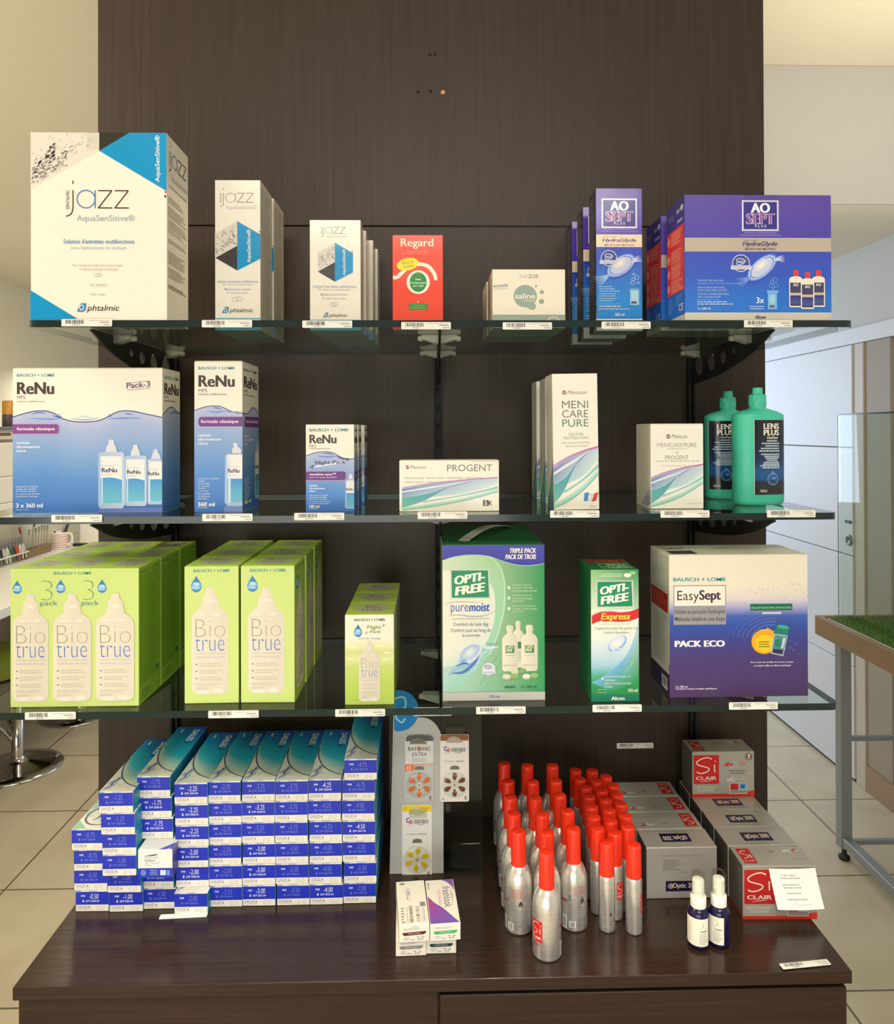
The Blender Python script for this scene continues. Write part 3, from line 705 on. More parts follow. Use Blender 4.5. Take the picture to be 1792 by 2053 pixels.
def art_regard(w, d, h):
    RD = C(240, 72, 44); b = mk(w, d, h, RD); c = face(b, 'F', w, d, h).fr(118, 135, 580, 1000)
    c.T('Regard', 192, 168, 492, 262, C(250, 224, 200), wt=.02)
    c.T('Solution d’entretien', 250, 275, 442, 292, C(246, 170, 140)); c.T('toutes lentilles de contact souples', 200, 298, 452, 316, C(246, 170, 140))
    c.L(spl([(122, 522), (160, 520), (205, 480), (260, 430), (330, 405), (400, 405), (455, 430), (500, 490), (512, 535)], 7), 33, C(246, 236, 220))
    c.E(512, 535, 16, 15, C(246, 236, 220))
    c.E(256, 402, 102, 56, C(248, 224, 40), rot=-.2); c.T('Rincer ou', 205, 372, 310, 408, C(110, 120, 60), skew=-.12, sh=.1); c.T('humidifier', 220, 410, 318, 438, C(110, 120, 60), skew=-.12, sh=.1)
    c.E(352, 565, 107, 108, C(246, 236, 220)); c.E(352, 565, 78, 90, C(38, 140, 66))
    for s, y0, y1, a in (('Sans', 528, 548, 26), ('Conservateur', 560, 580, 74), ("sur l'œil", 588, 608, 46)): c.T(s, 352-a, y0, 352+a, y1, C(224, 240, 200), wt=.02)
    c.E(351, 745, 8, 8, C(246, 200, 170))
    c.R(265, 762, 440, 812, C(60, 140, 56)); c.T('Testé par des', 300, 770, 412, 786, C(170, 200, 110)); c.T('ophtalmologistes', 280, 790, 424, 806, C(170, 200, 110))
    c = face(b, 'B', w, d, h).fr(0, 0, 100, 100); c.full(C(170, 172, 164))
    return b
def art_avizor(w, d, h):
    b = mk(w, d, h, C(236, 228, 208)); TL = C(146, 164, 152); c = face(b, 'F', w, d, h).fr(1017, 440, 1672, 985)
    c.R(1017, 862, 1672, 985, TL)
    c.T('ΛVI', 1256, 487, 1330, 524, C(168, 170, 178)); c.T('ZOR', 1340, 487, 1434, 524, C(110, 112, 116))
    c.E(1312, 690, 105, 105, TL); c.E(1376, 785, 32, 33, TL); c.L([(1330, 770), (1365, 800)], 40, TL)
    for x, y, r in ((1409, 597, 11), (1461, 652, 19), (1458, 739, 24)): c.E(x, y, r, r, TL)
    c.T('saline', 1220, 664, 1402, 714, C(244, 238, 222), wt=.012); c.T('Unidose', 1300, 720, 1398, 738, C(226, 226, 210), wt=.015)
    c.P([(1022, 592), (1150, 577), (1154, 600), (1026, 608)], C(150, 154, 156)); c.P([(1038, 596), (1140, 584), (1142, 596), (1042, 603)], C(190, 190, 190)); c.P([(1026, 618), (1150, 610), (1150, 622), (1026, 634)], C(206, 206, 194))
    c.O(1565, 935, 60, 54, 7, C(236, 232, 216), a0=PI, a1=2*PI)
    c = face(b, 'L', w, d, h).fr(0, 0, 100, 100); c.full(C(206, 192, 172)); c.G(8, 22, 92, 84, 8, C(186, 168, 150), fill=.8, seed=2)
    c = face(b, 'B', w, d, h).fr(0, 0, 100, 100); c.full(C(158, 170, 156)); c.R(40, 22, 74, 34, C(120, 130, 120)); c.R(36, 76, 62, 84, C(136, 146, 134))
    return b
PURP, BLU1, BLU2 = C(88, 62, 172), C(58, 82, 196), C(36, 132, 218)
def ao_logo(c, x0, y0, x1, y1, fr_col):
    W, H = x1-x0, y1-y0; f = lambda u, v: (x0+u*W, y0+v*H)
    for a, b_ in (((0, 0), (1, .055)), ((0, .945), (1, 1)), ((0, 0), (.045, 1)), ((.955, 0), (1, 1))): c.R(*f(*a), *f(*b_), fr_col)
    c.R(*f(.045, .055), *f(.955, .945), C(48, 44, 140))
    c.T('AO', *f(.24, .09), *f(.77, .41), C(250, 246, 255), wt=.045)
    c.T('SEPT', *f(.11, .43), *f(.90, .78), C(226, 200, 232), wt=.055); c.T('SEPT', *f(.125, .445), *f(.885, .765), C(128, 74, 150), wt=.01)
    for i, ch in enumerate('PLUS'): c.T(ch, *f(.355+.085*i, .80), *f(.355+.085*i+.045, .89), C(226, 222, 240), wt=.02)
def ao_lens(c, cx, cy, rx, ry, rot):
    gl = C(120, 160, 232)
    c.E(cx, cy, rx*1.22, ry*1.3, BLU1, rot, edge=BLU1)
    for k, col in ((1.12, C(104, 140, 226)), (1.0, C(196, 214, 246)), (.9, C(88, 128, 222)), (.82, C(196, 206, 236))): c.E(cx, cy, rx*k, ry*k, col, rot)
    c.E(cx-rx*.1*math.cos(rot), cy-ry*.25, rx*.6, ry*.62, C(250, 244, 226), rot, edge=C(196, 206, 236))
def badge(c, cx, cy, r):
    c.O(cx, cy, r, r, r*.09, C(228, 226, 240)); c.E(cx, cy, r*.88, r*.88, C(58, 70, 150)); c.O(cx, cy-r*.3, r*.55, r*.28, r*.1, C(214, 220, 240), rot=.15); c.O(cx-r*.05, cy-r*.05, r*.5, r*.25, r*.1, C(190, 200, 232), rot=-.2)
    c.R(cx-r*1.15, cy+r*.25, cx+r*1.15, cy+r*.72, C(222, 222, 238)); c.T('HYDRAGLYDE', cx-r*1.05, cy+r*.32, cx+r*1.05, cy+r*.50, C(96, 90, 160)); c.T('MOISTURE MATRIX', cx-r*.85, cy+r*.56, cx+r*.85, cy+r*.67, C(96, 90, 160))
def tails(c, cx, cy, L, rot, col):
    for k in range(5):
        a = rot+(-.35+.16*k); c.L(spl([(cx, cy), (cx+L*.5*math.cos(a), cy+L*.5*math.sin(a)-4), (cx+L*math.cos(a+.1), cy+L*math.sin(a+.1))], 5), L*.07, col, True)
def art_ao_tall(w, d, h):
    b = mk(w, d, h, PURP); c = face(b, 'F', w, d, h).fr(483, 97, 1008, 1745); IV = C(240, 220, 190)
    c.V(483, 97, 1008, 1745, [(0, C(84, 58, 158)), (.18, C(86, 66, 188)), (.33, C(82, 58, 184)), (.42, C(58, 76, 196)), (.6, C(48, 116, 214)), (.8, C(44, 146, 222)), (1, C(40, 128, 210))])
    ao_logo(c, 546, 212, 952, 556, C(232, 226, 236))
    c.T('REINIGINGS- EN DESINFECTIESYSTEEM', 566, 564, 934, 576, C(206, 190, 236)); c.T('SOLUTION DE NETTOYAGE ET DE DÉCONTAMINATION', 536, 590, 964, 603, C(206, 190, 236))
    c.R(483, 630, 1008, 776, IV); c.T('met / avec', 562, 646, 716, 666, C(150, 130, 110), ls=1)
    c.T('HydraGlyde', 552, 676, 942, 728, C(84, 50, 130), wt=.025, sh=.25); c.T('MOISTURE MATRIX', 578, 742, 920, 764, C(150, 120, 110), wt=.02)
    ao_lens(c, 765, 990, 170, 92, -.62); tails(c, 640, 1090, 190, 2.55, C(150, 190, 240)); tails(c, 880, 960, 130, -.5, C(214, 214, 250)); badge(c, 627, 905, 92)
    for y in (1228, 1254, 1280, 1308, 1336, 1366, 1392): c.G(515, y, 515+random.Random(y).uniform(130, 250), y+17, 1, C(150, 196, 240), fill=.8, seed=y)
    c.R(515, 1434, 755, 1437, C(190, 216, 244)); c.G(512, 1454, 755, 1472, 1, C(196, 220, 246), fill=.8); c.G(512, 1486, 860, 1502, 1, C(176, 206, 240), fill=.8)
    c.R(866, 1268, 970, 1448, C(150, 206, 238)); c.R(880, 1284, 956, 1440, C(176, 220, 240)); c.R(880, 1404, 942, 1432, C(96, 84, 120)); c.R(862, 1248, 974, 1270, C(90, 160, 220))
    for x, y, r in ((945, 1128, 26), (905, 1150, 20), (898, 1190, 24), (960, 1190, 16), (910, 1090, 14)): c.O(x, y, r, r, 5, C(190, 226, 248))
    c.T('360 ml', 692, 1540, 800, 1576, C(226, 236, 250), wt=.02)
    c.R(483, 1608, 1008, 1745, C(226, 222, 226)); c.T('Alcon', 680, 1660, 806, 1690, C(120, 120, 150), wt=.02)
    c = face(b, 'L', w, d, h).fr(0, 0, 100, 300); c.full(C(52, 50, 62)); r = random.Random(4)
    for i in range(44): c.l = 3; c.L([(6, 14+i*6.3), (r.uniform(50, 92), 14+i*6.3)], 1.6, C(120, 116, 124))
    c.P([(60, 300), (100, 262), (100, 300)], C(180, 178, 172))
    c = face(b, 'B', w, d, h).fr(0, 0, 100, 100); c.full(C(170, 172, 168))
    return b
def aobottle(c, x0, y0, x1, y1):
    prof(c, x0, y0, x1, y1, AOP, C(240, 232, 214)); W = x1-x0; H = y1-y0; cx = (x0+x1)/2
    prof(c, x0, y0, x1, y0+H*.17, [(0, .22), (.1, .38), (.6, .42), (.95, .34), (1, .34)], C(216, 62, 70))
    c.R(x0+.08*W, y0+.34*H, x1-.08*W, y0+.96*H, C(66, 62, 104)); c.R(x0+.08*W, y0+.61*H, x1-.08*W, y0+.68*H, C(200, 186, 168)); c.V(x0+.08*W, y0+.69*H, x1-.08*W, y0+.9*H, [(0, C(52, 52, 120)), (1, C(70, 90, 160))])
    c.T('AO', cx-.2*W, y0+.36*H, cx+.2*W, y0+.435*H, WH, wt=.03)
def art_ao_three(w, d, h):
    b = mk(w, d, h, PURP); c = face(b, 'F', w, d, h).fr(328, 72, 1357, 973); TA = C(188, 178, 162)
    c.V(328, 72, 1357, 382, [(0, C(92, 70, 166)), (.5, C(86, 70, 170)), (1, C(80, 66, 172))])
    c.V(328, 478, 1357, 916, [(0, C(58, 76, 190)), (.4, C(48, 88, 200)), (.75, C(36, 112, 212)), (1, C(34, 118, 214))])
    c.R(328, 380, 1357, 478, TA); c.R(328, 914, 1357, 973, C(206, 200, 184)); c.R(328, 380, 1357, 383, C(210, 204, 200))
    ao_logo(c, 730, 110, 988, 330, C(222, 220, 226))
    c.T('REINIGINGS- EN DESINFECTIESYSTEEM', 748, 340, 968, 348, C(196, 186, 226)); c.T('SOLUTION DE NETTOYAGE ET DE DÉCONTAMINATION', 714, 355, 1000, 365, C(206, 198, 232))
    c.T('met / avec', 740, 388, 838, 402, C(140, 128, 118)); c.T('HydraGlyde', 732, 406, 978, 446, C(74, 50, 126), wt=.025, sh=.25); c.T('MOISTURE MATRIX', 750, 452, 964, 466, C(112, 96, 100), wt=.02)
    ao_lens(c, 868, 592, 116, 55, -.72); tails(c, 790, 660, 110, 2.6, C(110, 150, 230)); tails(c, 950, 545, 80, -.25, C(206, 216, 250)); badge(c, 720, 562, 62)
    k = C(180, 206, 244)
    for s, y, xr in (('COMFORT DE HELE DAG', 680, 594), ('CONFORT TOUT AU LONG DE LA JOURNÉE', 701, 726), ('DRIEVOUDIGE REINIGING', 729, 604), ('NETTOYAGE TRIPLE ACTION', 750, 620), ('ZONDER CONSERVEERMIDDEL', 776, 638), ('SANS CONSERVATEUR', 797, 576)): c.T(s, 414, y, xr, y+13, k)
    c.R(412, 822, 566, 824, k); c.G(412, 834, 620, 843, 1, k, fill=.9); c.G(412, 850, 660, 859, 1, k, fill=.9); c.T('3 x 360 ml', 412, 878, 504, 894, C(220, 232, 250), wt=.02)
    c.T('3x', 826, 806, 880, 848, C(246, 244, 246), wt=.015); c.G(778, 868, 880, 876, 1, k, fill=.9); c.G(780, 884, 876, 892, 1, k, fill=.9)
    c.R(904, 775, 972, 894, C(96, 164, 226)); c.R(910, 782, 966, 888, C(128, 188, 236)); c.R(900, 756, 980, 776, C(120, 178, 230)); c.E(938, 820, 20, 34, C(160, 206, 240)); c.R(918, 862, 954, 880, C(96, 100, 120))
    for x, y, r in ((958, 684, 17), (936, 694, 14), (928, 722, 14), (964, 722, 16), (945, 742, 8)): c.O(x, y, r, r, 3, C(130, 190, 240))
    aobottle(c, 1056, 610, 1150, 878); aobottle(c, 1216, 610, 1308, 875); aobottle(c, 1138, 625, 1232, 890)
    c.T('Alcon', 816, 936, 890, 958, C(58, 56, 84), wt=.03)
    c = face(b, 'L', w, d, h).fr(0, 0, 100, 250); c.V(0, 0, 100, 250, [(0, C(54, 44, 110)), (.4, C(48, 50, 140)), (.75, C(20, 90, 190)), (1, C(20, 100, 196))])
    c.R(0, 236, 100, 250, C(190, 184, 170)); c.E(86, 20, 8, 6, C(190, 186, 200)); c.R(56, 18, 74, 26, C(140, 136, 170)); c.G(10, 20, 50, 34, 3, C(110, 104, 150)); c.R(60, 40, 90, 46, C(150, 146, 180))
    c.R(3, 54, 97, 186, C(206, 40, 34))
    for y in (72, 110, 140, 170): c.E(12, y, 8, 9, C(220, 120, 96)); c.G(26, y-14, 92, y+14, 8, C(232, 150, 120), seed=y)
    c.G(10, 192, 40, 226, 9, C(90, 140, 210)); c.G(48, 192, 90, 214, 6, C(90, 140, 210)); c.T('CE', 68, 212, 92, 226, C(214, 224, 240))
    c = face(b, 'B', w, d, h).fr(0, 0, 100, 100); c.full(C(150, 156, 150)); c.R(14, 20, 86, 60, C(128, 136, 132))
    return b

# ---- middle shelf
def blo(c, x0, y0, x1, y1, col): c.T('BAUSCH + LOMB', x0, y0, x1, y1, col, wt=.03)
TEALT = C(70, 150, 160)
def wave(c, top, x0, x1, yb, stops):
    A = top; n = len(stops)
    for i in range(n-1):
        t0, c0 = stops[i]; t1, c1 = stops[i+1]
        c.B([(x, y+(yb-y)*t0) for x, y in A], [(x, y+(yb-y)*t1) for x, y in A], c0, c1)
RENST = [(0, C(186, 192, 222)), (.1, C(164, 180, 220)), (.35, C(128, 164, 214)), (.65, C(78, 138, 208)), (1, C(46, 108, 192))]
def rbottle(c, x0, y0, x1, y1, clip=None):
    prof(c, x0, y0, x1, y1, RENP, C(160, 186, 222), C(186, 204, 230)); H = y1-y0; W = x1-x0; cx = (x0+x1)/2
    prof(c, x0, y0, x1, y0+H*.175, [(0, .12), (.05, .2), (.35, .22), (.5, .34), (.95, .42), (1, .42)], C(214, 214, 226))
    a = x0+.09*W; b_ = x1-.10*W
    c.R(a, y0+.24*H, b_, y0+.58*H, C(232, 230, 230))
    c.B(spl([(a, y0+.56*H), (cx, y0+.55*H), (b_, y0+.585*H)], 4), [(a+(b_-a)*i/8, y0+.92*H) for i in range(9)], C(66, 146, 210), C(100, 186, 206))
    c.R(x0+.12*W, y0+.3*H, x0+.17*W, y0+.93*H, C(206, 220, 238))
    c.R(a, y0+.375*H, b_-.25*W, y0+.38*H, C(120, 130, 160)); c.T('ReNu', a+.04*W, y0+.41*H, b_-.18*W, y0+.475*H, C(52, 42, 84), wt=.03); c.R(a+.04*W, y0+.508*H, a+.45*W, y0+.513*H, C(120, 130, 160))
def splash(c, pts, w, col): c.L(spl(pts, 6), w, col, True)
def art_renu_three(w, d, h):
    b = mk(w, d, h, WH); c = face(b, 'F', w, d, h).fr(135, 170, 1447, 1470)
    top = spl([(135, 605), (250, 570), (340, 552), (430, 552), (510, 580), (570, 620), (660, 645), (770, 652), (880, 640), (960, 610), (1030, 570), (1100, 552), (1200, 558), (1320, 585), (1447, 612)], 5)
    wave(c, top, 135, 1447, 1470, RENST); c.L(top, 9, C(52, 60, 130))
    for P_, col in (([(300, 580), (360, 566), (430, 572)], C(80, 120, 200)), ([(280, 615), (420, 625), (560, 622)], C(110, 144, 214)), ([(480, 590), (540, 610), (560, 600)], C(60, 90, 180)), ([(970, 625), (1100, 618), (1270, 618)], C(100, 136, 208)), ([(1110, 570), (1150, 580), (1190, 585)], C(90, 130, 204)), ([(640, 620), (770, 632), (900, 612)], C(150, 176, 224)), ([(700, 606), (770, 600), (820, 610)], C(200, 206, 226))): splash(c, P_, 12, col)
    for x in (540, 985): c.O(x, 595, 14, 14, 4, C(70, 90, 170))
    blo(c, 170, 214, 500, 242, C(112, 160, 176)); c.T('ReNu', 172, 292, 498, 400, INK, wt=.035); c.T('MPS', 172, 413, 246, 444, C(140, 116, 116)); c.T('solution multifonctions', 172, 455, 418, 472, C(176, 168, 160), wt=.02)
    c.T('Pack-3', 1132, 298, 1340, 350, C(120, 70, 120), wt=.02, skew=-.07); c.L([(1128, 302), (1338, 283)], 3, C(96, 60, 100)); c.L([(1136, 366), (1346, 346)], 3, C(96, 60, 100))
    c.RR(135, 664, 546, 764, 28, C(190, 178, 216), 'r'); c.RR(135, 670, 540, 757, 24, C(130, 66, 144), 'r'); c.T('formule classique', 172, 698, 504, 733, C(246, 226, 240), wt=.03)
    for s, y, xr in (('nettoie', 824, 284), ('décontamine', 860, 376), ('rince', 896, 252)): c.T(s, 170, y, xr, y+26, C(232, 238, 246), wt=.03)
    for s, y, xr in (('conserve et lubrifie', 1222, 356), ('toutes les lentilles', 1244, 342), ('de contact souples', 1266, 344), ('y compris les lentilles', 1290, 380), ('en silicone hydrogel', 1312, 358)): c.T(s, 168, y, xr, y+17, C(206, 222, 242), wt=.015)
    c.T('3 x 360 ml', 166, 1382, 400, 1420, C(240, 242, 246), wt=.03); c.T('3 Étuis inclus', 166, 1428, 280, 1443, C(200, 216, 240))
    c.R(890, 1425, 1447, 1470, C(92, 118, 196)); rbottle(c, 885, 812, 1115, 1432); rbottle(c, 1112, 858, 1312, 1412)
    x0, x1 = 1318, 1495
    prof(c, 1318, 898, 1446, 1398, [(0, .2), (.03, .25), (.07, .35), (.16, .5), (.175, .5), (.18, .9), (.2, 1), (.95, 1), (1, .9)], C(170, 192, 224)); c.R(1328, 1010, 1446, 1170, C(232, 230, 230)); c.V(1330, 1172, 1446, 1368, [(0, C(66, 146, 210)), (1, C(100, 186, 206))]); c.R(1330, 1000, 1342, 1370, C(206, 220, 238))
    prof(c, 1350, 898, 1440, 985, [(0, .25), (.3, .3), (.5, .6), (1, .9)], C(214, 214, 226)); c.T('ReNu', 1322, 1102, 1420, 1136, C(52, 42, 84), wt=.03); c.R(1326, 1082, 1416, 1084, C(120, 130, 160))
    c = face(b, 'R', w, d, h).fr(0, 0, 160, 600); tp = spl([(0, 195), (50, 165), (90, 158), (130, 175), (160, 182)], 6)
    wave(c, tp, 0, 160, 600, RENST); c.L(tp, 4, C(52, 60, 130)); splash(c, [(60, 190), (110, 178), (158, 190)], 6, C(80, 110, 190))
    blo(c, 14, 26, 146, 40, C(112, 160, 176)); c.T('ReNu', 16, 58, 146, 106, INK, wt=.035); c.T('MPS', 16, 112, 52, 124, C(140, 116, 116)); c.R(16, 130, 118, 136, C(170, 160, 156))
    return b
def art_renu_tall(w, d, h):
    b = mk(w, d, h, WH); c = face(b, 'F', w, d, h).fr(92, 112, 505, 1430)
    top = spl([(92, 542), (150, 520), (220, 503), (300, 503), (350, 520), (400, 545), (460, 562), (505, 566)], 6)
    wave(c, top, 92, 505, 1430, RENST); c.L(top, 7, C(52, 60, 130))
    for P_, col in (([(200, 548), (290, 555), (370, 545)], C(100, 136, 208)), ([(250, 516), (290, 520), (330, 530)], C(80, 120, 200)), ([(340, 540), (400, 555), (500, 550)], C(120, 150, 214))): splash(c, P_, 10, col)
    blo(c, 126, 156, 440, 182, TEALT); c.T('ReNu', 128, 232, 440, 334, INK, wt=.035); c.T('MPS', 128, 350, 204, 382, C(130, 110, 112)); c.T('solution multifonctions', 126, 388, 370, 407, C(150, 140, 136), wt=.02)
    c.RR(122, 592, 505, 688, 30, C(190, 178, 216), 'l'); c.RR(127, 597, 505, 682, 28, C(112, 56, 138), 'l'); c.T('formule classique', 148, 622, 472, 660, C(236, 214, 236), wt=.03)
    for s, y, xr in (('nettoie', 745, 236), ('décontamine', 780, 328), ('rince', 816, 208)): c.T(s, 126, y, xr, y+26, C(226, 234, 246), wt=.03)
    for i, (s, xr) in enumerate((('conserve et lubrifie', 306), ('toutes', 182), ('les lentilles', 230), ('de contact', 222), ('souples', 190), ('y compris', 214), ('les lentilles', 230), ('en silicone', 224), ('hydrogel', 200))): c.T(s, 124, 1130+i*22, xr, 1146+i*22, C(196, 216, 242), wt=.015)
    c.T('360 ml', 122, 1345, 268, 1382, C(240, 242, 246), wt=.03); c.G(122, 1388, 212, 1398, 1, C(200, 216, 240))
    c.R(350, 1380, 505, 1430, C(110, 136, 204))
    prof(c, 352, 825, 556, 1385, [(t, v) for t, v in RENP], C(160, 186, 222)) if False else None
    # bottle cropped by the carton edge
    c.P([(425, 828), (462, 826), (466, 860), (494, 880), (496, 918), (416, 918), (418, 880), (432, 860)], C(214, 214, 226))
    c.P([(356, 940), (372, 922), (505, 920), (505, 1380), (380, 1380), (354, 1350)], C(166, 190, 224)); c.R(376, 930, 505, 1140, C(232, 230, 230)); c.V(378, 1140, 505, 1345, [(0, C(58, 142, 208)), (1, C(104, 184, 206))]); c.R(384, 960, 404, 1350, C(206, 220, 238))
    c.R(380, 1034, 484, 1036, C(120, 130, 160)); c.T('ReNu', 380, 1052, 480, 1088, C(52, 42, 84), wt=.03); c.R(382, 1108, 456, 1110, C(120, 130, 160))
    c = face(b, 'R', w, d, h).fr(0, 0, 330, 1318); tp = spl([(0, 450), (90, 455), (190, 400), (260, 400), (330, 440)], 6)
    wave(c, tp, 0, 330, 1318, RENST); c.L(tp, 8, C(52, 60, 130)); blo(c, 25, 50, 290, 75, TEALT); c.T('ReNu', 30, 122, 295, 224, INK, wt=.035); c.T('MPS', 30, 240, 100, 272, C(140, 116, 116)); c.G(30, 280, 240, 296, 1, GREY)
    c.RR(40, 480, 330, 575, 30, C(112, 56, 138), 'l'); c.T('formule classique', 60, 508, 316, 545, C(236, 214, 236), wt=.03)
    for i, (s, xr) in enumerate((('nettoie', 110), ('décontamine', 210), ('rince', 90))): c.T(s, 30, 640+36*i, xr, 664+36*i, C(226, 234, 246), wt=.03)
    c.G(25, 1020, 150, 1220, 9, C(176, 200, 236)); c.T('360 ml', 25, 1225, 160, 1262, C(240, 242, 246), wt=.03)
    c.P([(250, 790), (290, 700), (330, 700), (330, 1250), (250, 1250), (235, 1200), (235, 820)], C(170, 192, 224)); c.R(252, 800, 330, 1020, C(226, 226, 230)); c.V(252, 1020, 330, 1220, [(0, C(58, 142, 208)), (1, C(104, 184, 206))]); c.T('ReNu', 250, 930, 326, 966, C(52, 42, 84), wt=.03)
    return b
def art_renu_flight(w, d, h):
    b = mk(w, d, h, WH); c = face(b, 'F', w, d, h).fr(1060, 655, 1485, 1420)
    top = spl([(1060, 932), (1140, 905), (1240, 895), (1310, 910), (1360, 940), (1420, 958), (1485, 958)], 6)
    wave(c, top, 1060, 1485, 1420, RENST); c.L(top, 7, C(52, 60, 130))
    for P_, col in (([(1150, 930), (1240, 940), (1340, 935)], C(90, 126, 204)), ([(1200, 912), (1260, 910), (1310, 925)], C(80, 120, 200)), ([(1330, 930), (1370, 955), (1420, 962)], C(60, 70, 150))): splash(c, P_, 10, col)
    blo(c, 1090, 690, 1434, 716, C(64, 136, 132)); c.T('ReNu', 1092, 745, 1330, 822, INK, wt=.035); c.T('MPS', 1090, 834, 1150, 858, C(130, 110, 112)); c.G(1090, 862, 1276, 874, 1, GREY)
    c.P([(1108, 1030), (1180, 1010), (1430, 968), (1380, 1000), (1140, 1034)], C(224, 226, 240)); c.T('Flight-Pack', 1142, 978, 1412, 1018, C(92, 60, 112), wt=.025, skew=-.03); c.T('Format Voyage', 1206, 1028, 1340, 1042, C(206, 216, 240))
    for x, y, k in ((1424, 966, 1), (1120, 1028, -1)):
        c.L([(x-24*k, y+6*k), (x+24*k, y-4*k)], 6, C(54, 50, 96)); c.L([(x-4*k, y-16), (x+10*k, y), (x-2*k, y+18)], 6, C(54, 50, 96))
    c.RR(1060, 1064, 1418, 1152, 26, C(186, 170, 212), 'r'); c.RR(1060, 1069, 1412, 1146, 22, C(104, 48, 130), 'r'); c.T('sensitive eyes™', 1092, 1082, 1324, 1110, C(240, 220, 240), wt=.03); c.T('pour les yeux sensibles', 1092, 1114, 1334, 1130, C(226, 200, 232), wt=.02)
    for s, y, xr in (('nettoie', 1184, 1164), ('décontamine', 1208, 1226), ('rince', 1232, 1144)): c.T(s, 1090, y, xr, y+18, C(226, 234, 246), wt=.03)
    for i, (s, xr) in enumerate((('conserve et lubrifie', 1256), ('toutes les lentilles', 1246), ('de contact souples', 1246), ('y compris les lentilles', 1276), ('en silicone hydrogel', 1260))): c.T(s, 1090, 1272+i*18, xr, 1286+i*18, C(196, 216, 242), wt=.015)
    c.T('100 ml', 1090, 1364, 1178, 1388, C(240, 242, 246), wt=.03); c.G(1090, 1392, 1160, 1401, 1, C(190, 210, 240))
    rbottle(c, 1402, 1088, 1506, 1398) if False else None
    c.P([(1440, 1100), (1456, 1088), (1468, 1100), (1474, 1136), (1432, 1136)], C(216, 216, 228)); c.P([(1410, 1160), (1430, 1138), (1484, 1136), (1484, 1398), (1412, 1398), (1404, 1380)], C(160, 188, 224)); c.R(1414, 1150, 1484, 1260, C(226, 226, 230)); c.V(1416, 1260, 1484, 1385, [(0, C(58, 142, 208)), (1, C(104, 184, 206))]); c.T('ReNu', 1414, 1214, 1472, 1238, C(52, 42, 84), wt=.03)
    c = face(b, 'R', w, d, h).fr(0, 0, 300, 765); tp = spl([(0, 300), (120, 250), (220, 240), (300, 275)], 6)
    wave(c, tp, 0, 300, 765, RENST); c.L(tp, 7, C(52, 60, 130)); c.T('ReNu', 30, 100, 270, 170, INK, wt=.035); blo(c, 30, 40, 270, 62, TEALT); c.G(30, 180, 200, 215, 2, GREY); c.R(0, 420, 300, 500, C(104, 48, 130)); c.G(40, 440, 260, 480, 2, C(210, 180, 220)); c.G(30, 530, 230, 720, 9, C(150, 180, 226))
    return b
def meni_swoosh(c, f, far=True):
    """flowing ribbons, f maps (0..1,0..1 within the swoosh box, v down) to face coordinates"""
    def rib(a, b_, ca, cb):
        c.B([f(*p) for p in spl(a, 8)], [f(*p) for p in spl(b_, 8)], ca, cb)
    PK, LV, BL, TQ, GN, W_ = C(176, 96, 160), C(196, 176, 212), C(110, 128, 190), C(150, 206, 206), C(90, 172, 150), C(214, 232, 230)
    n = 25
    def gr(a, b_): return [mix(a, b_, i/(n-1)) for i in range(n)]
    rib([(0, .30), (.3, .17), (.65, .07), (1, 0)], [(0, .38), (.3, .22), (.65, .12), (1, .04)], gr(C(190, 164, 206), PK), gr(LV, C(206, 130, 180)))
    rib([(0, .36), (.3, .22), (.65, .11), (1, .03)], [(0, .72), (.3, .60), (.65, .48), (1, .22)], gr(C(120, 128, 192), C(200, 216, 232)), gr(C(150, 196, 210), W_))
    rib([(0, .42), (.3, .28), (.6, .16), (.8, .06)], [(0, .46), (.3, .33), (.62, .18), (.8, .07)], W_, C(236, 240, 240))
    rib([(0, .70), (.28, .56), (.55, .24), (.8, .07)], [(0, .74), (.22, .64), (.40, .40), (.8, .075)], gr(C(130, 200, 190), C(96, 110, 184)), gr(C(176, 216, 214), C(150, 170, 214)))
    rib([(0, .62), (.12, .58), (.3, .48), (.48, .30)], [(0, .92), (.12, .82), (.25, .68), (.48, .30)], gr(C(90, 176, 160), C(80, 160, 176)), gr(C(110, 190, 170), C(104, 150, 196)))
    rib([(.22, .72), (.5, .60), (.75, .46), (1, .28)], [(.22, .76), (.5, .63), (.75, .50), (1, .34)], TQ, gr(C(120, 196, 190), C(140, 204, 200)))
    rib([(0, .92), (.3, .80), (.65, .62), (1, .36)], [(0, 1.0), (.3, .90), (.65, .72), (1, .46)], gr(C(196, 226, 216), C(206, 232, 226)), gr(C(130, 200, 180), C(150, 210, 196)))
    rib([(0, .985), (.3, .885), (.65, .70), (1, .44)], [(0, 1.0), (.3, .90), (.65, .72), (1, .46)], C(110, 186, 168), C(120, 192, 172))
def meni_logo(c, x0, y0, x1, y1):
    H = y1-y0; r = H*.5
    c.E(x0+r, y0+r, r, r, C(196, 84, 70)); c.O(x0+r, y0+r, r, r, r*.75, C(110, 120, 116), a0=0, a1=2.4); c.L(spl([(x0+.3*r, y0+1.2*r), (x0+r, y0+r), (x0+1.7*r, y0+.7*r)], 4), r*.3, WH)
    c.T('Menicon', x0+H*1.3, y0+.05*H, x1, y1-.05*H, C(124, 118, 110), sh=.15)
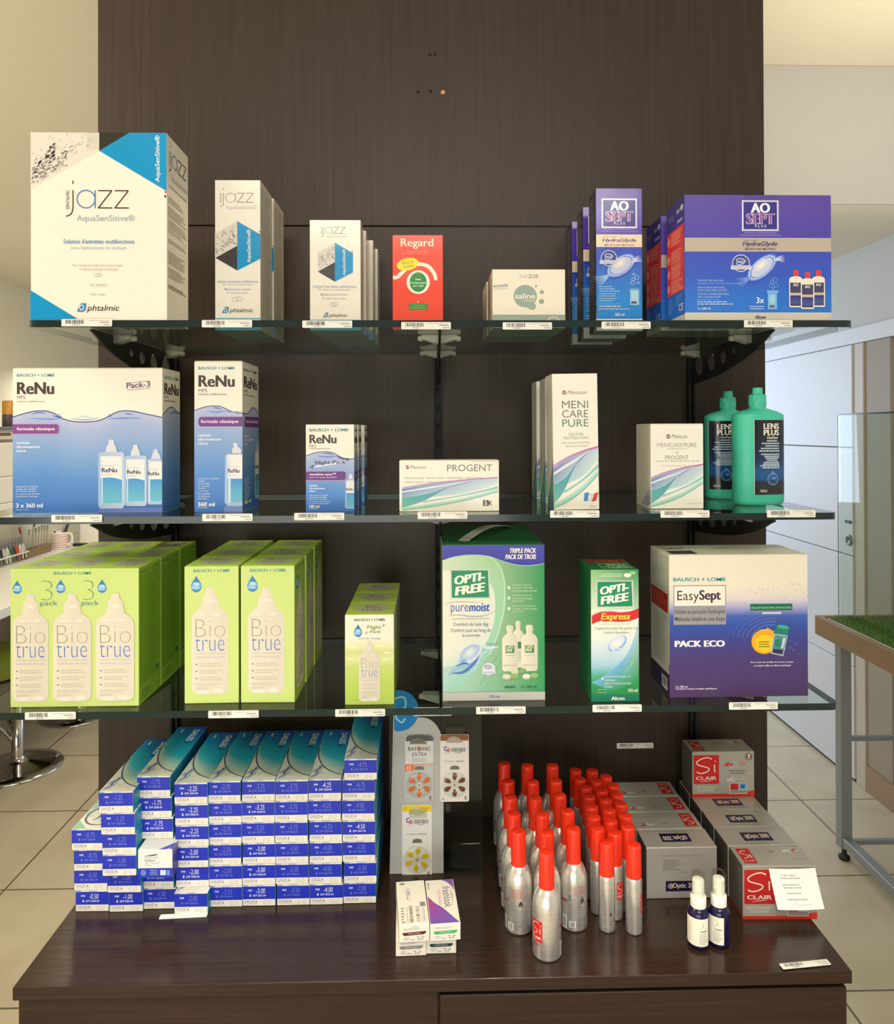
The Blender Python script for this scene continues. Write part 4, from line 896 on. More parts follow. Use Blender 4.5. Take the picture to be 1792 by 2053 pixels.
def art_progent(w, d, h):
    b = mk(w, d, h, C(244, 240, 228)); c = face(b, 'F', w, d, h).fr(68, 770, 882, 1178)
    meni_logo(c, 118, 808, 286, 838); c.T('PROGENT', 458, 804, 826, 858, C(116, 126, 114))
    c.T('Nettoyant intensif · Intensive Cleaner · Intensivreiniger · Intensiefreiniger', 112, 900, 748, 924, C(160, 154, 148)); c.T('Limpieza intensiva · Limpeza intensiva · Pulizia intensiva', 112, 932, 610, 956, C(160, 154, 148))
    meni_swoosh(c, lambda u, v: (88+u*784, 905+v*265)); c.R(750, 1090, 795, 1136, C(84, 76, 80)); c.P([(780, 1090), (806, 1112), (780, 1136)], C(84, 76, 80)); c.T('5', 762, 1096, 784, 1130, WH, wt=.03); c.T('x', 792, 1094, 824, 1132, C(110, 104, 104))
    return b
def art_menipure(w, d, h):
    b = mk(w, d, h, C(244, 240, 228)); c = face(b, 'F', w, d, h).fr(1302, 75, 1672, 1162)
    meni_logo(c, 1384, 208, 1584, 242); k = C(122, 130, 120)
    c.T('MENI', 1380, 292, 1594, 352, k); c.T('CARE', 1380, 366, 1594, 426, k); c.T('PURE', 1380, 440, 1594, 500, C(98, 140, 122))
    c.T('SOLUTION', 1432, 548, 1550, 570, C(150, 146, 138)); c.T('MULTIFONCTIONS', 1390, 578, 1592, 600, C(150, 146, 138)); c.T('pour toutes les lentilles', 1374, 616, 1604, 640, C(166, 160, 152)); c.T('rigides perméables', 1402, 644, 1586, 664, C(166, 160, 152))
    meni_swoosh(c, lambda u, v: (1304+u*368, 655+v*495))
    c.P([(1552, 1030), (1590, 1024), (1578, 1094), (1546, 1096)], C(70, 140, 206)); c.P([(1632, 1034), (1668, 1024), (1646, 1094), (1608, 1100)], C(214, 70, 56)); c.P([(1590, 1024), (1632, 1034), (1608, 1100), (1578, 1094)], C(240, 238, 236)); c.T('FABRIQUÉ\nEN\nFRANCE', 1582, 1034, 1632, 1092, C(110, 116, 150), al='CENTER'); c.T('250 ml', 1594, 1126, 1648, 1146, C(180, 174, 166))
    c = face(b, 'L', w, d, h).fr(0, 0, 100, 300); c.full(C(214, 208, 194)); c.B([(30, 300), (60, 230), (100, 186)], [(100, 300), (100, 260), (100, 190)], C(120, 170, 160), C(120, 120, 176)); c.B([(0, 300), (60, 240), (100, 215)], [(40, 300), (80, 270), (100, 250)], C(80, 150, 126), C(130, 184, 170))
    return b
def art_meniset(w, d, h):
    b = mk(w, d, h, C(244, 240, 230)); c = face(b, 'F', w, d, h).fr(225, 322, 578, 860)
    meni_logo(c, 330, 384, 470, 412); c.T('MENICARE', 268, 440, 440, 466, C(170, 168, 158)); c.T('PURE', 448, 440, 530, 466, C(140, 150, 140)); c.G(334, 474, 470, 482, 1, LGREY); c.L([(402, 490), (402, 514)], 4, C(190, 190, 180)); c.L([(391, 502), (413, 502)], 4, C(190, 190, 180))
    c.T('PROGENT', 322, 520, 480, 546, C(150, 152, 146)); c.G(258, 552, 546, 561, 1, LGREY); c.G(298, 583, 510, 591, 1, C(200, 196, 190))
    meni_swoosh(c, lambda u, v: (228+u*348, 574+v*276)); c.G(468, 824, 562, 831, 1, C(206, 200, 192))
    c = face(b, 'L', w, d, h).fr(0, 0, 100, 250); c.full(C(220, 214, 200)); c.B([(30, 245), (60, 215), (100, 186)], [(80, 245), (90, 240), (100, 235)], C(180, 172, 196), C(140, 146, 190))
    return b

# ---- bottom shelf
LIME = C(200, 219, 126); LIMED = C(122, 150, 46)
def drop(c, x, y, w_, h_, s='20'):
    P_ = [(x, y)]+[(x+w_*.5*math.sin(a), y+h_*.64-h_*.36*math.cos(a)) for a in [math.radians(50+10*k) for k in range(27)]]
    c.P(P_, C(36, 124, 186)); c.E(x, y+h_*.62, w_*.46, h_*.25, C(110, 176, 222)); c.T(s, x-w_*.26, y+h_*.42, x+w_*.26, y+h_*.62, C(236, 244, 246), wt=.02); c.G(x-w_*.45, y+h_*.68, x+w_*.45, y+h_*.78, 2, C(226, 238, 244))
def bio_bottle(c, x0, y0, x1, y1, k1=C(146, 146, 116), k2=C(86, 124, 196)):
    prof(c, x0, y0, x1, y1, BIOP, C(224, 216, 196), C(214, 206, 186)); W = x1-x0; H = y1-y0
    for u, v, r in ((.25, .25, .12), (.68, .25, .10), (.5, .12, .14), (.3, .97, .2), (.7, .965, .18)): c.E(x0+u*W, y0+v*H, r*W, r*.6*W*.7, C(236, 230, 214), edge=C(221, 213, 193))
    c.L([(x0+.04*W, y0+.272*H), (x0+.96*W, y0+.272*H)], H*.003, C(200, 194, 176))
    c.T('Bio', x0+.10*W, y0+.295*H, x0+.91*W, y0+.46*H, k1, wt=-.030); c.T('true', x0+.09*W, y0+.47*H, x0+.89*W, y0+.592*H, k2, wt=-.018)
    c.T('Solution multifonctions', x0+.1*W, y0+.602*H, x0+.92*W, y0+.623*H, C(186, 180, 156)); c.T('Inspirée par vos yeux', x0+.1*W, y0+.636*H, x0+.9*W, y0+.664*H, C(170, 172, 186))
    for i, v in enumerate((.70, .765, .83)):
        c.E(x0+.125*W, y0+(v+.016)*H, .03*W, .006*H, C(110, 120, 150)); c.G(x0+.2*W, y0+v*H, x0+.92*W, y0+(v+.042)*H, 2, C(194, 188, 166), seed=i+2)
    c.G(x0+.1*W, y0+.89*H, x0+.92*W, y0+.92*H, 2, C(196, 190, 168)); c.G(x0+.1*W, y0+.93*H, x0+.55*W, y0+.955*H, 2, C(186, 182, 176))
def art_bio_three(w, d, h):
    b = mk(w, d, h, LIME); c = face(b, 'F', w, d, h).fr(104, 455, 1240, 1692)
    blo(c, 486, 478, 820, 504, C(52, 150, 132))
    for x, y in ((165, 552), (548, 548), (914, 548)): drop(c, x, y, 82, 122)
    for x0, x1, xp0, xp1 in ((378, 476, 370, 520), (748, 842, 736, 886)):
        c.T('3', x0, 556, x1, 732, C(116, 150, 96), wt=-.036); c.T('pack', xp0, 738, xp1, 792, C(52, 134, 130))
    for x0, x1 in ((126, 442), (484, 820), (864, 1202)): bio_bottle(c, x0, 675, x1, 1642, k1=C(146, 150, 110), k2=C(78, 120, 196))
    c = face(b, 'R', w, d, h).fr(0, 0, 160, 600); c.full(C(146, 186, 56)); blo(c, 10, 14, 150, 26, C(70, 130, 90)); c.G(8, 34, 152, 520, 78, C(88, 130, 44), seed=6, fill=.42); c.E(134, 490, 12, 10, C(60, 120, 110)); c.G(20, 540, 100, 585, 7, C(100, 140, 50))
    return b
def flap_bio(w, d, n):
    b = MB(); b.box(-w/2+.0008, w/2-.0008, -d/2+.0008, d/2-.0008, 0.0001, .0009, C(176, 204, 84)); c = CV(b, lambda u, v, e: (-w/2+u*w, d/2-v*d, .0009+e)).fr(0, 0, 100*n, 100)
    for i in range(n):
        c.E(100*i+52, 48, 40, 38, C(190, 190, 152), edge=C(176, 184, 120)); c.E(100*i+52, 48, 34, 31, C(178, 178, 152)); c.T('Bio\ntrue', 100*i+30, 26, 100*i+74, 70, C(112, 114, 96), al='CENTER', ls=.8)
    return b
def art_bio_one(w, d, h):
    b = mk(w, d, h, LIME); c = face(b, 'F', w, d, h).fr(690, 388, 1255, 1812)
    blo(c, 786, 414, 1164, 446, C(44, 146, 132)); drop(c, 814, 482, 112, 172); bio_bottle(c, 768, 610, 1148, 1720)
    c = face(b, 'R', w, d, h).fr(0, 0, 400, 1424); c.full(C(170, 202, 76)); blo(c, 30, 30, 360, 60, C(60, 150, 130)); drop(c, 110, 100, 100, 170); bio_bottle(c, 60, 225, 350, 1330)
    return b
def art_bio_flight(w, d, h):
    b = mk(w, d, h, C(240, 236, 214)); c = face(b, 'F', w, d, h).fr(224, 568, 892, 1800)
    c.V(224, 900, 892, 1800, [(0, C(240, 236, 214)), (.12, C(226, 228, 168)), (.2, C(206, 216, 140)), (.3, C(222, 226, 160)), (.42, C(196, 214, 110)), (.7, C(180, 206, 84)), (1, C(176, 204, 80))])
    for i, (x, y, rx, ry) in enumerate(((330, 1000, 90, 34), (700, 985, 110, 30), (800, 1090, 80, 22), (310, 1170, 70, 26), (780, 1180, 90, 24))): c.E(x, y, rx, ry, C(240, 238, 206), edge=C(224, 228, 168) if y < 1050 else C(212, 220, 142))
    blo(c, 354, 616, 770, 650, C(54, 118, 140)); drop(c, 402, 694, 112, 174)
    c.T('Flight', 528, 712, 716, 774, C(96, 146, 66), wt=.01); c.T('Pack', 568, 778, 718, 816, C(76, 150, 66), wt=.01); c.T('Format Voyage', 414, 874, 710, 910, C(110, 146, 186))
    for x, y, k in ((750, 712, 1), (516, 812, -1)): c.L([(x-24*k, y+6*k), (x+26*k, y-6*k)], 6, C(100, 130, 170)); c.L([(x-12*k, y-22), (x+6*k, y), (x-8*k, y+24)], 6, C(100, 130, 170))
    bio_bottle(c, 414, 920, 700, 1755, k1=C(156, 152, 140), k2=C(110, 140, 186)); c.G(334, 1724, 400, 1738, 1, C(136, 160, 66))
    c = face(b, 'R', w, d, h).fr(0, 0, 100, 250); c.V(0, 0, 100, 250, [(0, C(190, 190, 172)), (.35, C(180, 190, 150)), (.7, C(160, 184, 84)), (1, C(150, 178, 70))]); c.G(12, 20, 88, 226, 34, C(140, 146, 120), seed=3, fill=.35)
    return b
OG = C(22, 140, 96)
def opti_logo(c, x0, y0, x1, y1):
    W, H = x1-x0, y1-y0; f = lambda u, v: (x0+u*W, y0+v*H)
    c.P([f(-.035, -.03), f(1.03, -.03), f(1.05, 1.03), f(-.02, 1.03)], C(206, 212, 202)); c.P([f(0, .01), f(.985, .01), f(1.01, .985), f(.01, .985)], OG)
    c.T('OPTI-', *f(.07, .22), *f(.91, .53), C(246, 244, 228), wt=.055, skew=-.15, sh=.08); c.T('FREE', *f(.09, .605), *f(.91, .915), C(246, 244, 228), wt=.055, skew=-.15, sh=.08)
def obottle(c, x0, y0, x1, y1, full=True):
    prof(c, x0, y0, x1, y1, OPTP, C(232, 228, 206), C(206, 206, 184)); W = x1-x0; H = y1-y0; cx = (x0+x1)/2
    if full:
        c.R(x0+.22*W, y0+.445*H, x0+.78*W, y0+.605*H, C(60, 126, 70)); c.T('OPTI-\nFREE', x0+.26*W, y0+.465*H, x0+.74*W, y0+.585*H, C(220, 232, 190), wt=.04, ls=.75, skew=-.1); c.T('puremoist', x0+.2*W, y0+.64*H, x0+.8*W, y0+.675*H, C(120, 140, 186)); c.R(x0+.06*W, y0+.855*H, x1-.06*W, y0+.89*H, C(200, 194, 186))
def art_opti_three(w, d, h):
    b = mk(w, d, h, C(26, 110, 64)); c = face(b, 'F', w, d, h).fr(108, 268, 1155, 1826); G1 = C(40, 148, 84)
    c.B([(108, 268), (1155, 268)], [(108, 1745), (1155, 1745)], [C(206, 222, 190), C(34, 146, 80)], [C(180, 216, 200), C(44, 152, 86)])
    edge = spl([(560, 370), (680, 470), (735, 640), (735, 860), (700, 1050), (640, 1230), (560, 1400), (430, 1560), (280, 1680), (140, 1745)], 6)
    n = len(edge)
    c.B([(108, 268+(1745-268)*i/(n-1)) for i in range(n)], edge, [mix(C(214, 226, 196), C(180, 214, 214), i/(n-1)) for i in range(n)], [mix(C(160, 206, 150), C(150, 210, 190), min(1, 1.2*i/(n-1))) for i in range(n)])
    core = spl([(440, 520), (560, 600), (640, 760), (640, 1000), (590, 1180), (500, 1330), (380, 1430), (200, 1480), (110, 1500)], 6); n = len(core)
    c.B([(108, 520+(1500-520)*i/(n-1)) for i in range(n)], core, C(240, 236, 218), [mix(C(236, 234, 214), C(200, 224, 220), i/(n-1)) for i in range(n)])
    e2 = [(x+7, y) for x, y in edge[:len(edge)*2//3]]; c.L(e2, 16, C(186, 224, 186))
    for k in range(4): c.L(spl([(1000-90*k, 1250+20*k), (880-80*k, 1420), (660-70*k, 1740)], 6), 8, C(96, 184, 122), True)
    hill = spl([(108, 420), (220, 385), (380, 365), (560, 375), (700, 420), (850, 465), (1000, 476), (1155, 458)], 6)
    c.B([(x, 268) for x, y in hill], hill, C(70, 72, 180), C(58, 58, 166)); c.L(hill, 7, C(176, 206, 190))
    c.T('TRIPLE PACK', 798, 300, 1072, 348, WH, wt=.045, sh=.22); c.T('PACK DE TROIS', 752, 362, 1072, 410, WH, wt=.045, sh=.22)
    opti_logo(c, 200, 518, 580, 796)
    c.L(spl([(120, 872), (190, 842), (300, 834), (420, 838), (490, 842)], 5), 8, C(176, 176, 176), True); c.L(spl([(170, 978), (270, 966), (400, 982), (540, 976), (676, 922)], 6), 12, C(176, 176, 176), True)
    c.T('pure', 192, 868, 372, 964, C(96, 110, 190)); c.T('moist', 376, 850, 592, 932, C(40, 90, 190), wt=.03, sh=.2); c.T('MULTI-PURPOSE DISINFECTING SOLUTION', 206, 999, 585, 1015, C(150, 150, 150))
    k = C(124, 120, 136); c.T('Comfort de hele dag', 218, 1042, 576, 1088, k, wt=.01); c.T('Confort tout au long de', 192, 1104, 602, 1148, k, wt=.01); c.T('la journée', 308, 1158, 488, 1194, k, wt=.01)
    c.E(390, 1358, 130, 80, C(206, 220, 236), rot=-.6); c.E(385, 1345, 112, 62, C(240, 238, 228), rot=-.6, edge=C(150, 186, 230)); c.E(318, 1425, 60, 30, C(120, 164, 220), rot=-.3, edge=C(190, 214, 236))
    for P_, w_, q in (([(160, 1580), (260, 1500), (400, 1470), (500, 1360)], 40, C(150, 190, 226)), ([(200, 1550), (320, 1540), (430, 1450), (530, 1330)], 30, C(70, 120, 190)), ([(500, 1280), (580, 1300), (680, 1290)], 30, C(206, 226, 232)), ([(540, 1250), (600, 1262), (680, 1258)], 10, C(110, 150, 200)), ([(350, 1570), (440, 1500), (520, 1350), (640, 1320)], 22, C(190, 214, 232)), ([(240, 1480), (330, 1450), (380, 1470)], 18, C(60, 110, 186))): c.L(spl(P_, 6), w_, q, True)
    c.E(577, 1510, 68, 62, C(214, 222, 230)); c.O(570, 1490, 40, 18, 10, C(140, 120, 190), rot=.2); c.R(512, 1528, 646, 1560, C(226, 226, 232)); c.G(520, 1538, 640, 1552, 1, C(150, 140, 180)); c.G(566, 1614, 722, 1648, 2, C(150, 206, 150), fill=.6)
    for i, (y, ls_) in enumerate(((660, ('Verbeterde reiniging &', 'desinfectie / Nettoyage', '& Décontamination avancés')), (765, ('Verzorgt & houdt vocht', 'vast / Humecte & Retient', "l'hydratation")), (870, ('Comfort van ’s morgens tot', "’s avonds / Confort du matin", 'jusqu’au soir')))):
        for j, s in enumerate(ls_): c.T(s, 820, y+28*j, 820+(200, 212, 254, 210, 214, 120, 246, 256, 118)[i*3+j], y+22+28*j, C(200, 228, 180), wt=.01)
        c.E(788, y+36, 15, 18, C(220, 234, 220))
    obottle(c, 824, 1030, 940, 1500, False); c.R(878, 1240, 912, 1310, C(60, 126, 70)); c.G(880, 1330, 912, 1440, 4, C(170, 170, 160)); obottle(c, 716, 1072, 878, 1536); obottle(c, 914, 1070, 1082, 1536)
    for x, y, q in ((845, 1537, C(206, 218, 184)), (926, 1527, C(130, 176, 110)), (838, 1582, C(150, 180, 110)), (760, 1585, C(234, 216, 200)), (964, 1585, C(226, 228, 208)), (1044, 1575, C(150, 190, 120))): c.E(x, y+14, 40, 22, mix(q, C(90, 120, 80), .35)); c.E(x, y, 40, 22, q)
    c.T('3 x 300 ml', 906, 1678, 1070, 1706, C(40, 112, 76), wt=.03); c.R(740, 1684, 850, 1704, C(46, 126, 82))
    c.R(108, 1742, 1155, 1826, C(190, 190, 184)); c.T('Alcon', 580, 1768, 694, 1800, C(100, 128, 170), wt=.03)
    c = face(b, 'L', w, d, h).fr(0, 0, 100, 100); c.full(C(150, 170, 150))
    return b
def art_opti_express(w, d, h):
    b = mk(w, d, h, C(34, 128, 78)); c = face(b, 'F', w, d, h).fr(290, 250, 870, 1800)
    c.B([(290, 250), (870, 250)], [(290, 720), (870, 720)], [C(140, 194, 130), C(40, 142, 86)], [C(222, 230, 208), C(170, 208, 174)])
    c.V(290, 720, 870, 1800, [(0, C(234, 234, 214)), (.25, C(230, 234, 224)), (.45, C(206, 224, 232)), (.62, C(150, 200, 220)), (.72, C(80, 170, 140)), (.85, C(34, 142, 76)), (1, C(30, 134, 76))])
    rt = spl([(870, 800), (830, 1000), (720, 1250), (560, 1420), (400, 1530), (290, 1570)], 6); rb = [(870, 800+(1730-800)*i/(len(rt)-1)) for i in range(len(rt))]
    c.B(rt, [(870-(870-x)*.62, 1720-(1720-y)*.25) for x, y in rt], [mix(C(196, 220, 226), C(110, 176, 220), min(1, 2*i/len(rt))) for i in range(len(rt))], C(44, 150, 84)); c.B([(870-(870-x)*.62, 1720-(1720-y)*.25) for x, y in rt], [(870, 1600) for _ in rt], C(44, 150, 84), C(40, 146, 80))
    for k in range(3): c.L(spl([(866-10*k, 1090+100*k), (800-20*k, 1300+50*k), (660, 1500+30*k)], 6), 7, C(130, 196, 140), True)
    c.E(735, 318, 46, 24, C(226, 230, 214)); c.E(800, 296, 38, 22, C(120, 176, 110)); c.E(800, 288, 36, 18, C(160, 200, 140)); c.E(735, 312, 42, 20, C(242, 238, 226)); c.G(420, 296, 668, 308, 1, C(214, 230, 200), fill=.7); c.G(390, 318, 668, 332, 1, C(214, 230, 200), fill=.7)
    opti_logo(c, 368, 388, 790, 688)
    red = spl([(300, 790), (400, 752), (520, 745), (640, 752), (760, 742), (870, 706)], 6); c.B(red, [(x, y+(100 if x < 420 else 112)) for x, y in red], C(214, 44, 50), C(206, 36, 44))
    c.L([(x, y-8) for x, y in red[:18]], 10, C(170, 190, 160), True); c.T('Express', 408, 762, 768, 862, C(250, 206, 60), wt=.04, sh=.2)
    c.T('Multi-Purpose Disinfecting Solution', 410, 884, 772, 900, C(170, 172, 166)); c.T('Tragekomfort über den ganzen Tag', 332, 924, 856, 962, C(140, 156, 136), wt=.01); c.T('Comfort Quotidiano', 438, 974, 750, 1008, C(140, 156, 136), wt=.01)
    for k in range(6): c.O(520+k*14, 1240-k*16, 170-24*k, 110-16*k, 5, C(206, 222, 226), rot=-.6)
    c.E(610, 1120, 128, 72, C(140, 172, 226), rot=-.65); c.E(606, 1110, 112, 60, C(238, 236, 226), rot=-.65, edge=C(206, 220, 240)); c.E(600, 1195, 60, 22, C(150, 184, 226), rot=-.2, edge=C(206, 222, 236))
    for s, y, xr in (('Fortschrittliche Reinigung und', 1496, 762), ('Desinfektion', 1534, 580), ('Pulizia e Disinfezione di Livello', 1574, 770), ('Avanzato', 1610, 550)): c.T(s, 450, y, xr, y+26, C(206, 230, 190), wt=.01)
    c.E(424, 1528, 11, 15, C(226, 238, 224)); c.L([(372, 1660), (468, 1660), (468, 1694), (372, 1694), (372, 1660)], 4, C(200, 226, 190)); c.T('355 ml', 734, 1652, 850, 1690, C(220, 234, 206), wt=.03)
    c.R(290, 1722, 870, 1800, C(18, 120, 96)); c.T('Alcon', 530, 1742, 692, 1784, WH, wt=.035)
    c = face(b, 'L', w, d, h).fr(0, 0, 100, 300); c.full(C(28, 112, 66)); c.G(12, 20, 90, 280, 40, C(52, 134, 86), seed=4, fill=.4)
    c = face(b, 'T', w, d, h).fr(0, 0, 100, 100); c.full(C(26, 108, 62)); c.R(8, 6, 96, 34, C(150, 44, 40)); c.T('Express', 30, 12, 80, 30, C(206, 140, 60), rot=180, sh=.2); c.R(28, 44, 92, 88, C(30, 120, 72)); c.T('OPTI-\nFREE', 36, 48, 86, 84, C(176, 200, 166), rot=180, wt=.03, ls=.75)
    for x0, y0, x1, y1 in ((28, 42, 92, 45), (28, 86, 92, 89), (28, 42, 30, 89), (90, 42, 92, 89)): c.R(x0, y0, x1, y1, C(140, 180, 140))
    return b
def art_easy(w, d, h):
    CR = C(238, 230, 210); b = mk(w, d, h, CR); c = face(b, 'F', w, d, h).fr(258, 215, 1650, 1625)
    c.V(258, 215, 1650, 1625, [(0, CR), (.22, CR), (.31, C(224, 216, 214)), (.37, C(168, 170, 214)), (.43, C(70, 96, 184)), (.50, C(48, 82, 170)), (.60, C(62, 66, 144)), (.72, C(72, 58, 118)), (1, C(76, 52, 100))])
    r = random.Random(5)
    for i in range(34): c.l = 4+i % 4; x = r.uniform(1080, 1640); c.E(x, r.uniform(480, 670)-(x-1300)*.12+30, r.uniform(4, 9), r.uniform(4, 9), C(196, 196, 200))
    for k in range(6): c.O(1290, 1050, 440-46*k, 300-32*k, 5, mix(C(60, 100, 190), C(120, 160, 220), k/6), a0=PI*1.02, a1=PI*1.55)
    for k in range(2): c.O(1290, 1150, 300+40*k, 300+20*k, 4, C(84, 72, 140))
    blo(c, 298, 436, 824, 472, C(54, 150, 158))
    c.R(300, 512, 826, 905, C(146, 144, 150)); c.R(308, 520, 818, 716, C(240, 236, 224))
    c.T('Easy', 338, 566, 556, 690, C(60, 42, 40)); c.T('Sept', 558, 560, 776, 688, C(70, 44, 66), wt=.035)
    c.R(303, 716, 824, 900, C(156, 154, 158)); c.T("Solution au peroxyde d'hydrogène", 314, 752, 814, 806, C(70, 62, 72), wt=.012); c.T('Méthode simple en une étape', 314, 824, 814, 880, C(70, 62, 72), wt=.012)
    c.T('PACK ECO', 308, 1062, 814, 1124, C(246, 242, 246), wt=.06)
    c.R(1070, 702, 1494, 768, C(28, 110, 86)); c.T('EXCLUSIF EN BI-MATÉRIEL POUR VOS YEUX', 1080, 728, 1484, 750, C(160, 226, 150), wt=.02); c.R(1190, 784, 1382, 804, C(206, 212, 232))
    c.E(1208, 1080, 128, 122, C(246, 176, 30)); c.E(1214, 1090, 92, 96, C(248, 206, 40)); c.P([(1236, 936), (1316, 982), (1244, 1030)], C(250, 170, 40)); c.P([(1100, 1020), (1170, 958), (1246, 950), (1250, 1010), (1180, 1020)], C(248, 172, 40)); c.G(1140, 1070, 1272, 1140, 3, C(140, 120, 20), al='C')
    c.P([(1336, 920), (1462, 944), (1446, 1020), (1310, 1000)], C(30, 130, 110)); c.E(1400, 935, 64, 20, C(60, 170, 140), rot=.18); c.P([(1306, 1000), (1446, 1020), (1400, 1226), (1270, 1196)], C(176, 196, 204)); c.P([(1318, 1012), (1436, 1030), (1394, 1210), (1286, 1186)], C(80, 140, 150)); c.P([(1300, 1150), (1402, 1164), (1392, 1212), (1286, 1188)], C(50, 44, 70)); c.P([(1400, 1040), (1426, 1044), (1398, 1150), (1378, 1146)], C(214, 222, 222)); c.E(1346, 1096, 34, 40, C(34, 130, 110))
    l0 = c.l
    for i in range(22): c.l = l0+i % 4; c.E(r.uniform(1300, 1560), r.uniform(860, 1220), 5, 5, C(120, 150, 220))
    c.T('Pour toutes les lentilles de contact souples', 1066, 1274, 1502, 1296, C(220, 206, 220), wt=.025); c.T('y compris celles en silicone hydrogel', 1100, 1306, 1474, 1332, C(220, 206, 220), wt=.025)
    c.T('3 x 360 ml', 316, 1508, 434, 1528, C(236, 220, 230), wt=.03); c.T('Contient 3 étuis à lentilles spécifiques', 316, 1532, 728, 1552, C(236, 220, 230), wt=.03)
    c = face(b, 'L', w, d, h).fr(0, 0, 100, 220); c.R(0, 170, 100, 220, C(58, 44, 90)); c.R(2, 4, 98, 186, C(224, 220, 206)); c.R(4, 62, 92, 92, C(186, 44, 40)); c.G(10, 66, 88, 90, 4, C(206, 96, 80)); c.G(10, 22, 92, 60, 12, C(186, 184, 174), fill=.45); c.G(20, 98, 92, 176, 24, C(184, 182, 172), fill=.45, seed=8); c.R(60, 194, 90, 214, C(214, 212, 214)); c.bars(64, 196, 86, 208, C(60, 56, 66), n=8)
    return b
def flap_easy(w, d):
    b = MB(); b.box(-w/2+.0008, w/2-.0008, -d/2+.0008, d/2-.0008, 0.0001, .0010, C(222, 216, 196)); c = CV(b, lambda u, v, e: (-w/2+u*w, d/2-v*d, .001+e)).fr(0, 0, 100, 50)
    c.R(3, 2, 22, 46, C(226, 220, 200)); c.R(3, 30, 22, 46, C(74, 62, 80)); c.T('EasySept', 5, 10, 20, 27, C(60, 50, 56), wt=.02); c.R(2, .6, 22, 2.6, C(150, 80, 70)); c.G(40, 10, 78, 26, 3, C(198, 194, 172), al='C')
    for a in ((3, 2, 22, 3), (3, 45, 22, 46), (3, 2, 3.4, 46), (21.6, 2, 22, 46)): c.R(*a, C(96, 90, 90))
    return b

CART_N = {}
def put_carton(mesh_, mats, label, x, y, z, d, group=None, rz=0.0, parts=(), rl=0.0, cat='carton', name='lens_solution_carton'):
    """mesh_: shared mesh whose base centre is its origin; y is the front face"""
    if parts:
        r_ = empty(name, (x, y+d/2, z), label, cat, group, rz); r_.rotation_euler = (0, rl, rz)
        o = bpy.data.objects.new('carton_body', mesh_); COL.objects.link(o); o.parent = r_
        for pn, pm, loc in parts:
            o = bpy.data.objects.new(pn, pm); COL.objects.link(o); o.parent = r_; o.location = loc
        return r_
    o = bpy.data.objects.new(name, mesh_); COL.objects.link(o); o.location = (x, y+d/2, z); o.rotation_euler = (0, rl, rz)
    return tag(o, label, cat, group)
def rect_top(xl, xr, yf, yt, zb):      # a carton on the top shelf: known front plane y
    a, c_ = ony(xl, (yt+650)/2, yf), ony(xr, (yt+650)/2, yf); t = ony((xl+xr)/2, yt, yf)
    return (a.x+c_.x)/2, c_.x-a.x, t.z-zb
def rect_on(xl, xr, yb, yt, zb):       # front bottom edge seen on the shelf
    a, c_ = onz(xl, yb, zb), onz(xr, yb, zb); y = (a.y+c_.y)/2; t = ony((xl+xr)/2, yt, y)
    return (a.x+c_.x)/2, y, c_.x-a.x, t.z-zb
EPS = 0.0004
zt, zm, zl = SH[0]+EPS, SH[1]+EPS, SH[2]+EPS
# --- top shelf, left to right
x, w, h = rect_top(61.5, 334.5, .006, 266, zt); d = .088
b = MB(); b.box(-.034, .0306, -.0006, .0002, 0, .0225, W8); b.box(-.034, .0306, -.0006, .02, .0225, .0229, W8)
put_carton(art_jazz_big(w, d, h).mesh('lens_solution_carton', M_GLOSS), None, 'largest white carton with blue corners at left end of top shelf', x, .006, zt, d, parts=[('seal_tape', b.mesh('seal_tape', M_HOLD), (.018, -d/2-.0004, h-.0225))])
x, w, h = rect_top(431, 522, .102, 361, zt); d = .080
mj = art_jazz_tall(w, d, h).mesh('lens_solution_carton', M_GLOSS)
put_carton(mj, None, 'tall narrow white carton with blue hexagon on top shelf, front one', x, .102, zt, d, 'tall white cartons with a blue hexagon')
put_carton(mj, None, 'tall narrow white carton hidden behind the front one with the blue hexagon', x+.0015, .102+d+.006, zt, d, 'tall white cartons with a blue hexagon')
x, w, h = rect_top(621, 723, .104, 441, zt); d = .058
mj = art_jazz_small(w, d, h).mesh('lens_solution_carton', M_GLOSS)
for i, (yy, dx) in enumerate(((.104, 0), (.1715, .003), (.236, .0095), (.278, .013))):
    dd = d if i < 2 else .040
    put_carton(mj if i < 2 else None or mj, None, 'short white carton with blue hexagon on top shelf, %s of its row of four' % ('front one', 'second', 'third', 'rearmost')[i], x+dx, (.104, .1695, .2305, .2915)[i] if False else (.104, .1625, .221, .2795)[i], zt, d, 'short white cartons with a blue hexagon')
x, w, h = rect_top(787, 888, .10, 471, zt)
put_carton(art_regard(w, .05, h).mesh('lens_solution_carton', M_GLOSS), None, 'bright red carton with green disc in middle of top shelf', x, .10, zt, .05)
x, w, h = rect_top(987, 1133, .078, 540, zt); d = .084
ma = art_avizor(w, d, h).mesh('saline_carton', M_CARD)
put_carton(ma, None, 'low cream carton with grey-green circle and band on top shelf', x, .078, zt, d, 'low cream saline cartons', name='saline_carton')
put_carton(ma, None, 'low cream carton peeking out behind the one with grey-green circle', x-.0015, .168, zt, d, 'low cream saline cartons', name='saline_carton')
x, w, h = rect_top(1195, 1287, .11, 378, zt); d = .048
ma = art_ao_tall(w, d, h).mesh('lens_solution_carton', M_GLOSS)
for i, yy in enumerate((.11, .204, .288)):
    put_carton(ma, None, 'tall shiny purple and blue carton on top shelf, %s of three' % ('front one', 'middle one', 'rearmost')[i], x+(0, 0, -.002)[i], yy, zt, d, 'tall purple and blue cartons')
x, w, h = rect_top(1372.5, 1666, .008, 391, zt); d = .076
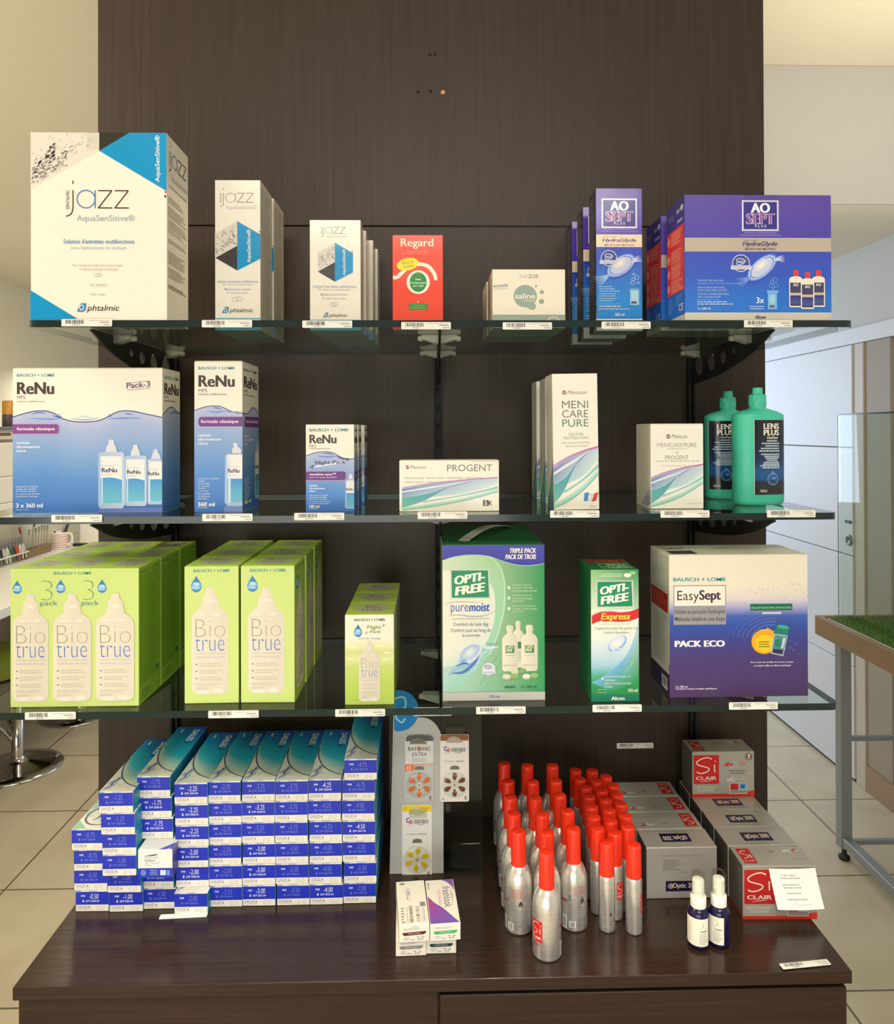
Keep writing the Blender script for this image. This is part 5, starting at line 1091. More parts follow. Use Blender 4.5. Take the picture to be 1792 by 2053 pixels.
ma = art_ao_three(w, d, h).mesh('lens_solution_carton', M_CARD)
b = MB(); b.box(-.023, .023, -.0008, .0002, 0, .010, C(120, 116, 150)); b.box(-.023, .023, -.0008, .03, .0095, .0105, C(70, 62, 110))
put_carton(ma, None, 'wide purple-blue carton at right end of top shelf, front one', x, .008, zt, d, 'wide purple and blue cartons', parts=[('seal_tape', b.mesh('seal_tape', M_HOLD), (.004, -d/2-.0004, h-.0098))])
put_carton(ma, None, 'wide purple-blue carton with red side panel behind the front wide one', x-.001, .108, zt, d, 'wide purple and blue cartons')
# --- middle shelf
def lid(w, d, h, c_): 
    b = MB(); b.box(-w/2+.0005, w/2-.0005, -d/2+.0005, d/2-.0005, 0.0001, .0012, c_); return b.mesh('top_flap', M_CARD)
x, y, w, h = rect_on(30, 323, 1028, 739, zm); d = .073
put_carton(art_renu_three(w, d, h).mesh('lens_solution_carton', M_CARD), None, 'wide white and blue carton showing three bottles at left of middle shelf', x, y, zm, d, parts=[('top_flap', lid(w, d, h, C(206, 196, 170)), (0, 0, h))])
x, y, w, h = rect_on(390.6, 485.6, 1026, 725, zm); d = .098
put_carton(art_renu_tall(w, d, h).mesh('lens_solution_carton', M_CARD), None, 'tall white and blue carton with purple tab on middle shelf', x, y, zm, d, parts=[('top_flap', lid(w, d, h, C(206, 196, 170)), (0, 0, h))])
x, y, w, h = rect_on(613.7, 710, 1025, 851, zm); d = .047
ma = art_renu_flight(w, d, h).mesh('lens_solution_carton', M_CARD)
for i, (yy, dx) in enumerate(((y, 0), (y+.051, .001), (y+.117, .004))):
    put_carton(ma, None, 'small white and blue travel carton on middle shelf, %s of three' % ('front one', 'second', 'rearmost')[i], x+dx, yy, zm, d, 'small white and blue travel cartons')
x, y, w, h = rect_on(801, 1001, 1025, 923, zm)
put_carton(art_progent(w, .042, h).mesh('lens_cleaner_carton', M_CARD), None, 'low wide white carton with pastel ribbon lying in middle shelf centre', x, y, zm, .042, name='lens_cleaner_carton', parts=[('end_flap', lid(.042, .002, 0, C(236, 230, 216)), (w/2-.021, -.0225, h-.001))])
x, y, w, h = rect_on(1110, 1202, 1021.8, 749, zm); d = .056
ma = art_menipure(w, d, h).mesh('lens_solution_carton', M_CARD)
for i, (yy, dx) in enumerate(((y, 0), (y+.088, .002), (y+.163, -.001))):
    put_carton(ma, None, 'tall white carton with pastel ribbon on middle shelf, %s of three' % ('front one', 'second', 'rearmost')[i], x+dx, yy, zm, d, 'tall white cartons with a pastel ribbon', rl=-.012 if i == 0 else 0)
x, y, w, h = rect_on(1303.7, 1411.5, 1019.7, 851, zm); d = .073
put_carton(art_meniset(w, d, h).mesh('lens_solution_carton', M_CARD), None, 'squat white carton with pastel ribbon beside the teal bottles', x, y, zm, d, parts=[('top_flap', lid(w, d, h, C(232, 228, 216)), (0, 0, h))])
# --- bottom shelf
x, y, w, h = rect_on(23, 277, 1417, 1141, zl); d = .080
ma = art_bio_three(w, d, h).mesh('lens_solution_carton', M_CARD); mf = flap_bio(w, d, 3).mesh('top_flap', M_CARD)
for i in range(3):
    put_carton(ma, None, 'wide lime green carton showing three bottles, %s of its row' % ('front one', 'middle one', 'rearmost')[i], x, y+i*.083, zl, d, 'wide lime green cartons', parts=[('top_flap', mf, (0, 0, h))])
xA, y, w, h = rect_on(370, 477.5, 1410, 1136, zl); xB = rect_on(483, 591, 1410, 1136, zl)[0]; d = .0765
ma = art_bio_one(w, d, h).mesh('lens_solution_carton', M_CARD); mf = flap_bio(w, d, 1).mesh('top_flap', M_CARD)
for ci, (xx, cn) in enumerate(((xA, 'left'), (xB, 'right'))):
    for i in range(3):
        put_carton(ma, None, 'narrow lime green carton, %s of the %s pair column' % ('front one', 'middle one', 'rearmost')[i] if False else 'narrow lime green carton with one bottle, %s in %s column' % (('front one', 'middle one', 'rearmost')[i], cn), xx+(.0012*i if ci else -.0008*i), y+i*.081, zl, d, 'narrow lime green cartons', rz=(.012, -.02, .01, -.015, .02, -.01)[ci*3+i], parts=[('top_flap', mf, (0, 0, h))])
x, y, w, h = rect_on(692, 790, 1412.5, 1233, zl); d = .068
ma = art_bio_flight(w, d, h).mesh('lens_solution_carton', M_CARD); mf = flap_bio(w, d, 1).mesh('top_flap', M_CARD)
for i in range(3):
    put_carton(ma, None, 'small white to lime travel carton on bottom shelf, %s of three' % ('front one', 'middle one', 'rearmost')[i], x, y+i*.070, zl, d, 'small white to lime travel cartons', parts=[('top_flap', mf, (0, 0, h))])
x, y, w, h = rect_on(886, 1091, 1403.5, 1093, zl); d = .200
mt = MB(); mt.box(-w/2+.0008, w/2-.0008, -d/2+.0008, d/2-.0008, .0001, .001, C(24, 104, 58))
mh = MB(); hp = []
for i in range(13):
    t = i/12; hp.append((-.040+.082*t, -.065+.15*t, .0012+.010*math.sin(PI*t)))
rows = []
for (px_, py_, pz_) in hp: rows += [(px_-.007, py_+.004, pz_), (px_+.007, py_-.004, pz_), (px_+.007, py_-.004, pz_+.0008), (px_-.007, py_+.004, pz_+.0008)]
mh.add(rows, [tuple((4*i+k, 4*i+(k+1) % 4, 4*i+4+(k+1) % 4, 4*i+4+k)) for i in range(12) for k in range(4)]+[(0, 1, 2, 3), (48, 49, 50, 51)], C(222, 216, 200))
x += .0012
ph = put_carton(art_opti_three(w, d, h).mesh('lens_solution_carton', M_CARD), None, 'big green and white carton with carry strap on bottom shelf', x, y, zl, d, parts=[('top_flap', mt.mesh('top_flap', M_CARD), (0, 0, h)), ('carry_handle', mh.mesh('carry_handle', M_PLASTIC), (0, 0, h))])
x, y, w, h = rect_on(1185, 1281.5, 1406, 1142, zl); d = .082
put_carton(art_opti_express(w, d, h).mesh('lens_solution_carton', M_CARD), None, 'slim green carton with red wave band on bottom shelf', x, y, zl, d)
x, y, w, h = rect_on(1341, 1622, 1396.5, 1113, zl); d = .087
put_carton(art_easy(w, d, h).mesh('lens_solution_carton', M_CARD), None, 'square cream to purple carton at right end of bottom shelf', x, y, zl, d, parts=[('top_flap', flap_easy(w, d).mesh('top_flap', M_CARD), (0, 0, h))])

# ---------------------------------------------------------------- contact lens boxes on the cabinet
zc = CABZ+EPS
LW, LH, LD = .0480, .0305, .180
LB = C(26, 48, 186); LT = C(0, 160, 200)
LENS_MESH = {}
def lens_box(val, bright, exp, alt=False):
    k = (val, bright, exp, alt)
    if k in LENS_MESH: return LENS_MESH[k]
    b = mk(LW, LD, LH, C(240, 236, 222), bev=.0006); c = face(b, 'F', LW, LD, LH).fr(270, 660, 585, 850)
    c.R(271.5, 671, 583.5, 788, LB); c.R(270, 660, 320, 671, C(160, 176, 220)); c.R(390, 660, 470, 671, C(190, 196, 226)); q = C(236, 240, 250) if bright else C(128, 138, 222)
    c.T('PWR', 318, 700, 360, 718, C(214, 222, 246), wt=.03, sh=.3); c.T(val, 400, 690, 486, 735, q, wt=-.004, sh=.08)
    c.R(336, 750, 350, 764, q); c.O(343, 749, 6, 8, 2.5, q, a0=PI, a1=2*PI, n=8); c.T('EXP '+exp, 368, 746, 494, 763, q, wt=.01, sh=.15)
    c.T('DAILIES', 290, 796, 382, 822, C(150, 150, 176), wt=.01); c.P([(392, 818), (399, 796), (408, 818)], C(96, 100, 130)); c.R(290, 828, 420, 831, C(190, 188, 190))
    for x in (484, 528): c.O(x, 814, 17, 14, 3.5, C(196, 194, 192), n=14); c.R(x-10, 831, x+12, 834, C(196, 194, 192))
    c = face(b, 'T', LW, LD, LH).fr(0, 0, 100, 380)
    c.full(C(240, 236, 224))
    if alt:
        c.P([(1, 379), (1, 330), (30, 362), (40, 379)], C(150, 200, 176)); c.B(spl([(1, 290), (20, 320), (60, 350), (99, 362)], 6), [(1+98*i/18, 200) for i in range(19)], C(200, 214, 210), C(176, 200, 206))
        c.O(60, 300, 52, 60, 7, C(110, 112, 124)); c.E(60, 300, 43, 52, C(238, 236, 230)); c.L(spl([(40, 330), (56, 300), (50, 270), (80, 250)], 6), 13, C(96, 84, 150), True); c.L(spl([(60, 340), (76, 310), (74, 280), (96, 262)], 6), 9, C(150, 190, 190), True)
    r = random.Random(2)
    for i in range(0 if alt else 26):
        c.l = 2+i % 6; t = r.random(); x, y = 2+t*34+r.uniform(-2, 14), 366-t*130+r.uniform(-22, 12); x = min(max(x, 3), 90); L = r.uniform(10, 26)
        c.L(spl([(max(1, x-L*.3), min(378, y+L)), (x+r.uniform(-3, 3), y), (min(96, x+L*.4), max(150, y-L*.6))], 3), r.uniform(2, 7), mix(C(54, 98, 176), C(190, 200, 214), r.random()), True)
    for i in range(14):
        c.l = 9+i % 4; x, y = r.uniform(20, 80), r.uniform(300, 372); c.L(spl([(x-10, y+5), (x, y), (x+12, y-8)], 3), 1.6, C(196, 188, 170), True)
    c.l = max(c.l, 16)
    arc = spl([(0.5, 60), (50, 120), (99.5, 150)] if alt else [(0.5, 150), (7, 215), (28, 280), (60, 325), (99.5, 352)], 6); n = len(arc); prev = arc; pc = [C(216, 212, 186)]*n
    for t, cl_, cr2 in ((.10, C(206, 222, 210), C(170, 212, 206)), (.28, C(80, 196, 210), C(34, 182, 212)), (.55, C(14, 176, 212), C(0, 160, 208)), (.8, C(16, 158, 216), C(22, 98, 200)), (1, C(20, 128, 212), C(28, 66, 184))):
        cur = [(x, y+(0.5-y)*t) for x, y in arc]; cc = [mix(cl_, cr2, i/(n-1)) for i in range(n)]
        c.B(prev, cur, pc, cc); prev, pc = cur, cc
    c.L([(x, y+1) for x, y in arc], 4.5, C(64, 96, 130))
    c.T('DAILIES', 62, 28, 84, 122, C(250, 252, 250), rot=-90, wt=.025); c.T('AquaComfort', 50, 20, 58, 118, C(60, 110, 170), rot=-90); c.T('PLUS', 42, 118, 52, 142, C(96, 170, 190), rot=-90, wt=.01); c.R(20, 22, 27, 50, C(196, 214, 206)); c.L([(36, 26), (36, 84)], 1.5, C(40, 130, 170))
    c.P([(62, 130), (76, 130), (72, 150)], C(20, 70, 160))
    c = face(b, 'R', LW, LD, LH).fr(0, 0, 380, 62)
    c.B([(0, 0), (380, 0)], [(0, 62), (380, 62)], [LT, C(16, 70, 150)], [C(0, 168, 202), C(10, 104, 186)]); c.T('DAILIES', 20, 18, 110, 44, C(110, 196, 206), wt=.03)
    c = face(b, 'L', LW, LD, LH).fr(0, 0, 380, 62); c.full(C(0, 120, 160))
    LENS_MESH[k] = b.mesh('contact_lens_box', M_CARD); return LENS_MESH[k]
ORD = ('first', 'second', 'third', 'fourth', 'fifth', 'sixth', 'seventh', 'eighth', 'ninth')
LEV = ('lowest', 'second up', 'third up', 'fourth up', 'fifth up', 'sixth up', 'topmost')
# (bottom-front pixel centre, distance from the camera plane, value, bright)
E_ = ('2028-05', '2026-06', '2027-04')
STK = [
 [(186, 1.092, '-0.50', 1), (182, 1.092, '-0.50', 0), (181, 1.088, '-0.75', 0), (178, 1.086, '-0.75', 0)],
 [(252, 1.090, '-1.00', 1), (250, 1.085, '-1.00', 0), (239, 1.074, '-1.00', 0), (238, 1.073, '-1.25', 0), (237, 1.070, '-1.25', 0), (232, 1.069, '-1.25', 0)],
 [(319, 1.095, '-1.50', 0), (316, 1.094, '-1.50', 1), None, (313, 1.096, '-1.75', 1), (312, 1.0955, '-1.75', 1), (308, 1.0945, '-1.75', 0)],
 [(383, 1.083, '-2.00', 0), (385, 1.0955, '-2.00', 1), (385, 1.092, '-2.00', 1), (385, 1.092, '-2.25', 1), (383, 1.092, '-2.25', 1), (383, 1.092, '-2.25', 1)],
 [(453, 1.097, '-2.50', 0), (452, 1.097, '-2.50', 0), (451.5, 1.097, '-2.50', 0), (451, 1.096, '-2.75', 0), (451, 1.096, '-2.75', 0), (450, 1.096, '-2.75', 0)],
 [(520, 1.098, '-3.00', 1), (519, 1.098, '-3.00', 1), (518.5, 1.098, '-3.00', 1), (518, 1.098, '-3.25', 0), (517.5, 1.097, '-3.25', 1), (517, 1.097, '-3.25', 0)],
 [(587, 1.098, '-3.50', 0), (586, 1.098, '-3.50', 0), (585, 1.098, '-3.50', 0), (585, 1.098, '-3.75', 0), (584, 1.097, '-3.75', 0), (584, 1.096, '-3.75', 0)],
 [(654, 1.098, '-4.00', 1), (653, 1.098, '-4.00', 0), (653, 1.098, '-4.00', 0), (652, 1.099, '-4.25', 0), (651, 1.099, '-4.25', 0), (651, 1.098, '-4.25', 1)],
 [(721, 1.100, '-7.00', 0), (721, 1.099, '-5.50', 0), (720, 1.099, '-5.50', 0), (719, 1.098, '-4.50', 1), (719, 1.098, '-4.50', 0), (719, 1.097, '-4.75', 0), (722, 1.094, '-4.75', 0)]]
for si, st in enumerate(STK):
    zz = zc
    for li, it in enumerate(st):
        lev = 'topmost' if li == len(st)-1 else LEV[li]
        if it is None:
            px, dd, hh = 311, 1.068, .0400
            b = mk(LW*1.02, LD, hh, C(238, 236, 230)); c = face(b, 'F', LW*1.02, LD, hh).fr(722, 1225, 1050, 1500)
            c.R(723, 1405, 1049, 1499, C(26, 60, 184)); c.P([(768, 1288), (880, 1270), (908, 1268), (905, 1278), (860, 1286)], C(70, 64, 76)); c.T('Bausch+Lomb', 790, 1290, 915, 1308, GREY); c.T('Soflens', 788, 1316, 884, 1340, C(110, 104, 110), wt=.01); c.T('daily disposable', 788, 1346, 930, 1364, GREY); c.G(788, 1370, 846, 1380, 1, GREY)
            c.E(775, 1450, 26, 30, C(110, 130, 214)); c.R(934, 1425, 988, 1475, C(214, 220, 236)); c.RR(998, 1425, 1024, 1478, 8, C(130, 146, 222)); c.G(836, 1416, 922, 1476, 3, C(150, 160, 226))
            c = face(b, 'T', LW*1.02, LD, hh).fr(0, 0, 100, 380); c.P([(60, 379), (99, 340), (99, 379)], C(70, 84, 190)); c.P([(80, 379), (90, 368), (96, 379)], C(196, 150, 200))
            c = face(b, 'R', LW*1.02, LD, hh).fr(0, 0, 100, 30); c.full(C(84, 84, 176)); c.R(0, 0, 100, 8, C(150, 140, 200))
            p = ony(px, 1700, dd-1)
            o = b.build('contact_lens_box', M_CARD, loc=(p.x, dd-1+LD/2, zz)); tag(o, 'white-fronted contact lens box with blue base jutting from third stack from left', 'box', 'contact lens boxes')
            zz += hh+EPS; continue
        px, dd, val, br = it
        p = ony(px, 1750-40*li, dd-1)
        o = bpy.data.objects.new('contact_lens_box', lens_box(val, br, E_[(si+li) % 3], si == 0)); COL.objects.link(o)
        o.location = (p.x, dd-1+LD/2, zz); o.rotation_euler = (0, 0, math.radians((li*37+si*53) % 11-5)*.10)
        tag(o, 'blue-white contact lens box marked %s, %s in the %s stack from left' % (val, lev, ORD[si]), 'box', 'contact lens boxes')
        zz += LH+EPS
# ---- coloured lens boxes in front of the battery stand
FW_, FH_, FD_ = .0405, .0228, .096
def fresh(kind, pill, ptxt):
    b = mk(FW_, FD_, FH_, C(246, 240, 224)); c = face(b, 'F', FW_, FD_, FH_).fr(245, 1270, 835, 1650)
    k = C(176, 172, 176); c.T('-0.00' if kind == 'plain' else '', 480, 1290, 610, 1330, C(170, 120, 150)) if kind == 'plain' else None
    c.G(340, 1340, 740, 1385, 2, k); c.P([(318, 1430), (770, 1420), (766, 1462), (720, 1492), (350, 1500), (318, 1470)], pill); c.T(ptxt, 420, 1444, 668, 1474, mix(pill, WH, .6), wt=.02)
    c.G(340, 1530, 470, 1600, 2, k); c.R(450, 1582, 560, 1600, k); c.R(586, 1530, 640, 1560, LGREY); c.R(680, 1530, 736, 1560, LGREY); c.E(630, 1592, 16, 15, C(110, 100, 150)); c.R(660, 1570, 710, 1604, k)
    c = face(b, 'T', FW_, FD_, FH_).fr(0, 0, 100, 240)
    if kind == 'plain':
        c.R(12, 10, 30, 22, C(150, 146, 142)); c.RR(30, 42, 48, 90, 5, C(222, 218, 208)); c.R(36, 66, 44, 78, C(176, 170, 190)); c.E(36, 96, 2.5, 3, C(60, 56, 60)); c.O(40, 106, 6, 6, 2, C(190, 186, 180))
        c.bars(38, 142, 49, 228, C(110, 100, 96), vert=False, n=18); c.bars(60, 148, 72, 226, C(130, 116, 108), vert=False, n=14, seed=5); c.R(76, 124, 94, 148, C(150, 140, 140)); c.G(10, 146, 22, 232, 6, GREY); c.R(86, 156, 88, 226, GREY); c.R(80, 160, 82, 226, LGREY); c.R(30, 146, 32, 230, LGREY)
    else:
        VI = C(120, 84, 170); c.P([(2, 92), (22, 128), (50, 160), (88, 222), (98, 238), (2, 238)], VI)
        c.B(spl([(2, 92), (14, 118), (34, 154), (60, 190), (97, 238)], 6), [(2, 92+146*i/24) for i in range(25)], [mix(C(190, 60, 140), C(110, 90, 190), i/24) for i in range(25)], [mix(C(190, 60, 140), C(120, 80, 170), i/24) for i in range(25)])
        c.P(spl([(56, 1), (78, 20), (92, 46), (98, 70)], 5)+[(98, 1)], C(130, 92, 170))
        c.T('freshlook', 56, 42, 84, 158, C(84, 76, 116), rot=-90); c.T('COLORBLENDS', 38, 56, 48, 146, C(222, 150, 180), rot=-90, wt=.01); c.L(spl([(78, 60), (88, 90), (84, 142)], 6), 2, C(90, 84, 80), True); c.T('Alcon', 6, 14, 14, 54, C(100, 90, 130), rot=-90, wt=.02)
    for s in 'LR':
        c = face(b, s, FW_, FD_, FH_).fr(0, 0, 100, 24); c.full(C(226, 220, 206)) if kind == 'plain' else c.B([(0, 0), (100, 0)], [(0, 24), (100, 24)], C(236, 230, 220), [C(110, 90, 190), C(200, 190, 214)])
    return b.mesh('colour_lens_box', M_CARD)
DK = C(120, 30, 50)
pa = onz(821.5, 1917, zc); pb = onz(883.5, 1913, zc)
fb = [(fresh('plain', C(150, 146, 150), 'STERLING GRAY'), pa.x, pa.y, zc, .035, 'white lens box with grey pill mark, under the barcoded one'),
      (fresh('plain', C(110, 24, 48), 'PURE HAZEL'), pa.x+.002, pa.y-.007, zc+FH_+EPS, .085, 'white lens box with barcodes and dark red pill mark'),
      (fresh('violet', C(30, 70, 70), 'GREEN'), pb.x, pb.y+.001, zc, .01, 'white lens box with dark green pill mark, under the violet one'),
      (fresh('violet', C(80, 178, 116), 'GEMSTONE'), pb.x+.0025, pb.y-.008, zc+FH_+EPS, .075, 'white and violet lens box with light green pill mark')]
for me_, x, y, z, rz, lb in fb:
    o = bpy.data.objects.new('colour_lens_box', me_); COL.objects.link(o); o.location = (x, y+FD_/2, z); o.rotation_euler = (0, 0, rz)
    tag(o, lb, 'box', 'coloured lens boxes')
# ---- hearing aid battery stand with blister packs
BY = .172
def bp(px, py): p = ony(px, py, BY); return p.x, p.z
st = empty('battery_display_stand', (bp(872, 1757)[0], BY, CABZ), 'grey and clear acrylic battery stand standing behind the white lens boxes', 'stand')
ox = st.location.x
def lo(px, py): x, z = bp(px, py); return x-ox, max(z-CABZ, .0005)
b = MB(); (x0, z1), (x1, z0) = lo(779, 1413), lo(967, 1760); b.box(x0, x1, .001, .004, .0005, z1, W8, bev=.0005); b.box(x0, x1, .004, .06, .0005, .0035, W8); b.build('acrylic_back', M_CLEARP, st)
pts = [lo(781, 1756), lo(889, 1756), lo(889, 1500)]+[lo(889-42*(1-math.cos(t)), 1500-62*math.sin(t)) for t in [PI/2*k/8 for k in range(1, 9)]]+[lo(790, 1436), lo(789, 1416)]
b = MB(); b.prism(pts, -.0012, .0008, C(188, 188, 184), 'xz'); b.build('grey_card', M_PAPER, st)
b = MB(); c0 = lo(800, 1424); r0 = .031
pts = [(max(c0[0]+r0*math.cos(a), lo(790, 1424)[0]), c0[1]+r0*1.05*math.sin(a)) for a in [2*PI*k/30 for k in range(30)]]
b.prism(pts, -.0020, -.0013, C(36, 128, 196), 'xz'); c = CV(b, lambda u, v, e: (c0[0]-r0+2*r0*u, -.0020-e, c0[1]+r0-2*r0*v)).fr(0, 0, 100, 100)
c.L(spl([(36, 20), (62, 16), (66, 40), (48, 50), (42, 66), (56, 80), (66, 70)], 6), 4.5, C(150, 210, 226)); c.T('PILES AUDITIVES', 56, 50, 94, 58, C(180, 220, 236)); c.build = None
b.build('logo_disc', M_PAPER, st)
b = MB(); (x0, z1), (x1, z0) = lo(829, 1417), lo(905, 1434); b.box(x0, x1, -.0022, -.0014, z0, z1, C(226, 224, 216)); c = CV(b, lambda u, v, e: (x0+u*(x1-x0), -.0022-e, z1-v*(z1-z0))).fr(0, 0, 100, 20); c.G(8, 3, 70, 7, 1, GREY, fill=.8); b.build('sign_strip', M_PAPER, st)
b = MB(); (x0, z1), (x1, z0) = lo(891, 1682), lo(965, 1757); b.box(x0, x1, -.014, -.0125, .0005, z1, W8, bev=.0004); b.box(x0, x1, -.0125, .001, .0005, .0022, W8); b.box(x1-.0012, x1, -.0125, .001, .0022, z1, W8); b.build('leaflet_pocket', M_CLEARP, st)
for (px, py) in ((911, 1462), (911, 1615), (838, 1480), (838, 1626)):
    x, z = lo(px, py); b = MB(); b.box(x-.014, x+.014, -.0068, -.0058, z-.008, z+.006, W8, bev=.0004); b.box(x-.005, x+.005, -.0058, .001, z-.004, z-.0028, W8); b.build('hang_hook', M_CLEARP, st)
def blister(xl, yt_, xr, yb_, kind, label, tabcol):
    (ax, az), (bx, bz) = bp(xl, yt_), bp(xr, yb_); w, h = bx-ax, az-bz; yy = BY-.0024
    root = empty('battery_blister_pack', ((ax+bx)/2, yy, bz), label, 'battery pack', 'battery packs on the stand')
    b = MB(); base = C(196, 198, 196) if kind == 'ray' else C(238, 234, 228); r = .003; out = []
    for cx, cz, a in ((w/2-r, h-r, 0), (-w/2+r, h-r, 90), (-w/2+r, r, 180), (w/2-r, r, 270)):
        for k in range(5): t = math.radians(a+22.5*k); out.append((cx+r*math.cos(t), cz+r*math.sin(t)))
    b.prism(out, -.0006, .0004, base, 'xz'); c = CV(b, lambda u, v, e: (-w/2+u*w, -.0006-e, h-v*h)).fr(225, 400, 553, 1140)
    if kind == 'ray':
        c.P([(240, 470), (240, 430), (262, 406), (390, 398), (520, 406), (548, 430), (552, 470)], C(88, 86, 88)); c.R(236, 470, 552, 720, C(222, 220, 216)); c.P([(280, 500), (310, 450), (370, 430), (430, 450), (480, 500)], C(126, 126, 124))
        c.T('RAY', 264, 532, 366, 576, C(76, 66, 66), wt=.02); c.T('VAC', 414, 532, 520, 576, C(76, 66, 66), wt=.02); c.O(390, 555, 24, 26, 7, C(76, 66, 66)); c.E(390, 555, 14, 17, C(216, 80, 60)); c.T('EXTRA', 306, 594, 474, 636, C(120, 118, 120), wt=.015, sh=.2)
        c.G(290, 655, 480, 705, 3, LGREY, al='C'); c.L([(232, 728), (552, 722)], 7, C(240, 130, 60)); c.P([(228, 734), (344, 734), (320, 796), (228, 800)], C(238, 120, 50)); c.T('13', 252, 744, 290, 790, WH, wt=.03)
    else:
        hc = C(150, 92, 40) if kind == 'brown' else C(244, 214, 30)
        c.P([(228, 470), (228, 418), (244, 402), (534, 402), (550, 418), (550, 470)], hc); c.T('312' if kind == 'brown' else '10', 248, 425, 276, 452, mix(hc, C(40, 30, 10), .5), wt=.02); c.R(400, 428, 536, 440, mix(hc, C(60, 50, 20), .4))
        c.P([(290, 492), (320, 440), (380, 420), (440, 440), (490, 492)], mix(hc, C(200, 200, 190), .6)); c.O(292, 556, 24, 26, 11, C(60, 80, 170), a0=.6, a1=5.4); c.E(318, 572, 20, 20, C(206, 60, 80)); c.E(318, 570, 9, 9, C(240, 190, 190)); c.R(280, 604, 346, 610, C(220, 170, 170))
        c.bars(350, 548, 512, 592, C(110, 108, 112), n=22); c.R(392, 600, 470, 606, GREY); c.T('POWERED BY', 278, 690, 402, 706, GREY); c.T('RAYOVAC', 412, 688, 496, 706, C(110, 106, 104), wt=.02)
    c.P([(336, 786), (344, 752), (390, 742), (438, 752), (446, 786)], C(120, 112, 104)); c.T('6', 502, 1072, 526, 1110, C(70, 66, 66), wt=.02); c.R(496, 1116, 532, 1124, GREY); c.P([(240, 1120), (256, 1088), (274, 1120)], LGREY)
    b.build('backing_card', M_CARD, root)
    cx_, cz_ = 0.0, h*(1140-950)/740*1.0; R_ = w*.455
    b = MB(); b.lathe([(R_, 0), (R_*.99, .0022), (R_*.93, .0034), (R_*.3, .0034), (R_*.26, .0024)], W8, cap0=False, xf=Matrix.Translation((0, -.0007, cz_)) @ Matrix.Rotation(PI/2, 4, 'X'), n=32); b.build('blister_shell', M_CLEARP, root)
    b = MB(); b.lathe([(R_*.24, 0), (R_*.22, .0016)], C(226, 222, 212), xf=Matrix.Translation((0, -.0009, cz_)) @ Matrix.Rotation(PI/2, 4, 'X'), n=18); b.lathe([(R_*.06, 0), (R_*.06, .0020)], C(80, 60, 70), xf=Matrix.Translation((0, -.0009, cz_)) @ Matrix.Rotation(PI/2, 4, 'X'), n=10); b.build('dial_hub', M_PLASTIC, root)
    for k in range(6):
        a = PI/2+k*PI/3+(.0 if kind != 'yellow' else -.12); rr = R_*.62; b = MB(); L_ = R_*.27; q = []
        for t in range(20):
            tt = 2*PI*t/20; u = L_*math.cos(tt); v = R_*(.175 if u > -.2*L_ else .125)*math.sin(tt)*(1.0 if abs(u) < .8*L_ else 1.2)
            q.append((rr*math.cos(a)+u*math.cos(a)-v*math.sin(a), cz_+rr*math.sin(a)+u*math.sin(a)+v*math.cos(a)))
        b.prism(q, -.0024, -.0008, tabcol, 'xz'); b.build('battery_tab', M_PLASTIC, root)
    return root
blister(811, 1472, 869.5, 1605, 'ray', 'grey hearing aid battery blister with orange tabs, upper left on stand', C(246, 110, 34))
blister(882, 1471, 940, 1605, 'brown', 'white hearing aid battery blister with brown tabs, right on stand', C(120, 52, 34))
blister(806, 1612, 866, 1757, 'yellow', 'white hearing aid battery blister with yellow tabs, lowest on stand', C(238, 200, 40))

# ---------------------------------------------------------------- spray cans
RDL = C(196, 36, 44)
def wrapcv(mb, r, z1, z0, a0, a1, mi, seg=10):
    return CV(mb, lambda u, v, e: ((r+e)*math.cos(a0+(a1-a0)*u), (r+e)*math.sin(a0+(a1-a0)*u), z1-v*(z1-z0)), mi, seg)
def diamond(c, x, y, r, kind):
    c.P([(x-r, y), (x, y-r), (x+r, y), (x, y+r)], C(190, 40, 40)); q = r*.82; c.P([(x-q, y), (x, y-q), (x+q, y), (x, y+q)], C(240, 232, 222))
    if kind == 'f':
        c.P([(x-.3*r, y+.35*r), (x-.32*r, y), (x-.1*r, y-.35*r), (x+.05*r, y-.42*r), (x+.3*r, y), (x+.3*r, y+.35*r), (x+.12*r, y+.4*r), (x+.02*r, y+.05*r), (x-.1*r, y+.38*r)], C(60, 54, 54))
    else: c.R(x-.08*r, y-.45*r, x+.08*r, y+.15*r, C(50, 46, 46)); c.R(x-.08*r, y+.25*r, x+.08*r, y+.4*r, C(50, 46, 46))
def si_mark(c, x0, y0, x1, y1):
    W, H = x1-x0, y1-y0; f = lambda u, v: (x0+u*W, y0+v*H)
    c.R(x0, y0, x1, y1, C(214, 42, 40))
    c.L([f(*p) for p in spl([(.72, .14), (.55, .09), (.32, .13), (.14, .23), (.16, .33), (.36, .39), (.58, .45), (.60, .53), (.44, .61), (.24, .63), (.12, .58)], 6)], .045*W, WH); c.L([f(.82, .33), f(.83, .60)], .05*W, WH); c.E(*f(.86, .22), .03*W, .012*H*1.6, WH)
    c.T('CLAIR', *f(.09, .74), *f(.91, .86), WH, wt=.025); c.L([f(*p) for p in spl([(.24, .93), (.5, .90), (.74, .89)], 4)], .02*W, WH, True)
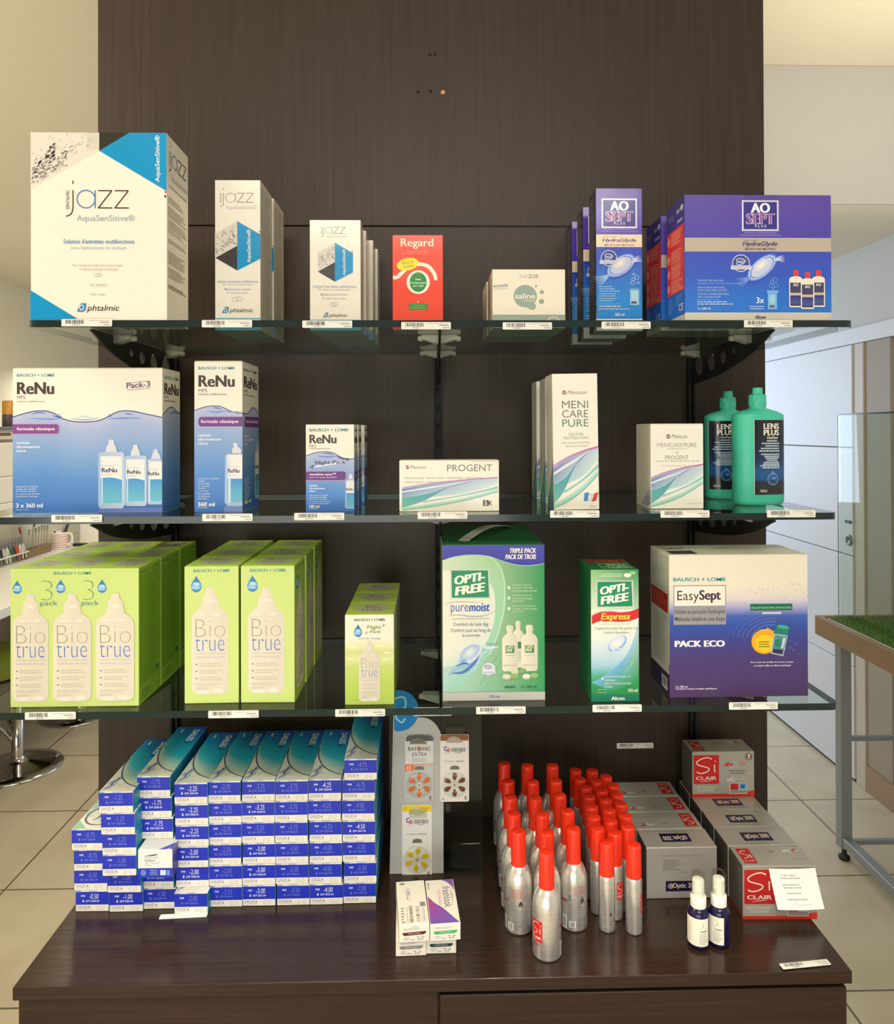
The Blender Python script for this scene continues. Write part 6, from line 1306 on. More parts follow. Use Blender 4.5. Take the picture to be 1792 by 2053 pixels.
def can_parts(big):
    b = MB()
    if big:
        R_ = .0193; b.lathe([(.016, 0), (.0185, .0006), (R_, .003), (R_, .0640), (.0188, .0700), (.0172, .0770), (.0145, .0835), (.0118, .0880), (.0100, .0900), (.0096, .0925)], W8, n=36)
        c = wrapcv(b, R_, .052, .016, -PI/2-.75, -PI/2+.75, 1).fr(0, 0, 100, 130); si_mark(c, 18, 0, 82, 100); c.G(24, 108, 76, 124, 2, C(150, 60, 60))
        c = wrapcv(b, R_, .064, .004, PI/2-1.2, PI/2+1.2, 1).fr(0, 0, 100, 130)
        c.G(34, 0, 88, 28, 8, C(176, 96, 96), fill=.4); diamond(c, 22, 36, 18, 'x'); diamond(c, 62, 44, 20, 'f'); c.G(34, 66, 80, 92, 5, C(150, 148, 144), fill=.35); c.R(20, 104, 40, 124, C(226, 222, 214)); c.bars(24, 106, 38, 122, C(40, 40, 46), n=6); c.G(46, 106, 84, 116, 1, C(130, 128, 124))
        c = wrapcv(b, R_, .044, .004, .2, .75, 1).fr(0, 0, 100, 100); c.R(10, 0, 90, 8, C(150, 40, 40)); c.R(15, 55, 85, 100, C(226, 222, 214)); c.bars(22, 60, 78, 95, C(60, 56, 80), n=12)
        cap = MB(); cap.lathe([(.0108, .0885), (.0106, .0900), (.0102, .1330), (.0096, .1350), (.0084, .1358), (.0001, .1358)], W8, n=28)
    else:
        R_ = .0114; b.lathe([(.0095, 0), (.0108, .0005), (R_, .0025), (R_, .0730), (.0110, .0752), (.0104, .0770)], W8, n=30)
        c = wrapcv(b, R_, .055, .030, -PI/2-.9, -PI/2+.9, 1).fr(0, 0, 100, 130); si_mark(c, 20, 0, 84, 130)
        c = wrapcv(b, R_, .036, .004, PI/2-1.2, PI/2+1.2, 1).fr(0, 0, 100, 116); diamond(c, 46, 34, 24, 'f'); diamond(c, 66, 66, 24, 'x'); c.G(10, 90, 60, 104, 2, C(150, 146, 140))
        cap = MB(); cap.lathe([(.0108, .0768), (.0107, .0785), (.0103, .1185), (.0097, .1205), (.0084, .1213), (.0001, .1213)], W8, n=26)
    return b.mesh('can_body', [M_ALU, M_PLASTIC]), cap.mesh('red_cap', M_RED)
CAN = {k: can_parts(k) for k in (True, False)}
def can(px, py, big, rz, label):
    hcap = .1358 if big else .1213
    p = onz(px, py, CABZ+hcap)
    r_ = empty('spray_can', (p.x, p.y, CABZ+.0003), label, 'spray can', 'wide-bodied red-capped spray cans' if big else 'slim red-capped spray cans', rz)
    for nm, me in zip(('can_body', 'red_cap'), CAN[big]):
        o = bpy.data.objects.new(nm, me); COL.objects.link(o); o.parent = r_
    return r_
BIGC = {'left': [(1011, 1530), (1019, 1565), (1023, 1597), (1030, 1630), (1039, 1665)],
        'middle': [(1057, 1534), (1068, 1567), (1073, 1599), (1087, 1631), (1096, 1667), (1095.5, 1707)],
        'right': [(1107.5, 1534), (1114, 1564), (1122, 1593), (1138, 1625), (1149, 1660)]}
ROWN = ['rearmost', 'second from back', 'third from back', 'fourth from back', 'fifth from back', 'sixth from back', 'seventh from back', 'front one']
CK = random.Random(12)
for cn, lst in BIGC.items():
    for i, (px, py) in enumerate(lst):
        rz = PI+CK.uniform(-.25, .25)
        if cn == 'middle' and i == 5: rz = -.95
        nm = 'front one' if i == len(lst)-1 else ROWN[i]
        can(px, py, True, rz, 'wide aluminium spray can with red cap, %s of the %s row' % (nm, cn))
SMC = {'left': [(1154, 1543), (1162, 1561), (1174.5, 1577), (1180.5, 1595), (1186, 1616), (1190, 1636), (1198, 1659)],
       'middle': [(1187, 1544), (1195.5, 1565), (1206, 1583), (1213.5, 1601), (1220, 1622), (1224, 1644), (1232, 1668)],
       'right': [(1214.5, 1556), (1229, 1573), (1236.5, 1591), (1244, 1610), (1254, 1634), (1258.5, 1656)]}
for cn, lst in SMC.items():
    for i, (px, py) in enumerate(lst):
        nm = 'front one' if i == len(lst)-1 else ROWN[i]
        can(px, py, False, CK.uniform(-2, 2) if not (cn == 'middle' and i == 6) else .55, 'slim aluminium spray can with red cap, %s of the %s slim row' % (nm, cn))
can(1216, 1688, False, PI+.35, 'slim red-capped spray can standing in front, warning diamonds showing')
can(1270, 1692, False, 1.2, 'slim red-capped spray can standing in front, nearest the grey cartons')

# ---------------------------------------------------------------- silver cleaner cartons
SV = C(176, 172, 162); SVD = C(130, 128, 120)
GW, GH, GD = .1065, .0760, .0505
def grey_box(front, top, rot):
    b = mk(GW, GD, GH, SV, bev=.0008); c = face(b, 'F', GW, GD, GH).fr(660, 195, 1175, 580)
    if front == 'si':
        si_mark(c, 672, 222, 882, 470); c.T('NETTOYANT', 688, 488, 858, 508, C(226, 222, 210), wt=.02); c.T('CLEANER', 706, 514, 844, 532, C(226, 222, 210), wt=.02)
        c.R(660, 556, 1175, 580, C(222, 52, 36)); c.P([(960, 556), (1175, 530), (1175, 556)], C(222, 52, 36))
        c.P([(920, 312), (960, 285), (1000, 300), (975, 322)], C(206, 60, 50)); c.O(1005, 308, 42, 26, 5, C(206, 204, 200)); c.O(1080, 298, 32, 14, 4, C(206, 120, 110)); c.G(950, 350, 1120, 390, 2, SVD, al='C'); c.T('x42', 944, 414, 1012, 450, C(240, 236, 226), wt=.02); c.G(1018, 412, 1130, 440, 2, C(200, 196, 186))
        c.R(966, 460, 1116, 558, C(214, 208, 196)); c.R(976, 468, 1042, 522, C(200, 40, 54)); c.R(1046, 464, 1112, 518, C(130, 190, 226)); c.R(974, 524, 1112, 552, C(160, 154, 144)); c.R(1060, 476, 1096, 510, C(60, 110, 180))
        c.O(1128, 240, 32, 32, 8, C(126, 124, 118)); c.P([(1106, 240), (1118, 220), (1122, 256)], C(60, 70, 110)); c.P([(1118, 220), (1140, 222), (1128, 262)], WH); c.P([(1140, 222), (1156, 240), (1130, 262)], C(200, 70, 60))
    else:
        c.T('ENTRETIEN DE VOS LUNETTES', 770, 250, 1070, 266, SVD); c.G(780, 285, 920, 370, 6, SVD); c.L([(900, 385), (930, 378), (960, 388)], 4, SVD)
        c.R(800, 448, 1062, 526, C(32, 26, 64)); c.E(836, 486, 22, 22, C(150, 130, 190)); c.E(846, 486, 12, 16, C(224, 170, 90)); c.T('Optic 2000', 850, 464, 1048, 510, C(238, 226, 206), wt=.025)
    c = face(b, 'T', GW, GD, GH).fr(0, 0, 100, 48)
    if rot: c0 = c; c = face(b, 'T', GW, GD, GH).fr(100, 48, 0, 0)
    if top == 'si':
        c.R(6, 6, 24, 42, C(206, 46, 40)); c.L(spl([(18, 12), (12, 12), (9, 17), (15, 21), (18, 26), (10, 30)], 5), 1.4, WH); c.L([(20.5, 20), (21, 29)], 1.4, WH); c.T('CLAIR', 8, 33, 22, 38, C(240, 200, 190))
        c.E(87, 12, 4, 4.5, C(190, 50, 46)); c.P([(86, 10), (92, 12), (87, 16)], C(226, 220, 210)); c.P([(69, 10), (79, 9), (80, 17), (75, 14), (70, 16)], C(222, 214, 200)); c.E(55, 14, 2, 2, SVD); c.E(51, 15, 2, 2, SVD); c.L([(70, 34), (95, 32)], .8, SVD)
    else:
        c.R(30, 14, 72, 36, C(32, 26, 64)); c.E(37, 25, 3.6, 6, C(150, 130, 190)); c.E(38.5, 25, 2, 5, C(224, 180, 110)); c.T('Optic 2000', 39.5, 18, 69, 32, C(238, 226, 206), wt=.025); c.G(28, 40, 76, 43, 1, C(126, 134, 116))
    c = face(b, 'L', GW, GD, GH).fr(0, 0, 48, 76); c.full(C(112, 108, 102))  # silver side darkened, reflection of the cans put into its colour
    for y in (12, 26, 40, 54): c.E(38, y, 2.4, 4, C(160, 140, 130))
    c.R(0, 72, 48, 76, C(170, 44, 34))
    return b.mesh('cleaner_carton', M_FOIL)
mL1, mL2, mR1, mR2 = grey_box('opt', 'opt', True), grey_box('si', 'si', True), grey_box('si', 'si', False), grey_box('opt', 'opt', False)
def silver(me, x, y, z, label, rz=0.0):
    o = bpy.data.objects.new('cleaner_carton', me); COL.objects.link(o); o.location = (x, y+GD/2, z); o.rotation_euler = (0, 0, rz); return tag(o, label, 'carton', 'silver cleaner cartons')
q = onz(1367, 1801, zc); x0 = q.x; y0 = q.y
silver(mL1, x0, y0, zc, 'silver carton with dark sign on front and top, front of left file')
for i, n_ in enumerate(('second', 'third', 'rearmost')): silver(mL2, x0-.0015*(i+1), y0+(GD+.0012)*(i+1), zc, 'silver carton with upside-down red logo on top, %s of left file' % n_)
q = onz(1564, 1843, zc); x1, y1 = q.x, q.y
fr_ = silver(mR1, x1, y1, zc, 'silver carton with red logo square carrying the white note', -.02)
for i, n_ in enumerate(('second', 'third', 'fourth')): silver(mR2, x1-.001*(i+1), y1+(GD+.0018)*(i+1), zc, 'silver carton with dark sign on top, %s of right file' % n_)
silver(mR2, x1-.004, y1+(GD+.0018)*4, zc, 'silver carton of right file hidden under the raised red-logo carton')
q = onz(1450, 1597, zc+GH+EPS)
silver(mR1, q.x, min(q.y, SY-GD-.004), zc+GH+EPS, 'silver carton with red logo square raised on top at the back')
# note taped to the front silver carton
b = MB(); nw, nh = .0670, .0550; n = 10
def notept(u, v, e):
    return (-nw/2+u*nw+.010*v, -.0015-.006*v*v-e-.002*math.sin(PI*u), -v*nh)
c = CV(b, notept, 0, 8).fr(1230, 1160, 1700, 1500)
pts = [(1230+470*i/8, 1160+340*j/8) for j in range(9) for i in range(9)]
c.put(pts, [(j*9+i, (j+1)*9+i, (j+1)*9+i+1, j*9+i+1) for j in range(8) for i in range(8)], C(254, 252, 246))
for y0_, n2, x0_, x1_ in ((1205, 2, 1350, 1570), (1285, 2, 1355, 1590), (1355, 1, 1375, 1520), (1405, 1, 1370, 1570)): c.G(x0_-20, y0_, x1_-20, y0_+24*n2, n2, C(196, 190, 182), seed=y0_)
c.L(spl([(1390, 1455), (1420, 1445), (1450, 1468), (1500, 1450), (1540, 1465), (1590, 1450)], 5), 3, C(190, 184, 176))
p = ony(1585, 1738, y1-.001)
o = b.build('paper_note', M_PAPER, loc=(p.x+.001, y1-.001, CABZ+GH-.0015)); tag(o, 'white handwritten paper note hanging over the front right silver carton', 'note')

# ---------------------------------------------------------------- two small pump bottles
def pump_bottle(px, py, rz, label):
    p = onz(px, py, CABZ)
    r_ = empty('pump_spray_bottle', (p.x, p.y, CABZ+.0002), label, 'spray bottle', 'dark blue pump bottles', rz)
    b = MB(); R_ = .0143; b.lathe([(.0118, 0), (.0136, .001), (R_, .004), (R_, .0425), (.0136, .0465), (.0118, .0500), (.0100, .0520), (.0085, .0535)], W8, n=32); b.build('bottle_body', M_NAVY, r_)
    b = MB(); a0, a1 = -PI/2-1.75, -PI/2+1.05; nn = 24
    c = CV(b, lambda u, v, e: ((R_+.0001+e)*math.cos(a0+(a1-a0)*u), (R_+.0001+e)*math.sin(a0+(a1-a0)*u), .0425-v*.0365), 0, nn).fr(0, 0, 100, 100); c.full(C(242, 238, 218)); c.R(36, 12, 36.8, 78, C(150, 160, 140)); c.R(33, 80, 38, 83, C(170, 176, 150))
    c.L([(70, 38), (78, 10), (88, 38), (70, 38)], 1.6, C(120, 112, 116)); c.L([(79, 18), (79, 31)], 1.4, C(120, 112, 116)); c.R(70, 43, 92, 47, C(130, 122, 126)); c.G(66, 52, 94, 92, 9, C(178, 172, 174), fill=.45); b.build('paper_label', M_PAPER, r_)
    b = MB(); b.lathe([(.0104, .0530), (.0104, .0665), (.0098, .0672), (.0086, .0674), (.0080, .0700), (.0078, .0855), (.0074, .0885), (.0060, .0890), (.0002, .0890)], W8, n=28); b.box(-.0018, .0018, -.0098, -.0070, .0760, .0800, W8, bev=.0006); b.build('pump_head', M_STOOLWHITE, r_)
    b = MB(); b.lathe([(.0096, .0674), (.0093, .0930), (.0088, .0960), (.0080, .0968), (.0002, .0968)], W8, n=28, cap0=False); b.build('clear_cap', M_CLEARP, r_)
pump_bottle(1400, 1893, -.35, 'small dark blue pump bottle with white label, left of the pair')
pump_bottle(1441, 1890, -.95, 'small dark blue pump bottle with white label, right of the pair')

# ---------------------------------------------------------------- two teal saline bottles on the middle shelf
def teal_parts(dx=0):
    b = MB(); rx, ry = .0385, .0225; e = 2.6
    b.loft([(0, rx*.86, ry*.80, e), (.0012, rx*.95, ry*.92, e), (.006, rx, ry, e), (.134, rx, ry, e), (.1365, rx*.99, ry*.97, e), (.1415, rx*.74, ry*.82, 2.3), (.1445, rx*.46, ry*.68, 2), (.1460, .0128, .0128, 2), (.148, .0124, .0124, 2)], W8, n=56)
    def sup(a):
        ca, sa = math.cos(a), math.sin(a); return rx*math.copysign(abs(ca)**(2/e), ca), ry*math.copysign(abs(sa)**(2/e), sa)
    xs = [sup(-PI/2-1.45+2.9*i/200) for i in range(201)]; acc = [0]
    for i in range(200): acc.append(acc[-1]+math.dist(xs[i], xs[i+1]))
    def at(u):
        s = u*acc[-1]; i = min(max([k for k in range(200) if acc[k] <= s] or [0]), 199); t = (s-acc[i])/((acc[i+1]-acc[i]) or 1); return xs[i][0]*(1-t)+xs[i+1][0]*t, xs[i][1]*(1-t)+xs[i+1][1]*t
    def mp(u, v, e_):
        x, y = at(max(0, min(1, u))); L = math.hypot(x/rx**2, y/ry**2) or 1; return (x+e_*x/rx**2/L, y+e_*y/ry**2/L, .128-v*.112)
    l = MB(); c = CV(l, mp, 0, 40).fr(768+dx, 280, 1190+dx, 815)
    c.V(900, 280, 1180, 815, [(0, C(28, 28, 34)), (.3, C(24, 34, 50)), (.55, C(22, 52, 92)), (.70, C(24, 88, 150)), (.79, C(22, 84, 146)), (.83, C(30, 44, 66)), (.88, C(44, 40, 42)), (1, C(36, 34, 36))])
    c.L([(899, 281), (899, 814)], 4, C(214, 220, 206))
    c.T('LENS', 964, 304, 1082, 344, WH, wt=.04); c.T('PLUS', 964, 349, 1082, 390, WH, wt=.04); c.T('OcuPure', 988, 396, 1070, 416, WH, wt=.02, sh=.3)
    k = C(190, 206, 222)
    for i, (x0, x1, y) in enumerate(((986, 1066, 424), (950, 1084, 442), (976, 1078, 460), (944, 1080, 478), (932, 1084, 496), (946, 1084, 520), (968, 1082, 535), (976, 1076, 548), (986, 1066, 562), (966, 1078, 577), (958, 1080, 590), (938, 1086, 602), (954, 1082, 616))): c.G(x0, y, x1, y+11, 1, k, fill=.9, seed=i)
    c.O(1030, 705, 40, 42, 5, C(130, 180, 226)); c.P([(1028, 640), (1050, 668), (1010, 668)], C(90, 140, 190)); c.O(1030, 708, 24, 26, 4, C(70, 130, 200)); c.L([(1026, 692), (1032, 706), (1048, 690)], 5, C(180, 214, 240)); c.T('360ml', 936, 776, 986, 796, C(206, 204, 200), wt=.02)
    cp = MB(); cp.lathe([(.0115, .1478), (.0120, .1485), (.0120, .1500)], C(30, 60, 54), n=12)
    cp.lathe([(.0124, .1500), (.0124, .1660), (.0100, .1676)], W8, n=10, smooth=False)
    for k_ in range(10):
        a = 2*PI*k_/10; cp.tube([(.0123*math.cos(a), .0123*math.sin(a), .151), (.0123*math.cos(a+.5), .0123*math.sin(a+.5), .165)], .0009, W8, n=5)
    nz = MB(); nz.lathe([(.0078, .1677), (.0074, .1760), (.0068, .1776), (.0002, .1778)], W8, n=20)
    return b.mesh('bottle_body', M_TEAL), l.mesh('printed_label', M_GLOSS), cp.mesh('twist_cap', M_TEAL), nz.mesh('cap_nozzle', M_TEAL)
TP = [teal_parts(), teal_parts(112)]
def teal(px_l, px_r, py, label, rz, v=0):
    a, c_ = onz(px_l, py, zm), onz(px_r, py, zm)
    r_ = empty('saline_bottle', ((a.x+c_.x)/2, (a.y+c_.y)/2+.004, zm), label, 'bottle', 'teal saline bottles', rz)
    for nm, me in zip(('bottle_body', 'printed_label', 'twist_cap', 'cap_nozzle'), TP[v]):
        o = bpy.data.objects.new(nm, me); COL.objects.link(o); o.parent = r_ if nm != 'cap_nozzle' else last
        last = o
teal(1471.5, 1571.8, 1011, 'teal plastic bottle with black label, front one at right end', .10)
teal(1415, 1509, 999, 'teal plastic bottle with black label, standing behind the front teal bottle', .06, 1)

# ---------------------------------------------------------------- price tags
def tag_mesh(seed, price, blank=False):
    w, h = .0670, .0098; b = MB(); r = .0012; out = []
    for cx, cz, a in ((w/2-r, h/2-r, 0), (-w/2+r, h/2-r, 90), (-w/2+r, -h/2+r, 180), (w/2-r, -h/2+r, 270)):
        for k in range(4): t = math.radians(a+30*k); out.append((cx+r*math.cos(t), cz+r*math.sin(t)))
    b.prism(out, -.0003, .0003, C(246, 243, 238), 'xz')
    if not blank:
        c = CV(b, lambda u, v, e: (-w/2+u*w, -.0003-e, h/2-v*h)).fr(0, 0, 100, 15)
        c.bars(8, 1.6, 46, 9.6, C(64, 58, 60), seed=seed, n=26); c.T(str(150000+seed*7919), 22, 10.6, 37, 13.6, C(90, 86, 86)); c.G(54, 2, 94, 4.2, 1, LGREY, seed=seed); c.R(76, 5.8, 95, 7.4, GREY); c.T(price+' €', 83, 10.2, 97, 13.2, C(70, 66, 66), wt=.01)
    return b.mesh('tag_card', M_PAPER)
hb = MB(); hb.box(-.0360, .0360, -.0003, .0003, -.0066, .0060, W8); m_hold = hb.mesh('tag_holder', M_HOLD)
def price_tag(loc, seed, price, label, rot=(0, 0, 0), blank=False, dx=.0012):
    r_ = empty('price_tag', loc, label, 'price tag', None if blank else 'barcode price tags'); r_.rotation_euler = rot
    o = bpy.data.objects.new('tag_card', tag_mesh(seed, price, blank)); COL.objects.link(o); o.parent = r_
    if not blank:
        o = bpy.data.objects.new('tag_holder', m_hold); COL.objects.link(o); o.parent = r_; o.location = (dx, -.0009, 0); o['label'] = 'clear plastic holder'
TAGS = [(0, [(174, 647, '39,95', 'largest white carton'), (455, 649, '10,90', 'tall white blue-hexagon carton'), (656, 650, '6,00', 'short white blue-hexagon cartons'), (854, 653, '14,90', 'red carton'), (1057, 653.5, '9,90', 'low cream cartons'), (1255, 652, '20,90', 'tall purple-blue carton'), (1540, 649, '49,90', 'wide purple-blue carton')]),
        (1, [(154, 1039.5, '29,97', 'wide three-bottle carton'), (456, 1037.5, '13,90', 'tall white and blue carton'), (640, 1035.5, '7,60', 'small blue travel cartons'), (887, 1033, '17,90', 'low wide pastel carton'), (1152, 1030.5, '15,40', 'tall pastel ribbon cartons'), (1373, 1030.5, '8,85', 'squat pastel ribbon carton'), (1586, 1030, '17,00', 'teal bottles')]),
        (2, [(101, 1435, '31,95', 'wide lime green cartons'), (468, 1432, '13,90', 'narrow lime green cartons'), (722, 1429, '8,50', 'small lime travel cartons'), (1004, 1424, '27,95', 'big green strap carton'), (1237, 1420, '13,90', 'slim green carton'), (1510, 1415, '34,90', 'cream to purple carton')])]
sd = 1
for si, lst in TAGS:
    for px, py, pr, what in lst:
        p = ony(px, py, -.0018); price_tag((p.x, -.0018, p.z), sd, pr, 'white price tag on %s shelf edge below the %s' % (SN[si], what), dx=random.Random(sd).uniform(-.003, .003)); sd += 1
p = ony(1273, 1495, SY-.0016); price_tag((p.x, SY-.0016, p.z), sd, '19,90', 'white price tag stuck on the dark panel above the silver cartons')
p = onz(368, 1837, CABZ); price_tag((p.x, p.y, CABZ+.0007), 40, '', 'blank white tag lying on cabinet before the lens boxes', rot=(-PI/2, 0, .05), blank=True)
p = onz(1614, 1936, CABZ); price_tag((p.x, p.y, CABZ+.0018), 41, '12,50', 'white price tag lying at the front right cabinet corner', rot=(-PI/2, 0, .10))

# ---------------------------------------------------------------- workbench at the left wall
CT = .90
root = empty('work_counter', (-1.99, 2.9, 0), 'long white work counter along the left wall', 'counter')
b = MB(); b.box(-.319, .29, -2.6, 1.90, CT-.042, CT, W8, bev=.003); b.build('countertop', M_COUNTERTOP, root)
b = MB(); b.box(-.315, -.28, -2.55, 1.85, 0.0, CT-.043, W8); b.build('back_board', M_DESK, root)
for yy in (.9, 1.80): b = MB(); b.box(-.28, .22, yy-.012, yy+.012, 0.0, CT-.043, W8); b.build('support_panel', M_DESK, root)
b = MB(); p = onz(18, 1224, CT); b.lathe([(.012, 0), (.012, .003)], C(90, 70, 50), xf=Matrix.Translation((.222, p.y-2.9, CT-.10)) @ Matrix.Rotation(PI/2, 4, 'Y'), n=12)
b.build('cam_cover', M_RUBBER, root)
# striped mug with pens
p = onz(119, 1100, CT); mx, my = p.x, p.y
mug = empty('striped_mug', (mx, my, CT+.0004), 'white mug with red stripes holding pens on the counter', 'mug')
b = MB(); R_ = .046; zz = 0; prof_ = [(.038, 0), (.043, .002), (R_, .010)]
b.lathe(prof_+[(R_, .098), (.0445, .100), (.0425, .098), (.0415, .012), (.002, .010)], C(240, 234, 222), n=36)
b.build('mug_body', M_STOOLWHITE, mug)
b = MB()
for k in range(7):
    z0 = .013+k*.0122; n = 36; a = [2*PI*i/n for i in range(n)]
    b.add([(1.004*R_*math.cos(t), 1.004*R_*math.sin(t), z0) for t in a]+[(1.004*R_*math.cos(t), 1.004*R_*math.sin(t), z0+.0036) for t in a], [(i, (i+1) % n, n+(i+1) % n, n+i) for i in range(n)], C(186, 66, 66), 0, True)
b.build('red_stripes', M_PLASTIC, mug)
b = MB(); b.tube(spl([(R_*.96, 0, .090), (R_+.024, 0, .088), (R_+.030, 0, .060), (R_+.022, 0, .030), (R_*.97, 0, .024)], 5), .006, C(240, 234, 222), n=10); b.build('mug_handle', M_STOOLWHITE, mug)
for i, (dx, dy, tx, ty, L, r_, col, lb) in enumerate(((-.02, 0, -.035, .01, .120, .0045, C(214, 214, 224), 'clear white pen'), (-.012, -.01, -.012, -.03, .112, .0045, C(50, 46, 150), 'dark blue pen'), (0, .012, .012, .03, .140, .004, C(150, 146, 190), 'pale violet pen'), (.012, -.008, .05, -.01, .155, .006, C(70, 62, 66), 'dark grey marker'), (.018, .01, .050, .012, .160, .006, C(56, 48, 52), 'black marker'))):
    b = MB(); b.tube([(mx+dx*.5, my+dy*.5, CT+.0125), (mx+tx*.9, my+ty*.9, CT+L*.85), (mx+tx*1.1, my+ty*1.1, CT+L)], [r_, r_, r_*.6], col, n=8)
    o = b.build('pen', M_PLASTIC); tag(o, lb+' standing in the red-striped mug', 'pen', 'pens in the mug')
# wooden screwdriver blocks with screwdrivers
BX = -2.243
def block(pxa, pxb, h_, label, col, nh):
    ya, yb = onx(pxa, 1112, BX).y, onx(pxb, 1106, BX).y
    r_ = empty('screwdriver_block', (BX, (ya+yb)/2, CT+.0003), label, 'tool holder'); L = yb-ya
    b = MB(); b.box(-.03, .016, -L/2, L/2, 0, h_, col, bev=.0015); b.build('wooden_block', M_OAK, r_)
    b = MB()
    for k in range(nh): y = -L/2+L*(k+.7)/(nh+.4); b.lathe([(.004, 0), (.004, .0006)], C(60, 40, 26), xf=Matrix.Translation((.0162, y, h_*.62)) @ Matrix.Rotation(PI/2, 4, 'Y'), n=10)
    if nh: b.build('drilled_hole', M_RUBBER, r_)
    return ya, yb
y1a, y1b = block(48.5, 69.5, .042, 'plain wooden tool block beside the pliers rack', W8, 0)
y2a, y2b = block(70, 98, .046, 'wooden tool block with drilled holes beside the mug', W8, 4)
def driver(y, z0, L, lean, col, label, head=True, shaftr=.003):
    r_ = empty('screwdriver', (BX-.004, y, z0), label, 'screwdriver', 'screwdrivers in the wooden blocks')
    b = MB(); b.tube([(0, 0, 0), (lean*.75, 0, L*.75)], shaftr, C(186, 182, 172), n=8); b.build('shaft', M_METAL, r_)
    b = MB(); b.tube([(lean*.72, 0, L*.72), (lean*.80, 0, L*.80), (lean*.94, 0, L*.94), (lean, 0, L)], [.0035, .006, .0045, .0085], col, n=10); b.build('handle', M_METAL if col[0] > .3 and abs(col[0]-col[2]) < .3 else M_PLASTIC, r_)
for k in range(5):
    y = y2a+(y2b-y2a)*(k+.5)/5; driver(y, CT+.0465, .115-.004*abs(k-2), .004, C(176, 172, 164), 'slim steel screwdriver, %s in the holed wooden block' % ('nearest', 'second', 'third', 'fourth', 'farthest')[k])
for k, (u, L, col, lb) in enumerate(((.12, .130, C(170, 50, 36), 'red-handled screwdriver leaning in the plain wooden block'), (.4, .112, C(176, 172, 164), 'steel screwdriver in the plain wooden block, nearer one'), (.66, .13, C(196, 190, 180), 'steel screwdriver in the plain wooden block, middle one'), (.85, .145, C(60, 56, 56), 'dark-handled screwdriver in the plain wooden block'))):
    driver(y1a+(y1b-y1a)*u, CT+.0425, L, (-.03, .01, .02, .012)[k], col, lb)
# pliers rack
ya, yb = onx(-12, 1125, BX).y, onx(49, 1114, BX).y
rk = empty('pliers_rack', (BX, (ya+yb)/2, CT+.0003), 'clear and white rack holding pliers on the counter', 'rack'); L = yb-ya
b = MB(); b.box(.020, .026, -L/2, L/2, .038, .046, W8, bev=.001); b.build('front_rail', M_WHITE, rk)
b = MB(); b.box(-.03, -.026, -L/2, L/2, 0, .085, W8); b.build('rear_plate', M_CLEARP, rk)
b = MB(); b.box(-.03, .026, -L/2, L/2, 0, .004, W8)
for s in (-1, 1): b.box(-.026, .020, s*L/2-.0015, s*L/2+.0015, .004, .046, W8)
b.build('rack_base', M_CLEARP, rk)
cols = [C(226, 224, 216), C(236, 234, 226), C(60, 120, 90), C(226, 90, 50), C(70, 60, 84), C(236, 236, 230), C(220, 218, 210), C(40, 38, 42)]
PLN = ('white', 'ivory', 'green', 'orange', 'dark violet', 'bright white', 'pale', 'black')
for k in range(8):
    y = ya+L*(.90-.108*k)
    kk = (0, 1, 3, 4, 2, 5, 6, 7)[k]
    r_ = empty('pliers', (BX+.002, y, CT+.0048), '%s-handled pliers hanging in the rack on the counter' % PLN[kk], 'pliers', 'pliers in the rack')
    for s in (-1, 1):
        b = MB(); b.tube(spl([(.014+.006*s, .009*s, .006), (.012, .011*s, .040), (.004, .003*s, .085)], 4), [.0034]*4+[.004]*4+[.003], cols[kk], n=8); b.build('handle', M_PLASTIC, r_)
    b = MB(); b.tube([(.003, 0, .082), (0, 0, .100), (-.004, 0, .128)], [.006, .0075, .0025], C(150, 146, 142), n=8); b.build('jaw', M_METAL, r_)
# white storage boxes, device and amber beakers on a wall shelf above the tools
SZ = 1.165
sh = MB(); sh.box(-2.399, -2.12, 1.9, 3.25, SZ-.02, SZ, W8, bev=.001); o = sh.build('wall_shelf', M_WHITE); tag(o, 'white wall shelf behind the wide three-bottle carton', 'shelf')
y0s = onx(6, 960, -2.10).y
for k, (h0, hh, lb) in enumerate(((0, .085, 'lowest'), (.0855, .13, 'middle'), (.216, .17, 'top'))):
    b = MB(); b.box(-.105, .095, -.35, .28, 0, hh-.002, C(238, 232, 216), bev=.003)
    b.box(.0952, .0962, -.33, .26, .010, hh-.012, C(232, 226, 208))
    if k == 1: c = CV(b, lambda u, v, e: (.0963+e, -.33+.6*u, .12-.11*v)).fr(0, 0, 100, 20); c.E(40, 12, 2, 2.4, C(196, 70, 70))
    if k == 2: c = CV(b, lambda u, v, e: (.0963+e, -.33+.6*u, .16-.15*v)).fr(0, 0, 100, 30); c.R(30, 12, 48, 13, C(120, 116, 104))
    o = b.build('storage_box', M_WHITE if k < 0 else M_CARD, loc=(-2.195, y0s, SZ+.0004+h0)); tag(o, 'white storage box, %s of the stack on the wall shelf' % lb, 'box', 'white storage boxes on the wall shelf')
zt_ = SZ+.0012+.386
dv = empty('lens_gauge_device', (-2.19, y0s-.02, zt_), 'grey instrument with small display on the white storage boxes', 'instrument')
b = MB(); b.box(-.09, .09, -.25, .25, 0, .060, C(128, 116, 124), bev=.004); b.box(-.07, .07, -.20, .22, .060, .075, C(112, 104, 110), bev=.003); b.build('housing', M_PLASTIC, dv)
b = MB(); b.box(.0902, .0915, -.19, .10, .012, .050, C(214, 206, 160)); b.box(.0916, .0922, -.18, -.06, .016, .046, C(90, 70, 70)); b.box(.0916, .0922, -.04, .085, .030, .046, C(90, 80, 80)); b.build('display', M_PLASTIC, dv)
zb = zt_+.0755
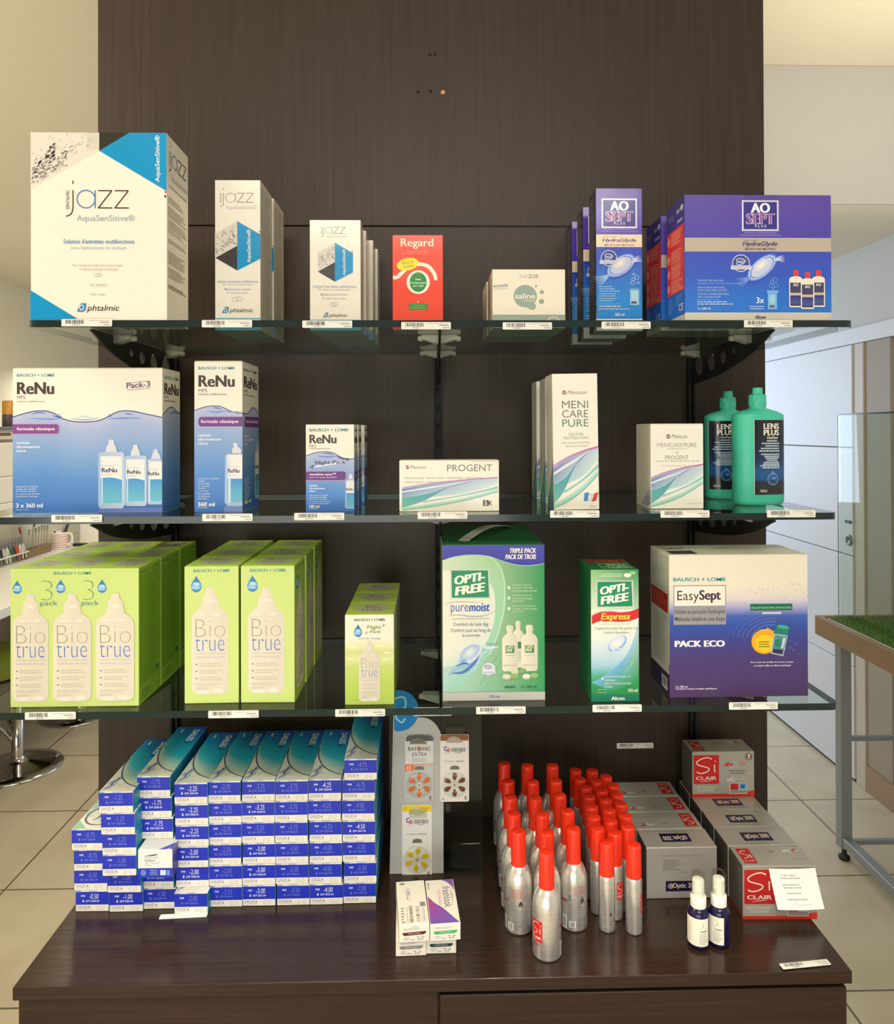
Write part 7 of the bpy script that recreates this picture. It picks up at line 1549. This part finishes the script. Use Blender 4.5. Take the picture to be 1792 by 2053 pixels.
for k, (dy, lb) in enumerate(((-.19, 'nearer'), (.165, 'farther'))):
    r_ = empty('amber_bottle', (-2.165, y0s+dy, zb), 'amber beaker on the grey instrument, %s one' % lb, 'beaker', 'amber beakers')
    b = MB(); b.lathe([(.028, .0), (.030, .002), (.030, .062)], C(92, 80, 84), n=20, cap1=True); b.build('base_cup', M_PLASTIC, r_)
    b = MB(); b.lathe([(.030, .0625), (.030, .128), (.026, .134), (.002, .135)], C(206, 146, 50), n=20); b.build('amber_top', M_PLASTIC, r_)
# white box at the end of the counter and a grey cord
pa, pb = onz(160, 1090, CT), onz(196, 1090, CT)
b = MB(); wv = .30; b.box(0, wv, 0, .12, 0, ony(170, 1046.5, pa.y).z-CT, C(234, 226, 204), bev=.003); o = b.build('white_device_box', M_WHITE, loc=(pa.x, pa.y, CT+.0004)); tag(o, 'plain white box at far end of the counter beside the mug', 'box')
cp_ = [ony(px, py, pa.y-.05) for px, py in ((146, 1076), (152, 1066), (158, 1068), (157, 1080), (150, 1086), (156, 1092))]
b = MB(); b.tube(spl([tuple(v) for v in cp_], 5)+[(cp_[-1].x+.02, pa.y-.06, CT+.004)], .0022, C(176, 168, 150), n=6); o = b.build('grey_cord', M_PLASTIC); tag(o, 'thin grey cord hanging beside the plain white box on the counter', 'cord')
b = MB(); b.box(-.03, .05, -.02, .02, 0, .016, C(40, 36, 38), bev=.003); q = onz(137, 1099, CT); o = b.build('black_adapter', M_PLASTIC, loc=(q.x+.02, q.y+.09, CT+.0004)); tag(o, 'small black adapter on the counter behind the striped mug', 'adapter')
# ---- bar stools
def stool():
    p = onz(35, 1540, 0)
    r_ = empty('bar_stool', (p.x, p.y, 0.0), 'lime green bar stool with chrome disc base, nearer one', 'stool', 'bar stools at the counter')
    b = MB(); b.lathe([(.198, .0005), (.200, .004), (.196, .010), (.150, .018), (.060, .034), (.034, .046), (.028, .060)], W8, n=48); b.build('disc_base', M_CHROME, r_)
    b = MB(); b.lathe([(.026, .058), (.026, .25), (.018, .252), (.018, .435)], W8, n=20); b.build('gas_column', M_CHROME, r_)
    b = MB(); b.tube([(-.03, -.02, .22), (-.08, -.10, .245), (-.05, -.19, .25), (.04, -.20, .25)] if False else spl([(-.022, -.01, .14), (-.06, -.03, .20), (-.10, -.06, .225), (-.16, -.10, .225), (-.20, -.06, .225), (-.20, .04, .225), (-.14, .10, .225), (-.06, .04, .21), (-.022, .012, .16)], 4), .010, W8, n=10); b.build('foot_ring', M_CHROME, r_)
    b = MB(); b.loft([(.436, .12, .14, 2), (.446, .16, .19, 2), (.456, .163, .193, 2), (.460, .16, .19, 2)], C(30, 26, 22), n=40, cx=-.10); rim_ = b
    b = MB(); b.loft([(.4605, .158, .188, 2), (.480, .162, .192, 2), (.530, .156, .186, 2), (.565, .13, .16, 2), (.578, .07, .09, 2), (.58, .002, .002, 2)], W8, n=40, cx=-.10); sc_ = b.build('seat_cushion', M_LIME, r_); rim_.build('seat_rim', M_RUBBER, sc_)
    return r_
s1 = stool(); s1.location.x -= .14; s1.location.x += .14
p2 = onz(158, 1432, 0); s2 = copy_tree(s1); s2.location = (p2.x, p2.y, 0); s2['label'] = 'bar stool farther back, only its chrome base rim showing'

# ---------------------------------------------------------------- glass showcase on the right
YF = 1.755
gx0 = onx(1656, 1233, 1.447).x; XL = 1.447
yb_ = YF; yn = .75
z1_, z0_ = ony(1660, 1233, YF).z, ony(1660, 1270, YF).z
case = empty('glass_showcase', (1.66, 1.25, 0), 'glass showcase with artificial grass on grey metal legs at right', 'showcase')
cx0 = 1.66; cy0 = 1.25
def cb(name, mat_, x0, x1, y0, y1, z0, z1, col=W8, bev=0.0):
    b = MB(); b.box(x0-cx0, x1-cx0, y0-cy0, y1-cy0, z0, z1, col, bev=bev); return b.build(name, mat_, case)
XR_ = 1.90
cb('wooden_side_board', M_OAK, XL, XL+.022, yn, YF, z0_, z1_, bev=.001); cb('wooden_side_board', M_OAK, XR_-.022, XR_, yn, YF, z0_, z1_, bev=.001)
cb('wooden_end_board', M_OAK, XL+.0225, XR_-.0225, YF-.022, YF, z0_, z1_, bev=.001); cb('wooden_end_board', M_OAK, XL+.0225, XR_-.0225, yn, yn+.022, z0_, z1_, bev=.001)
cb('base_tray', M_WHITE, XL+.023, XR_-.023, yn+.023, YF-.023, z0_+.01, z1_-.006)
gb = MB(); rg = random.Random(3)
gz0 = z1_-.0058
gb.box(XL+.04-cx0, XR_-.04-cx0, yn+.03-cy0, YF-.035-cy0, gz0, gz0+.006, C(64, 104, 40))
for i in range(7000):
    x, y = rg.uniform(XL+.04, XR_-.04)-cx0, rg.uniform(yn+.03, YF-.035)-cy0; hgt = rg.uniform(.008, .016); a = rg.uniform(0, 2*PI); w_ = .0014; lx, ly = rg.uniform(-.005, .005), rg.uniform(-.005, .005); g = mix(C(60, 104, 34), C(120, 150, 60), rg.random())
    gb.add([(x-w_*math.cos(a), y-w_*math.sin(a), gz0+.005), (x+w_*math.cos(a), y+w_*math.sin(a), gz0+.005), (x+lx, y+ly, gz0+.006+hgt)], [(0, 1, 2)], g)
o = gb.build('artificial_grass', M_RUBBER, case); o['kind'] = 'stuff'
gzt = ony(1679, 833, YF).z; GXL = onx(1679.5, 1200, 1.49); gx = ony(1679.5, 900, YF-.012).x
cb('glass_side_pane', M_CASEGLASS, gx, gx+.006, yn+.03, YF-.012, z1_-.004, gzt); cb('glass_end_pane', M_CASEGLASS, gx+.0065, XR_-.0365, YF-.018, YF-.012, z1_-.004, gzt); cb('glass_side_pane', M_CASEGLASS, XR_-.036, XR_-.03, yn+.03, YF-.012, z1_-.004, gzt)
cb('glass_top', M_GEDGE, gx, gx+.006, yn+.03, YF-.012, gzt+.0005, gzt+.006); cb('glass_top_pane', M_CASEGLASS, gx+.0065, XR_-.03, yn+.03, YF-.012, gzt+.0005, gzt+.006); cb('glass_edge', M_GEDGE, gx-.0008, gx+.0008, YF-.0119, YF-.0100, z1_, gzt)
lgx = ony(1680, 1500, YF-.03).x; lw = ony(1702, 1500, YF-.03).x-lgx
for (xa, ya_) in ((lgx, YF-.05), (lgx, yn+.01), (XR_-.06, YF-.05), (XR_-.06, yn+.01)):
    lg_ = cb('metal_leg', M_GREYMETAL, xa, xa+lw, ya_, ya_+.04, .045, z0_, bev=.002)
    b = MB(); b.lathe([(.018, .0005), (.020, .004), (.020, .012), (.009, .016), (.009, .044)], W8, n=16, cx=xa+lw/2-cx0, cy=ya_+.02-cy0); b.build('levelling_foot', M_BLACK, lg_)
for xa in (lgx, XR_-.06):
    cb('bottom_rail', M_GREYMETAL, xa+.003, xa+lw-.003, yn+.0502, YF-.0502, .055, .090, bev=.002)
for zz_ in (.055, .44, z0_-.040): cb('cross_rail', M_GREYMETAL, lgx+lw+.0002, XR_-.0602, YF-.040, YF-.020, zz_, zz_+.016, bev=.002)
